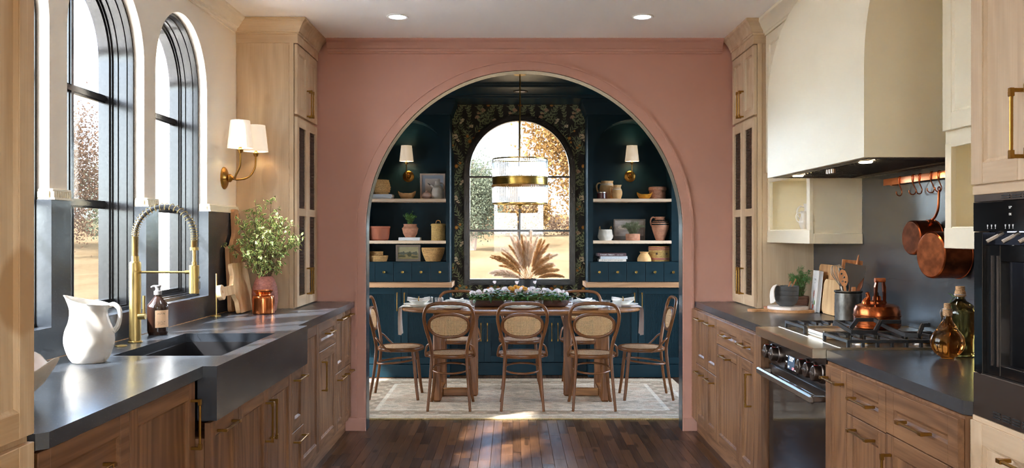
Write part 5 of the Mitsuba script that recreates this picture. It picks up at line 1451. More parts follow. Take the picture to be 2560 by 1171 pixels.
# ---- bowl of peaches at the near end
k = thing('fruit_bowl', 'white crumpled looking bowl half hidden by the pine pantry', 'bowl')
rng_ = np.random.default_rng(2); n = 40; rings = []
for r, z in ((.045, 0), (.075, .012), (.115, .050), (.140, .092), (.150, .112), (.145, .112), (.132, .088), (.106, .050), (.068, .018), (0.02, .014)):
    rings.append([((r * (1 + .05 * math.sin(5 * t) * (z / .11))) * math.cos(t), (r * (1 + .05 * math.sin(5 * t) * (z / .11))) * math.sin(t), z + .014 * math.sin(5 * t + .6) * (z / .11) ** 2) for t in np.linspace(0, 2 * math.pi, n + 1)[:-1]])
v = np.array(rings).reshape(-1, 3); f = []
for i in range(len(rings) - 1):
    for q in range(n): q2 = (q + 1) % n; f += [[i * n + q, i * n + q2, (i + 1) * n + q2], [i * n + q, (i + 1) * n + q2, (i + 1) * n + q]]
v = np.vstack([v, [0, 0, 0], [0, 0, .014]])
for q in range(n): f += [[len(v) - 2, (q + 1) % n, q], [len(v) - 1, 9 * n + q, 9 * n + (q + 1) % n]]
scene[k] = mikit.ply(mv(trimesh.Trimesh(v, np.array(f), process=False), XN(-1.435, 2.45, CT)), 'm_white_matt', True)
for q, (x, y, z, lab) in enumerate(((-1.372, 2.44, .064, 'orange peach at the visible edge of the white bowl'), (-1.46, 2.49, .064, 'orange peach at the back of the white bowl'), (-1.48, 2.395, .064, 'orange peach at the hidden side of the white bowl'))):
    solo('peach', sph(.037, (x, y, CT + z - .006), 3, (1, 1, .94)) if False else mv(sph(.037, (0, 0, 0), 3, (1, 1, .94)), XN(x, y, CT + z)), 'm_peach', lab, 'fruit', True, 'peaches in the bowl')

# ---- faucet
mat('m_faucet', lin(204, 178, 116), .32, metal=1.)
k = thing('faucet', 'tall brushed brass spring faucet at the sink', 'faucet')
FX, FY_ = -1.648, 3.849
part(k, 'base', lathe([(0, 0), (.030, 0), (.031, .003), (.030, .006), (.0255, .008), (0, .008)], 40, (FX, FY_, CT)), 'm_faucet', 30)
part(k, 'body', lathe([(.0245, .008), (.0245, .310), (.0240, .3115), (.0245, .313), (.0245, .345), (.0225, .352), (.016, .356), (.0155, .378), (0, .378)], 40, (FX, FY_, CT)), 'm_faucet', 30)
part(k, 'handle', cat(mv(lathe([(0, .0), (.0135, .0), (.0135, .030), (.0125, .032), (0, .032)], 24), XN(FX + .018, FY_ - .010, CT + .115, ry=90)), tube([(FX + .042, FY_ - .010, CT + .120), (FX + .042, FY_ - .010, CT + .205)], .0062, 12)), 'm_faucet', 30)
R = .129; AZ = 1.381; zb = CT + .378
path = [(FX, FY_, zb), (FX, FY_, AZ)] + [(FX + R - R * math.cos(t), FY_, AZ + R * math.sin(t)) for t in np.linspace(0, math.pi, 40)[1:]] + [(FX + 2 * R, FY_, 1.330)]
pth = np.array(path); seg = np.r_[0, np.cumsum(np.linalg.norm(np.diff(pth, axis=0), axis=1))]
part(k, 'hose', tube(pth, .0088, 14), 'm_hose', True)
part(k, 'threaded_sleeve', cat([lathe([(.0092, z), (.0142, z + .0008), (.0142, z + .0024), (.0092, z + .0032)], 28, (FX, FY_, 0)) for z in np.arange(zb - .002, zb + .085, .0034)]), 'm_faucet', True)
part(k, 'threaded_sleeve', cat([lathe([(.0092, z), (.0142, z + .0008), (.0142, z + .0024), (.0092, z + .0032)], 28, (FX + 2 * R, FY_, 0)) for z in np.arange(1.332, 1.358, .0034)]), 'm_faucet', True)
# the open spring: tight at both ends, loose over the bend
Ltot = seg[-1]; s0, s1 = .088, Ltot - .03
turns = 30; tt = np.linspace(0, 1, 900); u = tt + .16 / (2 * math.pi) * 0
w = tt - .55 / (2 * math.pi) * np.sin(2 * math.pi * tt) * -1 * 0.9
S = s0 + (s1 - s0) * (tt + .085 * np.sin(2 * math.pi * tt) * -1)
S = np.clip(S, s0, s1)
cx = np.stack([np.interp(S, seg, pth[:, i]) for i in range(3)], 1)
tg = np.gradient(cx, axis=0); tg /= np.linalg.norm(tg, axis=1, keepdims=True) + 1e-12
nrm = np.cross(tg, [0, 1.0, 0]); ang = 2 * math.pi * turns * tt
part(k, 'spring', tube(cx + .0145 * (np.cos(ang)[:, None] * nrm + np.sin(ang)[:, None] * np.array([0, 1.0, 0])), .0016, 6), 'm_faucet', True)
HXF = FX + 2 * R
part(k, 'collar', lathe([(0, 1.318), (.0185, 1.318), (.0185, 1.331), (0, 1.331)], 28, (HXF, FY_, 0)), 'm_faucet', 30)
part(k, 'stem', lathe([(.008, 1.318), (.008, 1.268), (.011, 1.267), (.011, 1.252), (0, 1.252)][::-1], 24, (HXF, FY_, 0)), 'm_faucet', 30)
part(k, 'spray_head', lathe([(0, 1.128), (.020, 1.128), (.0212, 1.130), (.0212, 1.250), (.020, 1.2525), (0, 1.2525)], 36, (HXF, FY_, 0)), 'm_faucet', 30)
part(k, 'rocker', cat(bx(HXF + .020, HXF + .0255, FY_ - .006, FY_ + .006, 1.147, 1.182, .002), sph(.006, (HXF + .021, FY_, 1.200), 2)), 'm_grey_plastic', 30)
part(k, 'support_arm', cat(tube([(FX + .02, FY_, 1.222), (HXF - .02, FY_, 1.222)], .0052, 12), mv(lathe([(0, 0), (.0085, 0), (.0085, .020), (0, .020)], 20), XN(HXF - .0215 - .018, FY_, 1.222, ry=90))), 'm_faucet', 30)
solo('air_switch', lathe([(0, 0), (.024, 0), (.0245, .002), (.0225, .0052), (.014, .0055), (.0135, .0068), (0, .0068)], 36, (-1.649, 3.712, CT)), 'm_faucet', 'small round brass button on the worktop beside the faucet base', 'button', 30)

# ---- soap bottle
k = thing('soap_bottle', 'dark amber pump bottle with a peach label behind the sink', 'bottle')
SX, SY = -1.672, 4.155
part(k, 'bottle', lathe([(0, 0), (.041, 0), (.0455, .012), (.0474, .018), (.0474, .128), (.046, .139), (.040, .148), (.020, .174), (.0145, .180), (.0145, .190), (0, .190)], 44, (SX, SY, CT)), 'm_amber_bottle', 30)
part(k, 'pump_collar', lathe([(0, .188), (.0185, .188), (.0185, .205), (.0125, .208), (.011, .222), (0, .222)], 28, (SX, SY, CT)), 'm_grey_plastic', 30)
part(k, 'pump_head', cat(lathe([(0, .220), (.012, .220), (.016, .229), (.014, .233), (0, .233)], 24, (SX, SY, CT)), tube([(SX, SY, CT + .228), (SX - .022, SY - .006, CT + .228), (SX - .029, SY - .008, CT + .222)], [.006, .005, .0045], 8)), 'm_grey_plastic', 30)
a0 = math.radians(-80)
lbl = []
for z in (.036, .117):
    lbl.append([(SX + .0478 * math.cos(t), SY + .0478 * math.sin(t), CT + z) for t in np.linspace(a0 - .05, a0 + 1.5, 20)])
v = np.array(lbl[0] + lbl[1]); q = np.arange(19)
lk = part(k, 'label', (v, np.vstack([np.stack([q, q + 1, q + 21], 1), np.stack([q, q + 21, q + 20], 1)])), 'm_label', label='peach paper label')
def wrap_text(text, h, arc0, z, r, parent, cx_, cy_, m_='m_ink_brown'):
    tmx = meshkit.text_mesh(text, h, .0004).subdivide_to_size(.004) if False else meshkit.text_mesh(text, h, .0004)
    vv = np.array(tmx.vertices); t = arc0 + vv[:, 0] / r
    tmx.vertices = np.stack([cx_ + (r + vv[:, 2]) * np.cos(t), cy_ + (r + vv[:, 2]) * np.sin(t), z + vv[:, 1]], 1)
    return part(parent, 'lettering', tmx, m_)
wrap_text('MIXTURE.', .0058, a0 + .12, CT + .098, .0479, lk, SX, SY)
for q, tx in enumerate(('HAND WASH  250 ML', 'CLEANSE & RINSE', 'WITH WARM WATER')): wrap_text(tx, .0026, a0 + .16, CT + .062 - q * .006, .0479, lk, SX, SY)

# ---- cutting boards leaning in the corner
def rounded(poly, r): return poly.buffer(-r).buffer(r * 2).buffer(-r)
k = thing('cutting_board', 'tall paddle cutting board with its handle up in the corner behind the potted branches', 'cutting board')
po = rounded(unary_union([sbox(5.30, 0, 5.57, .40), sbox(5.435, .38, 5.525, .625), Polygon([(5.36, .39), (5.57, .39), (5.52, .47), (5.435, .47)])]), .022).difference(Point(5.48, .585).buffer(.010))
scene[k] = mikit.ply(mv(slab(po, 'x', -.012, .012), np.array(ST().translate([-1.700, 0, CT + .003]).rotate([0, 1, 0], -2.6).matrix)), 'm_board_mid', 25)
k = thing('cutting_board', 'pale cutting board lying on its long side with a knobbed handle towards the sink', 'cutting board')
po = rounded(unary_union([sbox(5.205, 0, 5.49, .300), sbox(4.99, .118, 5.23, .172), Point(4.965, .143).buffer(.043), Polygon([(5.215, .06), (5.215, .24), (5.16, .17), (5.16, .12)])]), .020).difference(Point(4.962, .145).buffer(.009))
scene[k] = mikit.ply(mv(slab(po, 'x', -.013, .013), np.array(ST().translate([-1.618, 0, CT + .003]).rotate([0, 1, 0], -10).matrix)), 'm_board_light', 25)
k = thing('towel_rod', 'thin upright brass rod on the worktop beside the cutting boards', 'rod')
scene[k] = mikit.ply(cat(tube([(-1.705, 5.075, CT + .008), (-1.705, 5.075, CT + .246)], .0042, 10), lathe([(0, 0), (.026, 0), (.026, .006), (.008, .009), (0, .009)], 28, (-1.705, 5.075, CT))), 'm_faucet', 30)

# ---- vase with variegated branches, copper jar
k = thing('potted_branches', 'dusty rose stoneware vase full of variegated leafy branches', 'plant')
VX_, VY_ = -1.516, 5.40
part(k, 'vase', lathe([(0, 0), (.062, 0), (.067, .004), (.078, .060), (.079, .105), (.073, .150), (.060, .190), (.046, .215), (.043, .216), (.042, .205), (.06, .15), (.06, .03), (0, .02)], 48, (VX_, VY_, CT)), 'm_plum_vase', 30)
rg = np.random.default_rng(8)
def leaf_mesh():
    u = np.linspace(0, 1, 6); w = np.array([0, .35, .5, .44, .24, 0]) * .56
    v, uv = [], []
    for t, a in zip(u, w):
        for s in (-1, 0, 1): v.append((s * a, t, .10 * abs(s) * (a > 0) - .22 * t * t)); uv.append((.5 + .5 * s, t))
    f = []
    for i in range(5):
        for s in range(2): b = i * 3 + s; f += [[b, b + 1, b + 4], [b, b + 4, b + 3]]
    return trimesh.Trimesh(np.array(v), np.array(f), process=False), np.array(uv)
lmh, luv = leaf_mesh(); LEAF = mikit.ply(lmh, 'm_ficus', True, uv=luv)
stems, lv = [], []
def frame_(o, y, s):
    y = y / np.linalg.norm(y); x = np.cross(y, rg.normal(size=3) * .5 + [0, 0, 1.0]); x /= np.linalg.norm(x); z = np.cross(x, y)
    M = np.eye(4); M[:3, 0], M[:3, 1], M[:3, 2], M[:3, 3] = x * s, y * s, z * s, o
    return M
for q in range(27):
    a_ = q * 2.4 + rg.random(); le = [.18, .45, .74, 1.0, .3, .88, .58, 1.12, .66][q % 9]
    tip = np.array([VX_ + .27 * math.sin(le) * math.cos(a_), VY_ + .16 * math.sin(le) * math.sin(a_) - .035, CT + .235 + (.43 if q % 9 in (0, 4) else .40) * math.cos(le) * rg.uniform(.72, 1.05)])
    base = np.array([VX_ + .02 * math.cos(a_), VY_ + .02 * math.sin(a_), CT + .19]); mid = (base + tip) / 2 + [0, 0, .05]
    p = smooth_path([base, mid, tip], 7); stems.append(tube(p, [.0026, .0018, .0009], 5))
    for i in range(3, len(p)):
        for j in range(2):
            d = rg.normal(size=3); d[2] *= .6; d /= np.linalg.norm(d)
            e = p[i] + d * rg.uniform(.02, .075); stems.append(tube([p[i], e], .0008, 4))
            for r_ in range(3):
                o = p[i] + (e - p[i]) * rg.uniform(.35, 1.0); dd = rg.normal(size=3); dd += d * .8; dd[2] -= .35
                lv.append(frame_(o, dd, rg.uniform(.018, .030)))
part(k, 'twigs', cat(stems), 'm_stem', kind='stuff')
rg.shuffle(lv)
lv.sort(key=lambda M: M[1, 3])
for M in lv[:300]:
    scene[numbered(k + '__leaf')] = {**LEAF, 'to_world': ST(M)}
rest = lv[300:]
if rest:
    ms = [mv(lmh, M) for M in rest]; part(k, 'leaf_mass', cat(ms), 'm_ficus', kind='stuff', uv=np.tile(luv, (len(ms), 1)))
solo('copper_jar', lathe([(0, 0), (.058, 0), (.0635, .004), (.0646, .012), (.0646, .090), (.060, .106), (.044, .112), (.043, .118), (.058, .138), (.0585, .140), (.056, .140), (.040, .118), (.040, .110), (.055, .10), (.058, .02), (0, .01)], 48, (-1.48, 5.238, CT)), 'm_copper', 'squat polished copper jar with a flared rim in front of the rose vase', 'jar', 30)

# ================================================================== right counter, far side
k = thing('serving_board', 'round wooden serving board with a handle under the white marble disc', 'board')
po = Point(1.707, 5.405).buffer(.150, 40).union(rounded(unary_union([sbox(1.462, 5.365, 1.60, 5.425), Point(1.48, 5.393).buffer(.036)]), .012))
scene[k] = mikit.ply(slab(po, 'z', CT, CT + .014), 'm_board_mid', 25)
solo('marble_disc', lathe([(0, 0), (.119, 0), (.121, .002), (.121, .016), (.1195, .018), (0, .018)], 64, (1.692, 5.40, CT + .0144)), 'm_marble', 'round white marble disc on the wooden serving board', 'board', 30)
bz0 = CT + .0328
bprof = lambda r0: [(0, 0), (.036, 0), (.042, .003), (.062, .022), (.071, .045), (.072, .066), (.0705, .067), (.069, .064), (.066, .044), (.056, .022), (.036, .009), (0, .008)]
for q in range(3):
    solo('bowl', lathe(bprof(0), 48, (1.680 + .002 * q, 5.39, bz0 + q * .0285)), 'm_grey_ceramic', ('bottom', 'middle', 'top')[q] + ' dark grey ceramic bowl of the stack on the marble disc', 'bowl', 30, 'stacked grey bowls')
k = thing('napkin', 'white cloth napkin hanging out of the top grey bowl on the right counter', 'napkin')
path = smooth_path([(1.655, 5.38, bz0 + .085), (1.625, 5.375, bz0 + .128), (1.602, 5.37, bz0 + .124), (1.588, 5.362, bz0 + .095), (1.590, 5.36, bz0 + .055), (1.596, 5.355, bz0 + .028)], 6)
vv = []
for i, p in enumerate(path):
    t_ = i / (len(path) - 1)
    for w_ in np.linspace(-1, 1, 12): vv.append((p[0] + .006 * math.sin(w_ * 6) * t_ - .018 * max(0, t_ - .4) * abs(w_), p[1] + w_ * (.030 + .012 * t_), p[2] - .012 * t_ * w_ + .004 * math.cos(w_ * 5)))
vv = np.array(vv); nn = len(path); q_ = (np.arange(nn - 1)[:, None] * 12 + np.arange(11)).ravel()
f1 = np.vstack([np.stack([q_, q_ + 12, q_ + 13], 1), np.stack([q_, q_ + 13, q_ + 1], 1)])
me = trimesh.Trimesh(vv, f1, process=False); vn = np.array(me.vertex_normals)
scene[k] = mikit.ply(trimesh.Trimesh(np.vstack([vv, vv + vn * .002]), np.vstack([f1, f1[:, ::-1] + len(vv)]), process=False), 'm_linen', True)
for q, (dx, dy, lab) in enumerate(((.0, .0, 'left wooden spoon handle sticking out of the top grey bowl'), (.022, .012, 'right wooden spoon handle sticking out of the top grey bowl'))):
    solo('spoon', cat(tube([(1.672 + dx, 5.39 + dy, bz0 + .072), (1.712 + dx * 1.6, 5.40 + dy, bz0 + .152 + .012 * q)], [.0028, .0032, .005, .0045], 10), sph(.012, (1.668 + dx, 5.388 + dy, bz0 + .074), 2, (1, 1, .45)) if False else mv(sph(.012, (0, 0, 0), 2, (1.1, 1, .4)), XN(1.668 + dx, 5.388 + dy, bz0 + .074))), 'm_utensil', lab, 'spoon', 30, 'wooden spoons in the grey bowl')
def herb(parent, x, y, z, n, h, spread, mat_, seed, leaf=.010, per=60, wid=.0012, up=.5):
    """Upright sprigs with needle leaves."""
    r_ = np.random.default_rng(seed); st_, lf = [], []
    for q in range(n):
        a_ = r_.random() * 6.28; l = spread * r_.random() ** .7
        p = smooth_path([(x + .2 * l * math.cos(a_), y + .2 * l * math.sin(a_), z), (x + .6 * l * math.cos(a_), y + .6 * l * math.sin(a_), z + h * .5), (x + l * math.cos(a_), y + l * math.sin(a_), z + h * r_.uniform(.6, 1.05) * (1 - .35 * l / spread))], 6)
        st_.append(tube(p, [.0012, .0008, .0005], 4))
        i = r_.integers(1, len(p) - 1, per); o = p[i] + (p[i + 1] - p[i]) * r_.random((per, 1))
        t = p[i + 1] - p[i]; t /= np.linalg.norm(t, axis=1, keepdims=True)
        d = r_.normal(size=(per, 3)); d /= np.linalg.norm(d, axis=1, keepdims=True); d = d + t * up; d /= np.linalg.norm(d, axis=1, keepdims=True)
        s_ = np.cross(d, r_.normal(size=(per, 3))); s_ /= np.linalg.norm(s_, axis=1, keepdims=True)
        L_ = leaf * r_.uniform(.7, 1.3, (per, 1))
        lf.append(np.stack([o, o + d * L_ * .5 + s_ * wid, o + d * L_, o + d * L_ * .5 - s_ * wid], 1).reshape(-1, 3))
    part(parent, 'stems', cat(st_), 'm_stem', kind='stuff')
    v = np.vstack(lf); k4 = np.arange(len(v) // 4)[:, None] * 4
    part(parent, 'leaves', (v, np.vstack([k4 + [0, 1, 2], k4 + [0, 2, 3]])), mat_, kind='stuff')
k = thing('potted_rosemary', 'rosemary in a ribbed brown clay pot behind the grey bowls', 'plant')
pr = [(0, 0), (.034, 0)] + [(.036 + .017 * math.sin(z / .092 * 2.2) + .0008 * math.sin(z * 900), z) for z in np.linspace(.002, .088, 60)] + [(.044, .088), (.044, .070), (0, .070)]
part(k, 'pot', lathe(pr, 40, (1.797, 5.485, CT + .0005)), 'm_brown_clay', 40)
part(k, 'soil', lathe([(0, .074), (.0445, .072)], 24, (1.797, 5.485, CT)), 'm_soil')
herb(k, 1.797, 5.485, CT + .072, 46, .215, .085, 'm_leaf_rosemary', 4, .017, 52, .0014, .9)
solo('spice_bowl', lathe([(0, 0), (.024, 0), (.030, .008), (.033, .022), (.031, .022), (.026, .008), (0, .006)], 30, (1.605, 5.50, CT)), 'm_terracotta', 'tiny terracotta bowl behind the hanging napkin', 'bowl', 30)
k = thing('herb_sprig', 'loose green rosemary sprig lying on the counter left of the serving board', 'herb', None, None)
part(k, 'stem', tube([(1.49, 5.47, CT + .004), (1.53, 5.48, CT + .006), (1.58, 5.475, CT + .004)], .001, 5), 'm_stem')
r_ = np.random.default_rng(5); o = np.stack([r_.uniform(1.49, 1.585, 90), 5.473 + r_.normal(size=90) * .003, np.full(90, CT + .005)], 1); d = r_.normal(size=(90, 3)); d[:, 2] = abs(d[:, 2]) * .5; d /= np.linalg.norm(d, axis=1, keepdims=True)
s_ = np.cross(d, [0, 0, 1.0]) * .0014; v = np.stack([o, o + d * .007 + s_, o + d * .014, o + d * .007 - s_], 1).reshape(-1, 3); k4 = np.arange(90)[:, None] * 4
part(k, 'leaves', (v, np.vstack([k4 + [0, 1, 2], k4 + [0, 2, 3]])), 'm_leaf_rosemary', kind='stuff')

# ---- cookbook and boards leaning on the backsplash
k = thing('cookbook', 'white cookbook with a small vegetable picture leaning against the cutting boards', 'book')
BM_ = np.array(ST().translate([1.836, 5.432, CT + .001]).rotate([0, 0, 1], -6).rotate([0, 1, 0], 5.5).matrix)     # cover in the local (-y, z) plane, facing -x
part(k, 'cover', mv(cat(bx(0, .0025, -.146, 0, 0, .252), bx(.0235, .026, -.146, 0, 0, .252), bx(0, .026, -.0025, 0, 0, .252)), BM_), 'm_paper')
part(k, 'pages', mv(bx(.0026, .0234, -.142, -.003, .003, .249), BM_), 'm_paper_grey')
TMb = BM_ @ np.array(ST().translate([-.0001, -.073, 0]).rotate([0, 0, 1], -90).rotate([1, 0, 0], 90).matrix)
mat('m_red_soft', lin(150, 70, 58), .6); mat('m_ink_pale', lin(176, 176, 180), .7); mat('m_ink_teal', lin(110, 136, 142), .7)
def flat(parent, poly, m_, name='print', th=.0005): return part(parent, name, mv(slab(poly, 'z', 0, th), TMb), m_)
glow(k, 'SIMPLE', .011, 0, .192, M=TMb, m_='m_ink_pale', emit=False, dz=0)
glow(k, 'food', .006, 0, .176, M=TMb, m_='m_ink_pale', emit=False, dz=0)
flat(k, affinity.rotate(affinity.scale(Point(0, .108).buffer(1, 16), .008, .024), -8), 'm_red_soft')
flat(k, Polygon([(-.004, .085), (.004, .085), (.014, .045), (-.010, .045)]), 'm_ink_teal')
flat(k, Polygon([(-.022, .045), (.022, .045), (.016, .020), (-.016, .020)]), 'm_red_soft')
flat(k, affinity.scale(Point(.034, .058).buffer(1, 12), .011, .014), 'm_leaf_mid'); flat(k, affinity.scale(Point(-.026, .056).buffer(1, 12), .006, .008), 'm_leaf_sage')
flat(k, sbox(.020, .014, .040, .040), 'm_paper_grey')
def leaning(name, label, po, x, deg, m_, th=.010):
    kk_ = thing(name, label, 'cutting board')
    scene[kk_] = mikit.ply(mv(slab(po, 'x', -th, th), np.array(ST().translate([x, 0, CT + .002]).rotate([0, 1, 0], deg).matrix)), m_, 25)
leaning('cutting_board', 'tall pale cutting board leaning on the backsplash behind the white cookbook', rounded(sbox(5.06, 0, 5.44, .288), .035).difference(rounded(sbox(5.275, .175, 5.315, .225), .008)), 1.896, 2.8, 'm_board_mid')
leaning('cutting_board', 'smaller round-cornered cutting board right of the white cookbook', rounded(sbox(5.02, 0, 5.275, .205), .045), 1.862, 5.5, 'm_board_light')

# ---- crock of utensils
k = thing('utensil_crock', 'dark hammered metal crock holding the cooking utensils', 'crock')
KX, KY = 1.796, 4.70
part(k, 'crock', lathe([(0, 0), (.066, 0), (.0685, .003), (.0695, .08), (.068, .150), (.066, .160), (.070, .163), (.0725, .168), (.070, .173), (.064, .173), (.062, .165), (.064, .10), (.062, .01), (0, .008)], 56, (KX, KY, CT)), 'm_pewter', 30)
z0_ = CT + .010
def stick(p0, p1, r): return tube(np.array([p0, p1]), r, 12)
w = thing('whisk', 'wire balloon whisk standing in the crock', 'whisk')
b0, b1, b2 = np.array([KX + .00, KY - .02, z0_]), np.array([KX - .035, KY + .01, CT + .195]), np.array([KX - .055, KY + .02, CT + .290])
part(w, 'handle', stick(b0, b1, .0075), 'm_steel', 30)
ax = (b2 - b1) / np.linalg.norm(b2 - b1); L_ = .115; loops = []
for q in range(6):
    t_ = q * math.pi / 6; e1 = np.cross(ax, [0, 1, 0]); e1 /= np.linalg.norm(e1); e2 = np.cross(ax, e1); e = e1 * math.cos(t_) + e2 * math.sin(t_)
    u_ = np.linspace(0, 1, 25)
    prof_ = .036 * np.sin(np.pi * u_) ** .0 * (np.cos(np.pi * u_)) ; hgt = L_ * np.sin(np.pi * u_) ** .75
    wv = .004 + .032 * np.clip(hgt / L_ * 1.6, 0, 1)
    loops.append(part(w, 'wire', tube(b1 + ax * hgt[:, None] + e * (np.sign(np.cos(np.pi * u_)) * wv * np.abs(np.cos(np.pi * u_)) ** .35)[:, None], .0010, 6), 'm_steel', True))
def facing(base, up_, w_dir):
    z = np.array(up_, float); z /= np.linalg.norm(z); x = np.array(w_dir, float); x -= z * (x @ z); x /= np.linalg.norm(x); y = np.cross(z, x)
    M = np.eye(4); M[:3, 0], M[:3, 1], M[:3, 2], M[:3, 3] = x, y, z, base
    return M
s = thing('slotted_spoon', 'wooden spoon with round holes standing at the left of the crock', 'spoon')
po = unary_union([affinity.scale(Point(0, .235).buffer(1, 24), .022, .046), Polygon([(-.006, 0), (.006, 0), (.007, .20), (-.007, .20)])]).difference(unary_union([Point(-.006, .258).buffer(.005), Point(.004, .238).buffer(.0055), Point(-.006, .218).buffer(.005), Point(.008, .212).buffer(.0045)]))
scene[s] = mikit.ply(mv(slab(po, 'y', -.004, .004), facing((KX - .005, KY - .030, z0_), (-.16, -.05, 1), (1, -.3, 0))), 'm_utensil', 25)
s = thing('spatula', 'blue grey silicone spatula standing in the middle of the crock', 'spatula')
po = rounded(Polygon([(-.006, 0), (.006, 0), (.006, .13), (.021, .15), (.020, .275), (-.014, .285), (-.021, .15), (-.006, .13)]), .004)
mat('m_silicone', lin(62, 92, 108), .5)
scene[s] = mikit.ply(mv(slab(po, 'y', -.004, .004), facing((KX + .0, KY + .010, z0_), (-.10, .04, 1), (1, .3, 0))), 'm_silicone', 25)
s = thing('dough_scraper', 'wide polished steel scraper blade standing in the crock', 'scraper')
M = facing((KX + .005, KY - .03, z0_), (.05, -.06, 1), (1, -.12, 0))
part(s, 'blade', mv(slab(rounded(Polygon([(-.016, .165), (.012, .165), (.022, .200), (.052, .245), (.054, .298), (-.052, .312), (-.054, .262), (-.030, .215)]), .003), 'y', -.0012, .0012), M), 'm_steel')
part(s, 'handle', mv(bx(-.013, .011, -.008, .008, 0, .185, .004), M), 'm_utensil')
s = thing('turner', 'reddish wooden turner leaning to the right in the crock', 'turner')
po = rounded(Polygon([(-.007, 0), (.007, 0), (.008, .13), (.030, .19), (.036, .290), (-.004, .300), (-.026, .20), (-.009, .13)]), .005)
scene[s] = mikit.ply(mv(slab(po, 'y', -.004, .004), facing((KX + .012, KY - .015, z0_), (.13, -.02, 1), (1, -.8, 0))), 'm_utensil_dark', 25)
s = thing('spoon', 'thick rounded wooden handle rising highest at the right of the crock', 'spoon')
scene[s] = mikit.ply(tube(np.array([KX + .0, KY + .02, z0_]) + np.linspace(0, 1, 12)[:, None] * np.array([.072, .02, .352]), [.006, .006, .007, .012, .0125, .009, .003], 14), 'm_utensil', 40)
s = thing('slotted_turner', 'square wooden turner with small slots at the back of the crock', 'turner')
po = Polygon([(-.006, 0), (.006, 0), (.007, .20), (.055, .235), (.055, .325), (-.055, .325), (-.055, .235), (-.007, .20)]).difference(unary_union([sbox(-.036 + q * .026, .270, -.030 + q * .026, .304) for q in range(4)]))
scene[s] = mikit.ply(mv(slab(po, 'y', -.003, .003), facing((KX + .01, KY + .035, z0_), (.09, .02, 1), (1, 0, 0))), 'm_utensil', 25)

# ---- copper kettle
k = thing('kettle', 'shiny copper kettle with a hoop handle on the rear burner of the range', 'kettle')
EX, EY, EZ = 1.667, 4.02, .9575
part(k, 'body', lathe([(0, 0), (.086, 0), (.098, .006), (.1005, .016), (.1035, .018), (.1035, .022), (.1005, .024), (.1005, .056), (.1035, .058), (.1035, .062), (.1005, .064), (.100, .086), (.092, .104), (.072, .112), (.040, .117), (0, .118)], 56, (EX, EY, EZ)), 'm_copper_old', 30)
part(k, 'lid', lathe([(.042, .1165), (.042, .124), (.034, .128), (.020, .130), (.018, .146), (.012, .150), (0, .150)], 36, (EX, EY, EZ)), 'm_copper_old', 30)
part(k, 'lid_knob', lathe([(0, .150), (.0075, .150), (.0085, .158), (.006, .165), (0, .166)], 20, (EX, EY, EZ)), 'm_black_dull', 30)
part(k, 'spout', tube(smooth_path([(EX - .050, EY, EZ + .085), (EX - .052, EY, EZ + .12), (EX - .040, EY, EZ + .14), (EX - .046, EY, EZ + .165)], 5), [.018, .016, .010, .008], 14), 'm_copper_old', True)
for q, dx in enumerate((-.017, .019)): part(k, 'handle_post', hull([(EX + dx * 1.2 + sx, EY - .03 + 0 * q + sy, EZ + z) for sx in (-.003, .003) for sy in (-.008, .008) for z in (.112, .19)] + [(EX + dx * .7 + sx, EY - .03 + sy, EZ + .225) for sx in (-.003, .003) for sy in (-.008, .008)]), 'm_copper_old')
part(k, 'handle_grip', tube([(EX - .022, EY - .03, EZ + .222), (EX + .024, EY - .03, EZ + .222)], .010, 14), 'm_utensil_dark', 30)

# ---- oil bottles
def flask(label, x, y, outer, liquid, cork_z, liq_mat, n=56):
    kk_ = thing('oil_bottle', label, 'bottle')
    part(kk_, 'oil', lathe(outer, n, (x, y, CT)), liq_mat, True)
    return kk_
k = thing('oil_bottle', 'round bellied glass bottle of amber oil with a cork, in front of the tall bottle', 'bottle')
OX, OY = 1.66, 3.354
ball = [(0, .0005), (.022, .001)] + [(.061 * math.cos(t), .061 + .0605 * math.sin(t)) for t in np.linspace(-1.15, .62, 24)] + [(.040, .108), (.028, .128), (.0165, .146), (.0145, .160), (.0145, .168), (0, .168)]
part(k, 'bottle', lathe(ball, 56, (OX, OY, CT)), 'm_oil', 30, label='glass belly filled with amber oil')
part(k, 'cork', lathe([(0, .160), (.0165, .160), (.0175, .164), (.0165, .188), (.013, .190), (.013, .206), (.012, .208), (0, .208)], 24, (OX, OY, CT + .002)), 'm_cork', 30)
part(k, 'wire_clip', cat(tube(smooth_path([(OX - .016, OY, CT + .150), (OX - .026, OY, CT + .162), (OX - .027, OY, CT + .180), (OX - .018, OY, CT + .190), (OX - .006, OY - .018, CT + .188), (OX + .016, OY - .008, CT + .186)], 6), .0012, 6)), 'm_steel', True)
k = thing('oil_bottle', 'tall square glass bottle of green oil with a corked neck beside the black wine cooler', 'bottle')
OX, OY = 1.752, 3.44
def sq(a_, z, r=.35): return [(a_ * np.sign(math.cos(t)) * abs(math.cos(t)) ** r, a_ * np.sign(math.sin(t)) * abs(math.sin(t)) ** r, z) for t in np.linspace(0, 2 * math.pi, 49)[:-1]]
rings = [sq(.050, .002), sq(.0535, .008), sq(.0535, .165), sq(.050, .182, .45), sq(.038, .200, .7), sq(.022, .213, .9), sq(.0175, .222, 1), sq(.0175, .232, 1)]
v = np.array(rings).reshape(-1, 3); n = 48; f = []
for i in range(len(rings) - 1):
    for q in range(n): q2 = (q + 1) % n; f += [[i * n + q, i * n + q2, (i + 1) * n + q2], [i * n + q, (i + 1) * n + q2, (i + 1) * n + q]]
v = np.vstack([v, [0, 0, .002], [0, 0, .232]])
for q in range(n): f += [[len(v) - 2, (q + 1) % n, q], [len(v) - 1, (len(rings) - 1) * n + q, (len(rings) - 1) * n + (q + 1) % n]]
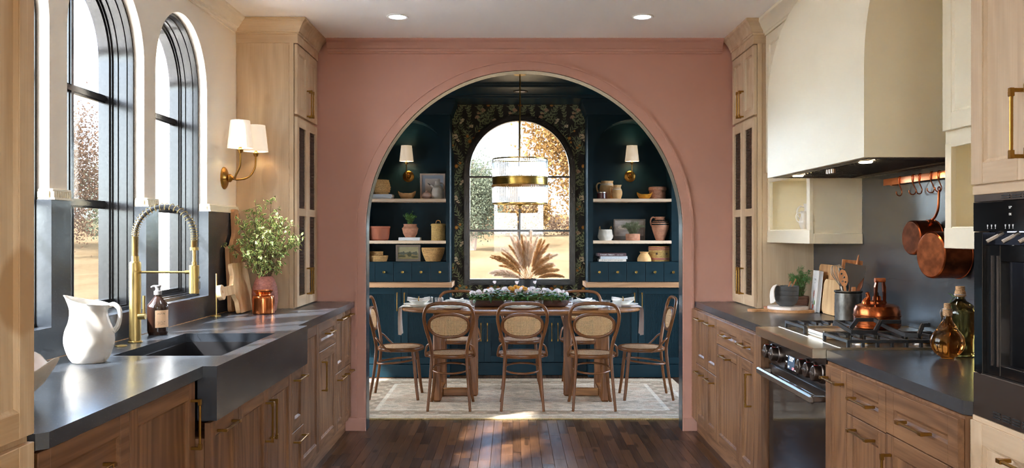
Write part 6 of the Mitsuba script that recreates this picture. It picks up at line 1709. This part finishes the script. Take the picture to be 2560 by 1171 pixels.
part(k, 'bottle', mv(trimesh.Trimesh(v, np.array(f), process=False), XN(OX, OY, CT, rz=20)), 'm_olive_oil', 30)
part(k, 'cork', lathe([(0, .230), (.0195, .230), (.0205, .236), (.0195, .250), (.017, .252), (.0165, .270), (0, .271)], 24, (OX, OY, CT)), 'm_cork', 30)
part(k, 'cord', mv(trimesh.creation.torus(.0205, .0022, major_sections=28, minor_sections=8), XN(OX, OY, CT + .238)), 'm_linen_grey', True)
part(k, 'olive_sprig', cat(tube(smooth_path([(OX - .020, OY - .01, CT + .232), (OX - .038, OY - .02, CT + .226), (OX - .052, OY - .02, CT + .205), (OX - .055, OY - .02, CT + .190)], 5), .0012, 5), mv(lmh, np.array(ST().translate([OX - .036, OY - .02, CT + .228]).rotate([0, 0, 1], 75).rotate([1, 0, 0], 50).scale(.026).matrix)), mv(lmh, np.array(ST().translate([OX - .054, OY - .02, CT + .205]).rotate([0, 0, 1], 170).rotate([1, 0, 0], -70).scale(.034).matrix))), 'm_leaf_mid')

# ---- copper rail, hooks and pans
k = thing('hanging_rail', 'flat copper rail for pans on the backsplash under the hood', 'rail')
part(k, 'bar', bx(1.888, 1.896, 3.46, 4.475, 1.634, 1.667, .001), 'm_copper')
for y in (3.55, 4.40): part(k, 'bracket', bx(1.896, XR - .0135, y - .012, y + .012, 1.630, 1.650), 'm_copper')
hk = tube(smooth_path([(.008, 0, -.012), (.009, 0, .006), (.0, 0, .014), (-.008, 0, .006), (-.006, 0, -.022), (.004, 0, -.045), (.010, 0, -.062), (.004, 0, -.078), (-.010, 0, -.080), (-.020, 0, -.070), (-.020, 0, -.060)], 6), .0026, 8)
HK = mikit.ply(hk, 'm_copper', True)
for y, ang, lab in ((4.29, 12, 'copper S-hook, farthest of the five on the rail'), (4.145, -8, 'copper S-hook, second farthest on the rail'), (4.080, 10, 'copper S-hook in the middle of the five on the rail'), (3.965, -6, 'copper S-hook second nearest on the rail, beside the one holding the pan'), (3.895, 5, 'copper S-hook holding the small copper pan')):
    kk_ = thing('hook', lab, 'hook', 'copper hooks on the rail'); scene[kk_] = {**HK, 'to_world': X(1.892, y, 1.656, ang)}
def pan(name, label, base, nrm_, r, dep, handle):
    kk_ = thing(name, label, 'pan')
    z = np.array(nrm_, float); z /= np.linalg.norm(z); x = np.cross([0, 0, 1.0], z); x /= np.linalg.norm(x); y = np.cross(z, x)
    M = np.eye(4); M[:3, 0], M[:3, 1], M[:3, 2], M[:3, 3] = x, y, z, base
    pr = [(0, 0), (r * .93, 0), (r * .985, -.004), (r, -.012), (r, -dep), (r + .003, -dep - .001), (r + .003, -dep - .004), (r - .002, -dep - .004), (r - .004, -dep), (r - .004, -.014), (r * .92, -.005), (0, -.005)]
    part(kk_, 'pan', mv(lathe(pr[::-1], 56), M), 'm_copper_old', 30)
    part(kk_, 'handle', handle, 'm_copper_old', 30)
    return kk_
pan('saucepan', 'small copper saucepan hanging by its long handle from the rail', (1.792, 3.955, 1.372), (-1, -.10, 0), .078, .105,
    cat(tube(smooth_path([(1.880, 3.945, 1.452), (1.884, 3.925, 1.462), (1.888, 3.90, 1.50), (1.889, 3.893, 1.585)], 6), [.006, .0055, .0055, .005], 10), mv(trimesh.creation.torus(.010, .0028, major_sections=20, minor_sections=8), XN(1.889, 3.893, 1.588, ry=90)), bx(1.862, 1.888, 3.935, 3.965, 1.444, 1.4535, .002)))
pan('stockpot', 'big copper pot hanging on the backsplash, partly behind the cream open shelf', (1.775, 3.735, 1.300), (-1, -.16, 0), .100, .125,
    cat(tube(smooth_path([(1.895, 3.70, 1.402), (1.898, 3.69, 1.42), (1.90, 3.685, 1.50), (1.898, 3.685, 1.645)], 6), .0055, 10), bx(1.872, 1.899, 3.69, 3.72, 1.394, 1.404, .002)))

# ---- small white jugs in the open shelf
for q, (x, y, s_, rz, lab) in enumerate(((1.690, 5.08, .105, 150, 'small white jug with a handle at the front of the cream open shelf'), (1.745, 5.16, .150, 160, 'taller white jug behind the small one in the cream open shelf'))):
    kk_ = thing('jug', lab, 'jug')
    pj = [(a * s_, b * s_) for a, b in spl([(.20, 0), (.22, .03), (.30, .25), (.31, .45), (.22, .70), (.20, .85), (.24, 1.0)])]
    M = XN(x, y, 1.4165, rz=rz)
    part(kk_, 'body', mv(pitcher_mesh(pj, 36, .06 * s_, 0, .4), M), 'm_white_ceramic', True)
    part(kk_, 'handle', mv(tube(smooth_path([(.20 * s_, 0, .88 * s_), (.36 * s_, 0, .90 * s_), (.46 * s_, 0, .72 * s_), (.42 * s_, 0, .50 * s_), (.30 * s_, 0, .36 * s_)], 5), .036 * s_, 10), M), 'm_white_ceramic', True)
# ================================================================== things on the niche shelves
Z1, Z2, Z3 = 1.7335, 1.3255, 1.119
SY_ = 8.70                                          # middle of the shelves' depth
S_ = 2200.0 / SY_
sx = lambda px_, Y=SY_: (px_ - 1280) / (2200.0 / Y)


def coil(r0, z0, h, n, prof, rad=None):
    """Stacked coils: (radius factor per height)."""
    ms = []
    for i in range(n):
        t = (i + .5) / n; r = np.interp(t, [p[0] for p in prof], [p[1] for p in prof]) * r0; c = h / n / 2
        ms.append(lathe([(r - c * 1.2, z0 + i * h / n), (r - c * .3, z0 + i * h / n + .0004), (r, z0 + (i + .5) * h / n), (r - c * .3, z0 + (i + 1) * h / n - .0004), (r - c * 1.2, z0 + (i + 1) * h / n)], 44))
    return cat(ms)


def basket(name, label, x, z, r, h, prof, n, mat_, lid=None, cat__='basket', Y=SY_):
    k = thing(name, label, cat__)
    rb = prof[0][1] * r
    part(k, 'body', mv(cat(coil(r, 0, h, n, prof), lathe([(0, .0), (rb - .002, .0), (rb - .002, .006), (0, .006)], 40)), XN(x, Y, z)), mat_, 40)
    if lid: part(k, 'lid', mv(lid, XN(x, Y, z)), mat_, 40)
    return k


def book(label, x0, x1, y0, y1, z0, z1, cover, text=None, g=None, tcol='m_paper', font=.011, text2=None):
    k = thing('book', label, 'book', g)
    part(k, 'cover', cat(bx(x0, x1, y0, y1, z0, z0 + .002), bx(x0, x1, y0, y1, z1 - .002, z1), bx(x0, x1, y0, y0 + .002, z0, z1)), cover)
    part(k, 'pages', bx(x0 + .003, x1 - .003, y0 + .002, y1 - .003, z0 + .002, z1 - .002), 'm_paper')
    if text:
        M = np.array(ST().translate([(x0 + x1) / 2, y0, (z0 + z1) / 2]).rotate([1, 0, 0], 90).matrix)
        glow(k, text, font, -.045 if text2 else 0, -font * .45, M=M, m_=tcol, emit=False, dz=0)
        if text2: glow(k, text2, font * .55, .080, -font * .3, M=M, m_=tcol, emit=False, dz=0)
    return k


def picture(label, x0, x1, z, h, y, frame_m, w, tilt, art):
    k = thing('framed_picture', label, 'picture')
    M = np.array(ST().translate([(x0 + x1) / 2, y, z + .001]).rotate([1, 0, 0], -tilt).matrix); W = (x1 - x0) / 2
    fr = sbox(-W, 0, W, h).difference(sbox(-W + w, w, W - w, h - w))
    part(k, 'frame', mv(slab(fr, 'y', -.010, .010), M), frame_m)
    part(k, 'backing', mv(bx(-W + .003, W - .003, .002, .008, .003, h - .003), M), 'm_board_mid')
    for nm, po, m_, th in art(W, h):
        part(k, nm, mv(slab(po, 'y', -.0005 - th, .0005), M), m_)
    return k


mat('m_mat_blue', lin(176, 186, 198), .8); mat('m_art_cream', lin(226, 216, 206), .8); mat('m_art_grey', lin(122, 116, 112), .8)
# ---- left niche, top shelf
book('white book at the bottom of the pair under the coiled basket', sx(926), sx(981), 8.60, 8.80, Z1, Z1 + .021, 'm_paper', g=None)
book('white book on top of the pair under the coiled basket', sx(922), sx(983), 8.60, 8.80, Z1 + .0213, Z1 + .045, 'm_paper_grey')
basket('basket', 'honey coloured basket of thick straw coils on two white books, upper left shelf', sx(953), Z1 + .0455, .094, .145, [(0, .74), (.25, .96), (.5, 1.0), (.75, .92), (1, .80)], 7, 'm_straw', lathe([(0, .150), (.055, .148), (.068, .140), (.060, .134), (0, .134)], 40))
k = thing('wooden_bowl', 'natural wooden bowl with an uneven rim under the left wall lamp', 'bowl')
n = 44; rings = []
for r, z in ((.040, 0), (.062, .012), (.080, .040), (.090, .066), (.086, .066), (.075, .042), (.056, .016), (.02, .010)):
    rings.append([(r * math.cos(t), r * math.sin(t) * .9, z + (.012 * math.cos(2 * t) - .003 * math.sin(5 * t)) * (z / .066) ** 2) for t in np.linspace(0, 2 * math.pi, n + 1)[:-1]])
v = np.array(rings).reshape(-1, 3); f = []
for i in range(len(rings) - 1):
    for q in range(n): q2 = (q + 1) % n; f += [[i * n + q, i * n + q2, (i + 1) * n + q2], [i * n + q, (i + 1) * n + q2, (i + 1) * n + q]]
v = np.vstack([v, [0, 0, 0], [0, 0, .010]])
for q in range(n): f += [[len(v) - 2, (q + 1) % n, q], [len(v) - 1, 7 * n + q, 7 * n + (q + 1) % n]]
BOWL = trimesh.Trimesh(v, np.array(f), process=False)
scene[k] = mikit.ply(mv(BOWL, XN(sx(1017.5), SY_, Z1)), 'm_olive_bowl', 35)
picture('pale framed print with a blue grey mat behind the white jug, upper left shelf', sx(1050, 8.80), sx(1113, 8.80), Z1, .262, 8.828, 'm_paint_frame', .017, -7,
        lambda W, h: [('mat', sbox(-W + .015, .015, W - .015, h - .015), 'm_mat_blue', 0), ('print', sbox(-W + .05, .04, W - .05, h - .052), 'm_art_cream', .0004),
                      ('motif', unary_union([affinity.rotate(affinity.scale(Point(.010, .115).buffer(1, 12), .012, .042), -38), affinity.scale(Point(.028, .085).buffer(1, 12), .014, .018), affinity.rotate(affinity.scale(Point(-.03, .15).buffer(1, 12), .006, .026), 52)]), 'm_art_grey', .0008)])
mat('m_blush', lin(206, 176, 164), .6)
solo('bud_vase', lathe(spl([(.0, 0), (.026, .001), (.045, .022), (.046, .040), (.032, .060), (.013, .068), (.012, .076), (.016, .082)]), 36, (sx(1066.5, 8.66), 8.66, Z1)), 'm_blush', 'small round blush vase in front of the pale framed print', 'vase', 30)
k = thing('jug', 'white speckled jug with a small spout and a wire handle, upper left shelf', 'jug')
JX = sx(1093.5, 8.66)
part(k, 'body', lathe(spl([(.0, 0), (.048, .0), (.052, .006), (.056, .045), (.054, .085), (.044, .115), (.026, .135), (.023, .150), (.0255, .172), (.022, .173), (.018, .15)], 5), 44, (JX, 8.66, Z1)), 'm_white_matt', 30)
part(k, 'spout', mv(tube([(-.034, 0, .112), (-.050, 0, .128), (-.064, 0, .140)], [.017, .013, .011], 14), XN(JX, 8.66, Z1)), 'm_white_matt', True)
part(k, 'handle', mv(tube(smooth_path([(.024, 0, .155), (.045, 0, .158), (.064, 0, .135), (.068, 0, .105), (.052, 0, .078)], 6), .0026, 8), XN(JX, 8.66, Z1)), 'm_brass_old', True)
# ---- left niche, middle shelf
k = thing('terracotta_bowl', 'wide ribbed terracotta bowl on the middle left shelf', 'bowl')
n = 72; rings = []
for r, z, w in ((.088, 0, 1), (.100, .012, 1), (.108, .07, 1), (.112, .118, .3), (.118, .122, 0), (.118, .140, 0), (.112, .140, 0), (.104, .12, 0), (.09, .02, 0), (.02, .012, 0)):
    rings.append([((r + .0016 * w * math.cos(36 * t)) * math.cos(t), (r + .0016 * w * math.cos(36 * t)) * math.sin(t), z) for t in np.linspace(0, 2 * math.pi, n + 1)[:-1]])
v = np.array(rings).reshape(-1, 3); f = []
for i in range(len(rings) - 1):
    for q in range(n): q2 = (q + 1) % n; f += [[i * n + q, i * n + q2, (i + 1) * n + q2], [i * n + q, (i + 1) * n + q2, (i + 1) * n + q]]
v = np.vstack([v, [0, 0, 0], [0, 0, .012]])
for q in range(n): f += [[len(v) - 2, (q + 1) % n, q], [len(v) - 1, 9 * n + q, 9 * n + (q + 1) % n]]
mat('m_redware', lin(176, 104, 76), .7)
scene[k] = mikit.ply(mv(trimesh.Trimesh(v, np.array(f), process=False), XN(sx(946), SY_, Z2)), 'm_redware', 35)
book('thick white book lying under the terracotta plant pot', sx(999.5), sx(1052), 8.60, 8.79, Z2, Z2 + .030, 'm_paper')
k = thing('potted_herb', 'bushy green herb in a round terracotta pot on the middle left shelf', 'plant')
HX_ = sx(1025.5)
part(k, 'pot', lathe(spl([(.0, 0), (.046, .0), (.050, .004), (.068, .035), (.077, .075), (.083, .086), (.077, .094), (.066, .108), (.064, .120), (.067, .130), (.060, .130), (.058, .115)], 4), 44, (HX_, SY_, Z2 + .0304)), 'm_terracotta', 30)
part(k, 'soil', lathe([(0, .120), (.058, .117)], 24, (HX_, SY_, Z2 + .0304)), 'm_soil')
herb(k, HX_, SY_, Z2 + .145, 34, .155, .075, 'm_leaf_mid', 14, .014, 46, .0026, .4)
k = basket('basket', 'yellow lidded straw basket with a loop handle on the middle left shelf', sx(1096), Z2, .071, .150, [(0, 1), (.5, .97), (1, .98)], 16, 'm_straw_yellow', lathe([(0, .168), (.06, .166), (.0735, .160), (.0745, .148), (.070, .146), (0, .150)], 44), Y=8.68)
part(k, 'handle', mv(tube(smooth_path([(-.024, 0, .165), (-.018, 0, .190), (0, 0, .198), (.018, 0, .190), (.024, 0, .165)], 5), .0038, 8), XN(sx(1096), 8.68, Z2)), 'm_straw', True)
# ---- left niche, bottom
basket('basket', 'low wide straw tray basket at the left of the bottom left shelf', sx(944), Z3, .106, .058, [(0, .84), (.5, .94), (1, 1)], 7, 'm_straw')
basket('basket', 'small round straw basket sitting in the low tray basket', sx(941), Z3 + .0585, .068, .040, [(0, .96), (1, 1)], 4, 'm_straw')
def landscape(W, h):
    return [('canvas', sbox(-W + .018, .018, W - .018, h - .018), 'm_sky_art', 0), ('meadow', sbox(-W + .018, .018, W - .018, h * .47), 'm_meadow_art', .0004),
            ('trees', unary_union([affinity.scale(Point(-W * .72 + q * W * .17, h * .48).buffer(1, 10), W * .11, h * (.05 + .035 * ((q * 7) % 3))) for q in range(9)]).intersection(sbox(-W + .018, .018, W - .018, h - .018)), 'm_tree_art', .0008),
            ('bushes', unary_union([affinity.scale(Point(W * .10, h * .40).buffer(1, 12), W * .16, h * .13), affinity.scale(Point(-W * .5, h * .30).buffer(1, 12), W * .3, h * .05), affinity.scale(Point(W * .5, h * .26).buffer(1, 12), W * .28, h * .05)]), 'm_tree_art2', .0012)]
mat('m_sky_art', proc(lambda p, n, uv: mix(lin(150, 138, 92), lin(176, 172, 146), fbm(p.x * 26, p.y, p.z * 40, 3))), .7)
mat('m_meadow_art', proc(lambda p, n, uv: mix(lin(96, 92, 58), lin(166, 146, 100), fbm(p.x * 40, p.y, p.z * 70, 3))), .7)
mat('m_tree_art', lin(88, 92, 80), .8); mat('m_tree_art2', lin(74, 76, 52), .8)
picture('small landscape painting in a grey frame on the bottom left shelf', sx(989.5, 8.72), sx(1051, 8.72), Z3, .162, 8.735, 'm_frame_grey', .020, -4, landscape)
basket('basket', 'rough brown seagrass basket widening upwards at the right of the bottom left shelf', sx(1083), Z3, .117, .136, [(0, .62), (.3, .80), (.7, .96), (1, 1)], 10, 'm_straw')
# ---- right niche, top shelf
def tan_jug(label, x, y, prof, hnd, bands, hr):
    k = thing('jug', label, 'jug')
    M = XN(x, y, Z1)
    part(k, 'body', mv(pitcher_mesh(spl(prof, 5), 44, .008, 0, .2), M @ XN(rz=180)), 'm_tan_clay', True)
    part(k, 'handle', mv(tube(smooth_path(hnd, 6), hr, 12), M), 'm_tan_clay', True)
    for r, z in bands: part(k, 'white_band', mv(lathe([(r - .004, z - .003), (r + .0008, z - .003), (r + .0012, z), (r + .0008, z + .003), (r - .004, z + .003)], 44), M), 'm_art_cream', 30)
tan_jug('large tan clay jug with white bands at the left of the upper right shelf', sx(1517, 8.74), 8.74, [(.058, 0), (.062, .004), (.074, .055), (.074, .105), (.063, .145), (.056, .160), (.058, .182)], [(-.056, 0, .158), (-.082, 0, .160), (-.100, 0, .138), (-.097, 0, .100), (-.082, 0, .060)], ((.064, .142), (.0595, .153)), .0085)
tan_jug('smaller tan clay jug in front of the larger one on the upper right shelf', sx(1542.5, 8.63), 8.63, [(.036, 0), (.039, .004), (.052, .045), (.050, .075), (.037, .105), (.034, .118), (.039, .136)], [(-.036, 0, .112), (-.054, 0, .120), (-.066, 0, .100), (-.062, 0, .065), (-.046, 0, .036)], ((.0448, .090), (.0372, .104)), .0062)
k = thing('preserve_jar', 'short glass jar of dark jam with a metal lid in front of the tan jugs', 'jar')
part(k, 'jar', lathe([(0, 0), (.043, 0), (.046, .003), (.046, .052), (.043, .056), (0, .056)], 40, (sx(1505, 8.595), 8.612, Z1)), 'm_jam', 30)
part(k, 'lid', lathe([(.043, .055), (.046, .055), (.046, .066), (.044, .068), (0, .068)], 40, (sx(1505, 8.595), 8.612, Z1)), 'm_steel', 30)
k = thing('wooden_bowl', 'small yellow wooden bowl with an uneven rim beside the pink lidded basket', 'bowl')
BS = BOWL.copy(); BS.apply_scale((.86, .86, .80)); scene[k] = mikit.ply(mv(BS, XN(sx(1609), SY_ - .05, Z1)), 'm_yellow_bowl', 35)
basket('basket', 'pinkish straw basket with an overhanging lid at the right of the upper right shelf', sx(1643.5, 8.74), Z1, .082, .090, [(0, .98), (1, 1)], 9, 'm_straw_pink', lathe([(0, .126), (.078, .124), (.088, .116), (.089, .090), (.084, .088), (0, .10)], 48), Y=8.74)
# ---- right niche, middle shelf
k = basket('basket', 'two-tone white belly basket with two loop handles at the left of the middle right shelf', sx(1513.5), Z2, .078, .108, [(0, .72), (.22, .97), (.45, 1.0), (.52, .94), (.75, .90), (1, .84)], 12, 'm_white_matt')
for s in (-1, 1): part(k, 'handle', mv(tube(smooth_path([(s * .062, -.016, .100), (s * .064, -.014, .125), (s * .062, 0, .138), (s * .060, .014, .125), (s * .060, .018, .100)], 5), .0024, 8), XN(sx(1513.5), SY_, Z2, rz=20)), 'm_straw', True)
def seascape(W, h):
    c = sbox(-W + .014, .014, W - .014, h - .014)
    return [('canvas', c, 'm_sea_art', 0), ('shore', sbox(-W + .014, .014, W - .014, h * .20), 'm_art_grey', .0004), ('cloud', unary_union([affinity.scale(Point(-W * .35, h * .62).buffer(1, 14), W * .38, h * .10), affinity.scale(Point(W * .3, h * .72).buffer(1, 14), W * .4, h * .07)]).intersection(c), 'm_art_cream', .0004)]
mat('m_sea_art', proc(lambda p, n, uv: mix(lin(158, 146, 142), lin(206, 196, 188), fbm(p.x * 16, p.y, p.z * 50, 3))), .7)
picture('grey framed misty painting behind the potted lavender on the middle right shelf', sx(1534, 8.80), sx(1613, 8.80), Z2, .212, 8.818, 'm_frame_grey', .013, -6, seascape)
k = thing('potted_herb', 'silvery green lavender in a low terracotta bowl on the middle right shelf', 'plant')
part(k, 'pot', lathe([(0, 0), (.066, 0), (.070, .006), (.071, .062), (.068, .066), (.064, .064), (.064, .05), (0, .05)], 44, (sx(1581), 8.67, Z2)), 'm_terracotta', 30)
herb(k, sx(1581), 8.67, Z2 + .052, 70, .155, .115, 'm_leaf_sage', 24, .017, 40, .0015, .9)
k = thing('amphora', 'tall terracotta jug with black bands and one handle on the middle right shelf', 'jug')
AX = sx(1650.5, 8.68)
ap = spl([(.0, 0), (.042, .0), (.044, .004), (.062, .055), (.081, .115), (.086, .150), (.080, .180), (.060, .200), (.047, .210), (.046, .222), (.052, .232), (.046, .232), (.04, .21)], 6)
part(k, 'body', lathe(ap, 48, (AX, 8.68, Z2)), 'm_terracotta', 30)
part(k, 'handle', mv(tube(smooth_path([(-.046, 0, .222), (-.075, 0, .228), (-.093, 0, .205), (-.094, 0, .170), (-.084, 0, .140)], 6), .0075, 12), XN(AX, 8.68, Z2)), 'm_terracotta', True)
zs_ = np.array([b for _, b in ap[:-14]]); rs_ = np.array([a for a, _ in ap[:-14]])
for z0b, z1b in ((.152, .164), (.174, .184), (.190, .202)):
    zz_ = np.linspace(z0b, z1b, 5); part(k, 'black_band', lathe([(float(np.interp(z, zs_, rs_)) + .0009, z) for z in zz_], 48, (AX, 8.68, Z2)), 'm_rubber', 30)
# ---- right niche, bottom
book('pale book at the bottom of the stack of three on the bottom right shelf', sx(1497, 8.62), sx(1565, 8.62), 8.605, 8.80, Z3, Z3 + .025, 'm_art_cream', 'A VERY SERIOUS COOKBOOK', 'cookbooks on the bottom right shelf', 'm_ink', .0105)
book('silver grey book in the middle of the stack of three on the bottom right shelf', sx(1500.5, 8.62), sx(1568, 8.62), 8.60, 8.79, Z3 + .0253, Z3 + .052, 'm_paper_grey', 'home baking recipes', 'cookbooks on the bottom right shelf', 'm_paper', .012)
book('plum coloured book on top of the stack of three on the bottom right shelf', sx(1493, 8.62), sx(1565.5, 8.62), 8.605, 8.80, Z3 + .0523, Z3 + .083, 'm_book_plum', 'Dessert Person', 'cookbooks on the bottom right shelf', 'm_paper', .014, 'Claire Saffitz')
solo('pot', lathe(spl([(.0, 0), (.062, .0), (.068, .010), (.066, .030), (.050, .062), (.040, .074), (.038, .084), (.046, .094), (.040, .094), (.036, .08)], 5), 44, (sx(1610.5, 8.64), 8.64, Z3)), 'm_tan_clay', 'small squat tan pot in front of the striped drum basket', 'pot', 30)
k = basket('basket', 'round drum basket with pink stripes and dark star flowers on the bottom right shelf', sx(1649.5, 8.74), Z3, .112, .150, [(0, .96), (.5, 1), (1, .98)], 15, 'm_straw_yellow', Y=8.74)
mat('m_stripe', lin(190, 118, 104), .8); mat('m_star', lin(70, 46, 56), .8)
for z, h in ((.016, .018), (.112, .009), (.128, .014)): part(k, 'stripe', lathe([(.1127, z), (.1127, z + h)], 48, (sx(1649.5, 8.74), 8.74, Z3)), 'm_stripe', 30)
for t in (-2.0, -1.12, -.35):
    st_ = Polygon([((.014 if q % 2 == 0 else .006) * math.cos(q * math.pi / 6), (.014 if q % 2 == 0 else .006) * math.sin(q * math.pi / 6)) for q in range(12)])
    m = slab(st_, 'z', 0, .0006); vv = np.array(m.vertices); a_ = t + vv[:, 0] / .113
    m.vertices = np.stack([sx(1649.5, 8.74) + (.1132 + vv[:, 2]) * np.cos(a_), 8.74 + (.1132 + vv[:, 2]) * np.sin(a_), Z3 + .075 + vv[:, 1]], 1)
    part(k, 'star', m, 'm_star')

# ================================================================== the printed flowers of the wallpaper
mat('m_print_leaf', lin(140, 146, 108), .8); mat('m_print_leaf_dark', lin(98, 106, 74), .8); mat('m_print_orange', lin(196, 122, 50), .8); mat('m_print_rust', lin(140, 78, 40), .8)
mat('m_print_yellow', lin(232, 186, 70), .8); mat('m_print_cream', lin(232, 212, 180), .8); mat('m_print_pink', lin(206, 164, 130), .8)
P_ = {q: [] for q in ('leaf', 'dark', 'orange', 'rust', 'yellow', 'cream', 'pink')}
field = sbox(-.615, .75, .735, 2.695).difference(arch(W4_C, W4_R + .004, W4_Z0 - .004, W4_ZS))
def lens(x, z, a, l, w):
    t = np.linspace(0, 1, 7); ww = w * np.sin(np.pi * t) ** .8
    pts = [(l * u, s) for u, s in zip(t, ww)] + [(l * u, -s) for u, s in zip(t[::-1], ww[::-1])]
    c, s_ = math.cos(a), math.sin(a)
    return Polygon([(x + c * u - s_ * v, z + s_ * u + c * v) for u, v in pts]).buffer(0)
def stemline(pts, w): 
    from shapely.geometry import LineString
    return LineString(pts).buffer(w, 2)
r_ = random.Random(17)
def sprig(x, z, a, L, nl, ll, lw, key, bend):
    pts = []; ang = a; px_, pz_ = x, z
    for i in range(nl + 1):
        pts.append((px_, pz_))
        if i: 
            for s in (-1, 1): P_[key].append(lens(px_, pz_, ang + s * r_.uniform(.55, .95), ll * (1 - .45 * i / nl) * r_.uniform(.8, 1.2), lw * (1 - .3 * i / nl)))
        px_ += L / nl * math.cos(ang); pz_ += L / nl * math.sin(ang); ang += bend / nl
    P_[key].append(lens(*pts[-1], ang, ll * .8, lw * .8)); P_[key].append(stemline(pts, .0011))
    return pts[-1], ang
def daisy(x, z, r):
    for q in range(14): P_['orange'].append(lens(x, z, q * 2 * math.pi / 14, r, r * .17))
    P_['rust'].append(Point(x, z).buffer(r * .46, 8)); P_['yellow'].append(Point(x, z).buffer(r * .30, 8))
def umbel(x, z, r, key, n=26):
    for q in range(n):
        t = r_.random() * 6.28; d = r * r_.random() ** .5
        cx_, cz_ = x + d * math.cos(t), z + d * .8 * math.sin(t)
        for p_ in range(4): P_[key].append(Point(cx_ + .0032 * math.cos(p_ * 1.57 + t), cz_ + .0032 * math.sin(p_ * 1.57 + t)).buffer(.0024, 2))
# one repeat of the pattern, .32 m wide and .62 m tall, printed over and over
base = {q: [] for q in P_}
def unit():
    e, a_ = sprig(.03, .02, 1.45, .26, 8, .052, .0062, 'leaf', .5); e, a_ = sprig(.20, .05, 1.75, .22, 7, .046, .0055, 'leaf', -.6)
    sprig(.26, .28, 1.2, .20, 7, .044, .0075, 'dark', .7); sprig(.08, .30, 2.0, .24, 9, .040, .0045, 'dark', -.7); sprig(.16, .34, 1.5, .24, 6, .060, .0120, 'leaf', .2)
    sprig(.30, .46, 1.9, .18, 7, .036, .0040, 'leaf', -.8); sprig(.02, .48, 1.0, .16, 6, .040, .0050, 'leaf', .6)
    for x, z, r in ((.055, .185, .022), (.100, .215, .020), (.030, .238, .018), (.080, .145, .018), (.115, .175, .014), (.24, .555, .021), (.275, .585, .016)):
        daisy(x, z, r); P_['dark'].append(stemline([(x, z), (x * .7 + .02, z - .12)], .0010))
    umbel(.225, .235, .030, 'cream', 44); umbel(.255, .195, .016, 'cream', 14); umbel(.13, .43, .024, 'pink', 26); umbel(.145, .47, .018, 'pink', 16); umbel(.300, .40, .020, 'cream', 22); umbel(.285, .375, .012, 'cream', 10)
    sprig(.12, .10, 1.9, .20, 7, .040, .006, 'leaf', .5); sprig(.29, .12, 1.7, .22, 8, .038, .005, 'dark', .4); sprig(.22, .40, 1.3, .20, 7, .045, .007, 'leaf', -.6); sprig(.06, .40, 1.7, .18, 6, .040, .0075, 'leaf', .5)
    for x0_, z0_, a0_, L0_, n0_, l0_, w0_, k0_, b0_ in ((.01, .12, 1.2, .24, 6, .066, .0050, 'leaf', .6), (.15, .02, 1.5, .26, 7, .070, .0055, 'leaf', -.5), (.27, .02, 1.9, .22, 6, .062, .0050, 'leaf', .5), (.10, .24, 1.2, .22, 6, .064, .0052, 'leaf', -.8),
            (.24, .32, 1.7, .24, 6, .068, .0055, 'leaf', .6), (.18, .46, 2.0, .20, 6, .060, .0048, 'leaf', -.5), (.04, .52, 1.4, .22, 6, .062, .0050, 'leaf', .5), (.31, .22, 1.6, .2, 8, .034, .0042, 'dark', .3), (.14, .53, 1.1, .2, 8, .036, .0040, 'dark', .6), (.28, .50, 1.4, .2, 7, .058, .0050, 'leaf', .6)):
        sprig(x0_, z0_, a0_, L0_, n0_, l0_, w0_, k0_, b0_)
    for x, z, r in ((.18, .12, .015), (.205, .145, .012), (.02, .57, .016), (.15, .29, .013)): daisy(x, z, r)
    umbel(.07, .34, .020, 'cream', 22); umbel(.19, .50, .022, 'pink', 24)
    for q in range(26): P_['dark'].append(Point(r_.random() * .32, r_.random() * .62).buffer(.0032, 4))
unit(); base = {q: unary_union(v) for q, v in P_.items()}
for q, m_, th in (('dark', 'm_print_leaf_dark', .0004), ('leaf', 'm_print_leaf', .0006), ('pink', 'm_print_pink', .0008), ('cream', 'm_print_cream', .0009), ('orange', 'm_print_orange', .0010), ('rust', 'm_print_rust', .0012), ('yellow', 'm_print_yellow', .0014)):
    ms = []
    for i in range(-3, 4):
        for j in range(-1, 4):
            g = affinity.translate(base[q], .16 + i * .32, .90 + j * .62 + (.0 if i % 2 == 0 else .0))
            g = g.intersection(field)
            for po in getattr(g, 'geoms', [g]):
                if po.geom_type == 'Polygon' and po.area > 2e-6: ms.append(slab(po.simplify(.0004), 'y', YD - th, YD + .0004))
    part(wd, 'printed_' + {'dark': 'dark_leaves', 'leaf': 'leaves', 'pink': 'pink_blossoms', 'cream': 'cream_blossoms', 'orange': 'orange_petals', 'rust': 'flower_discs', 'yellow': 'flower_centres'}[q], cat(ms), m_, kind='stuff')
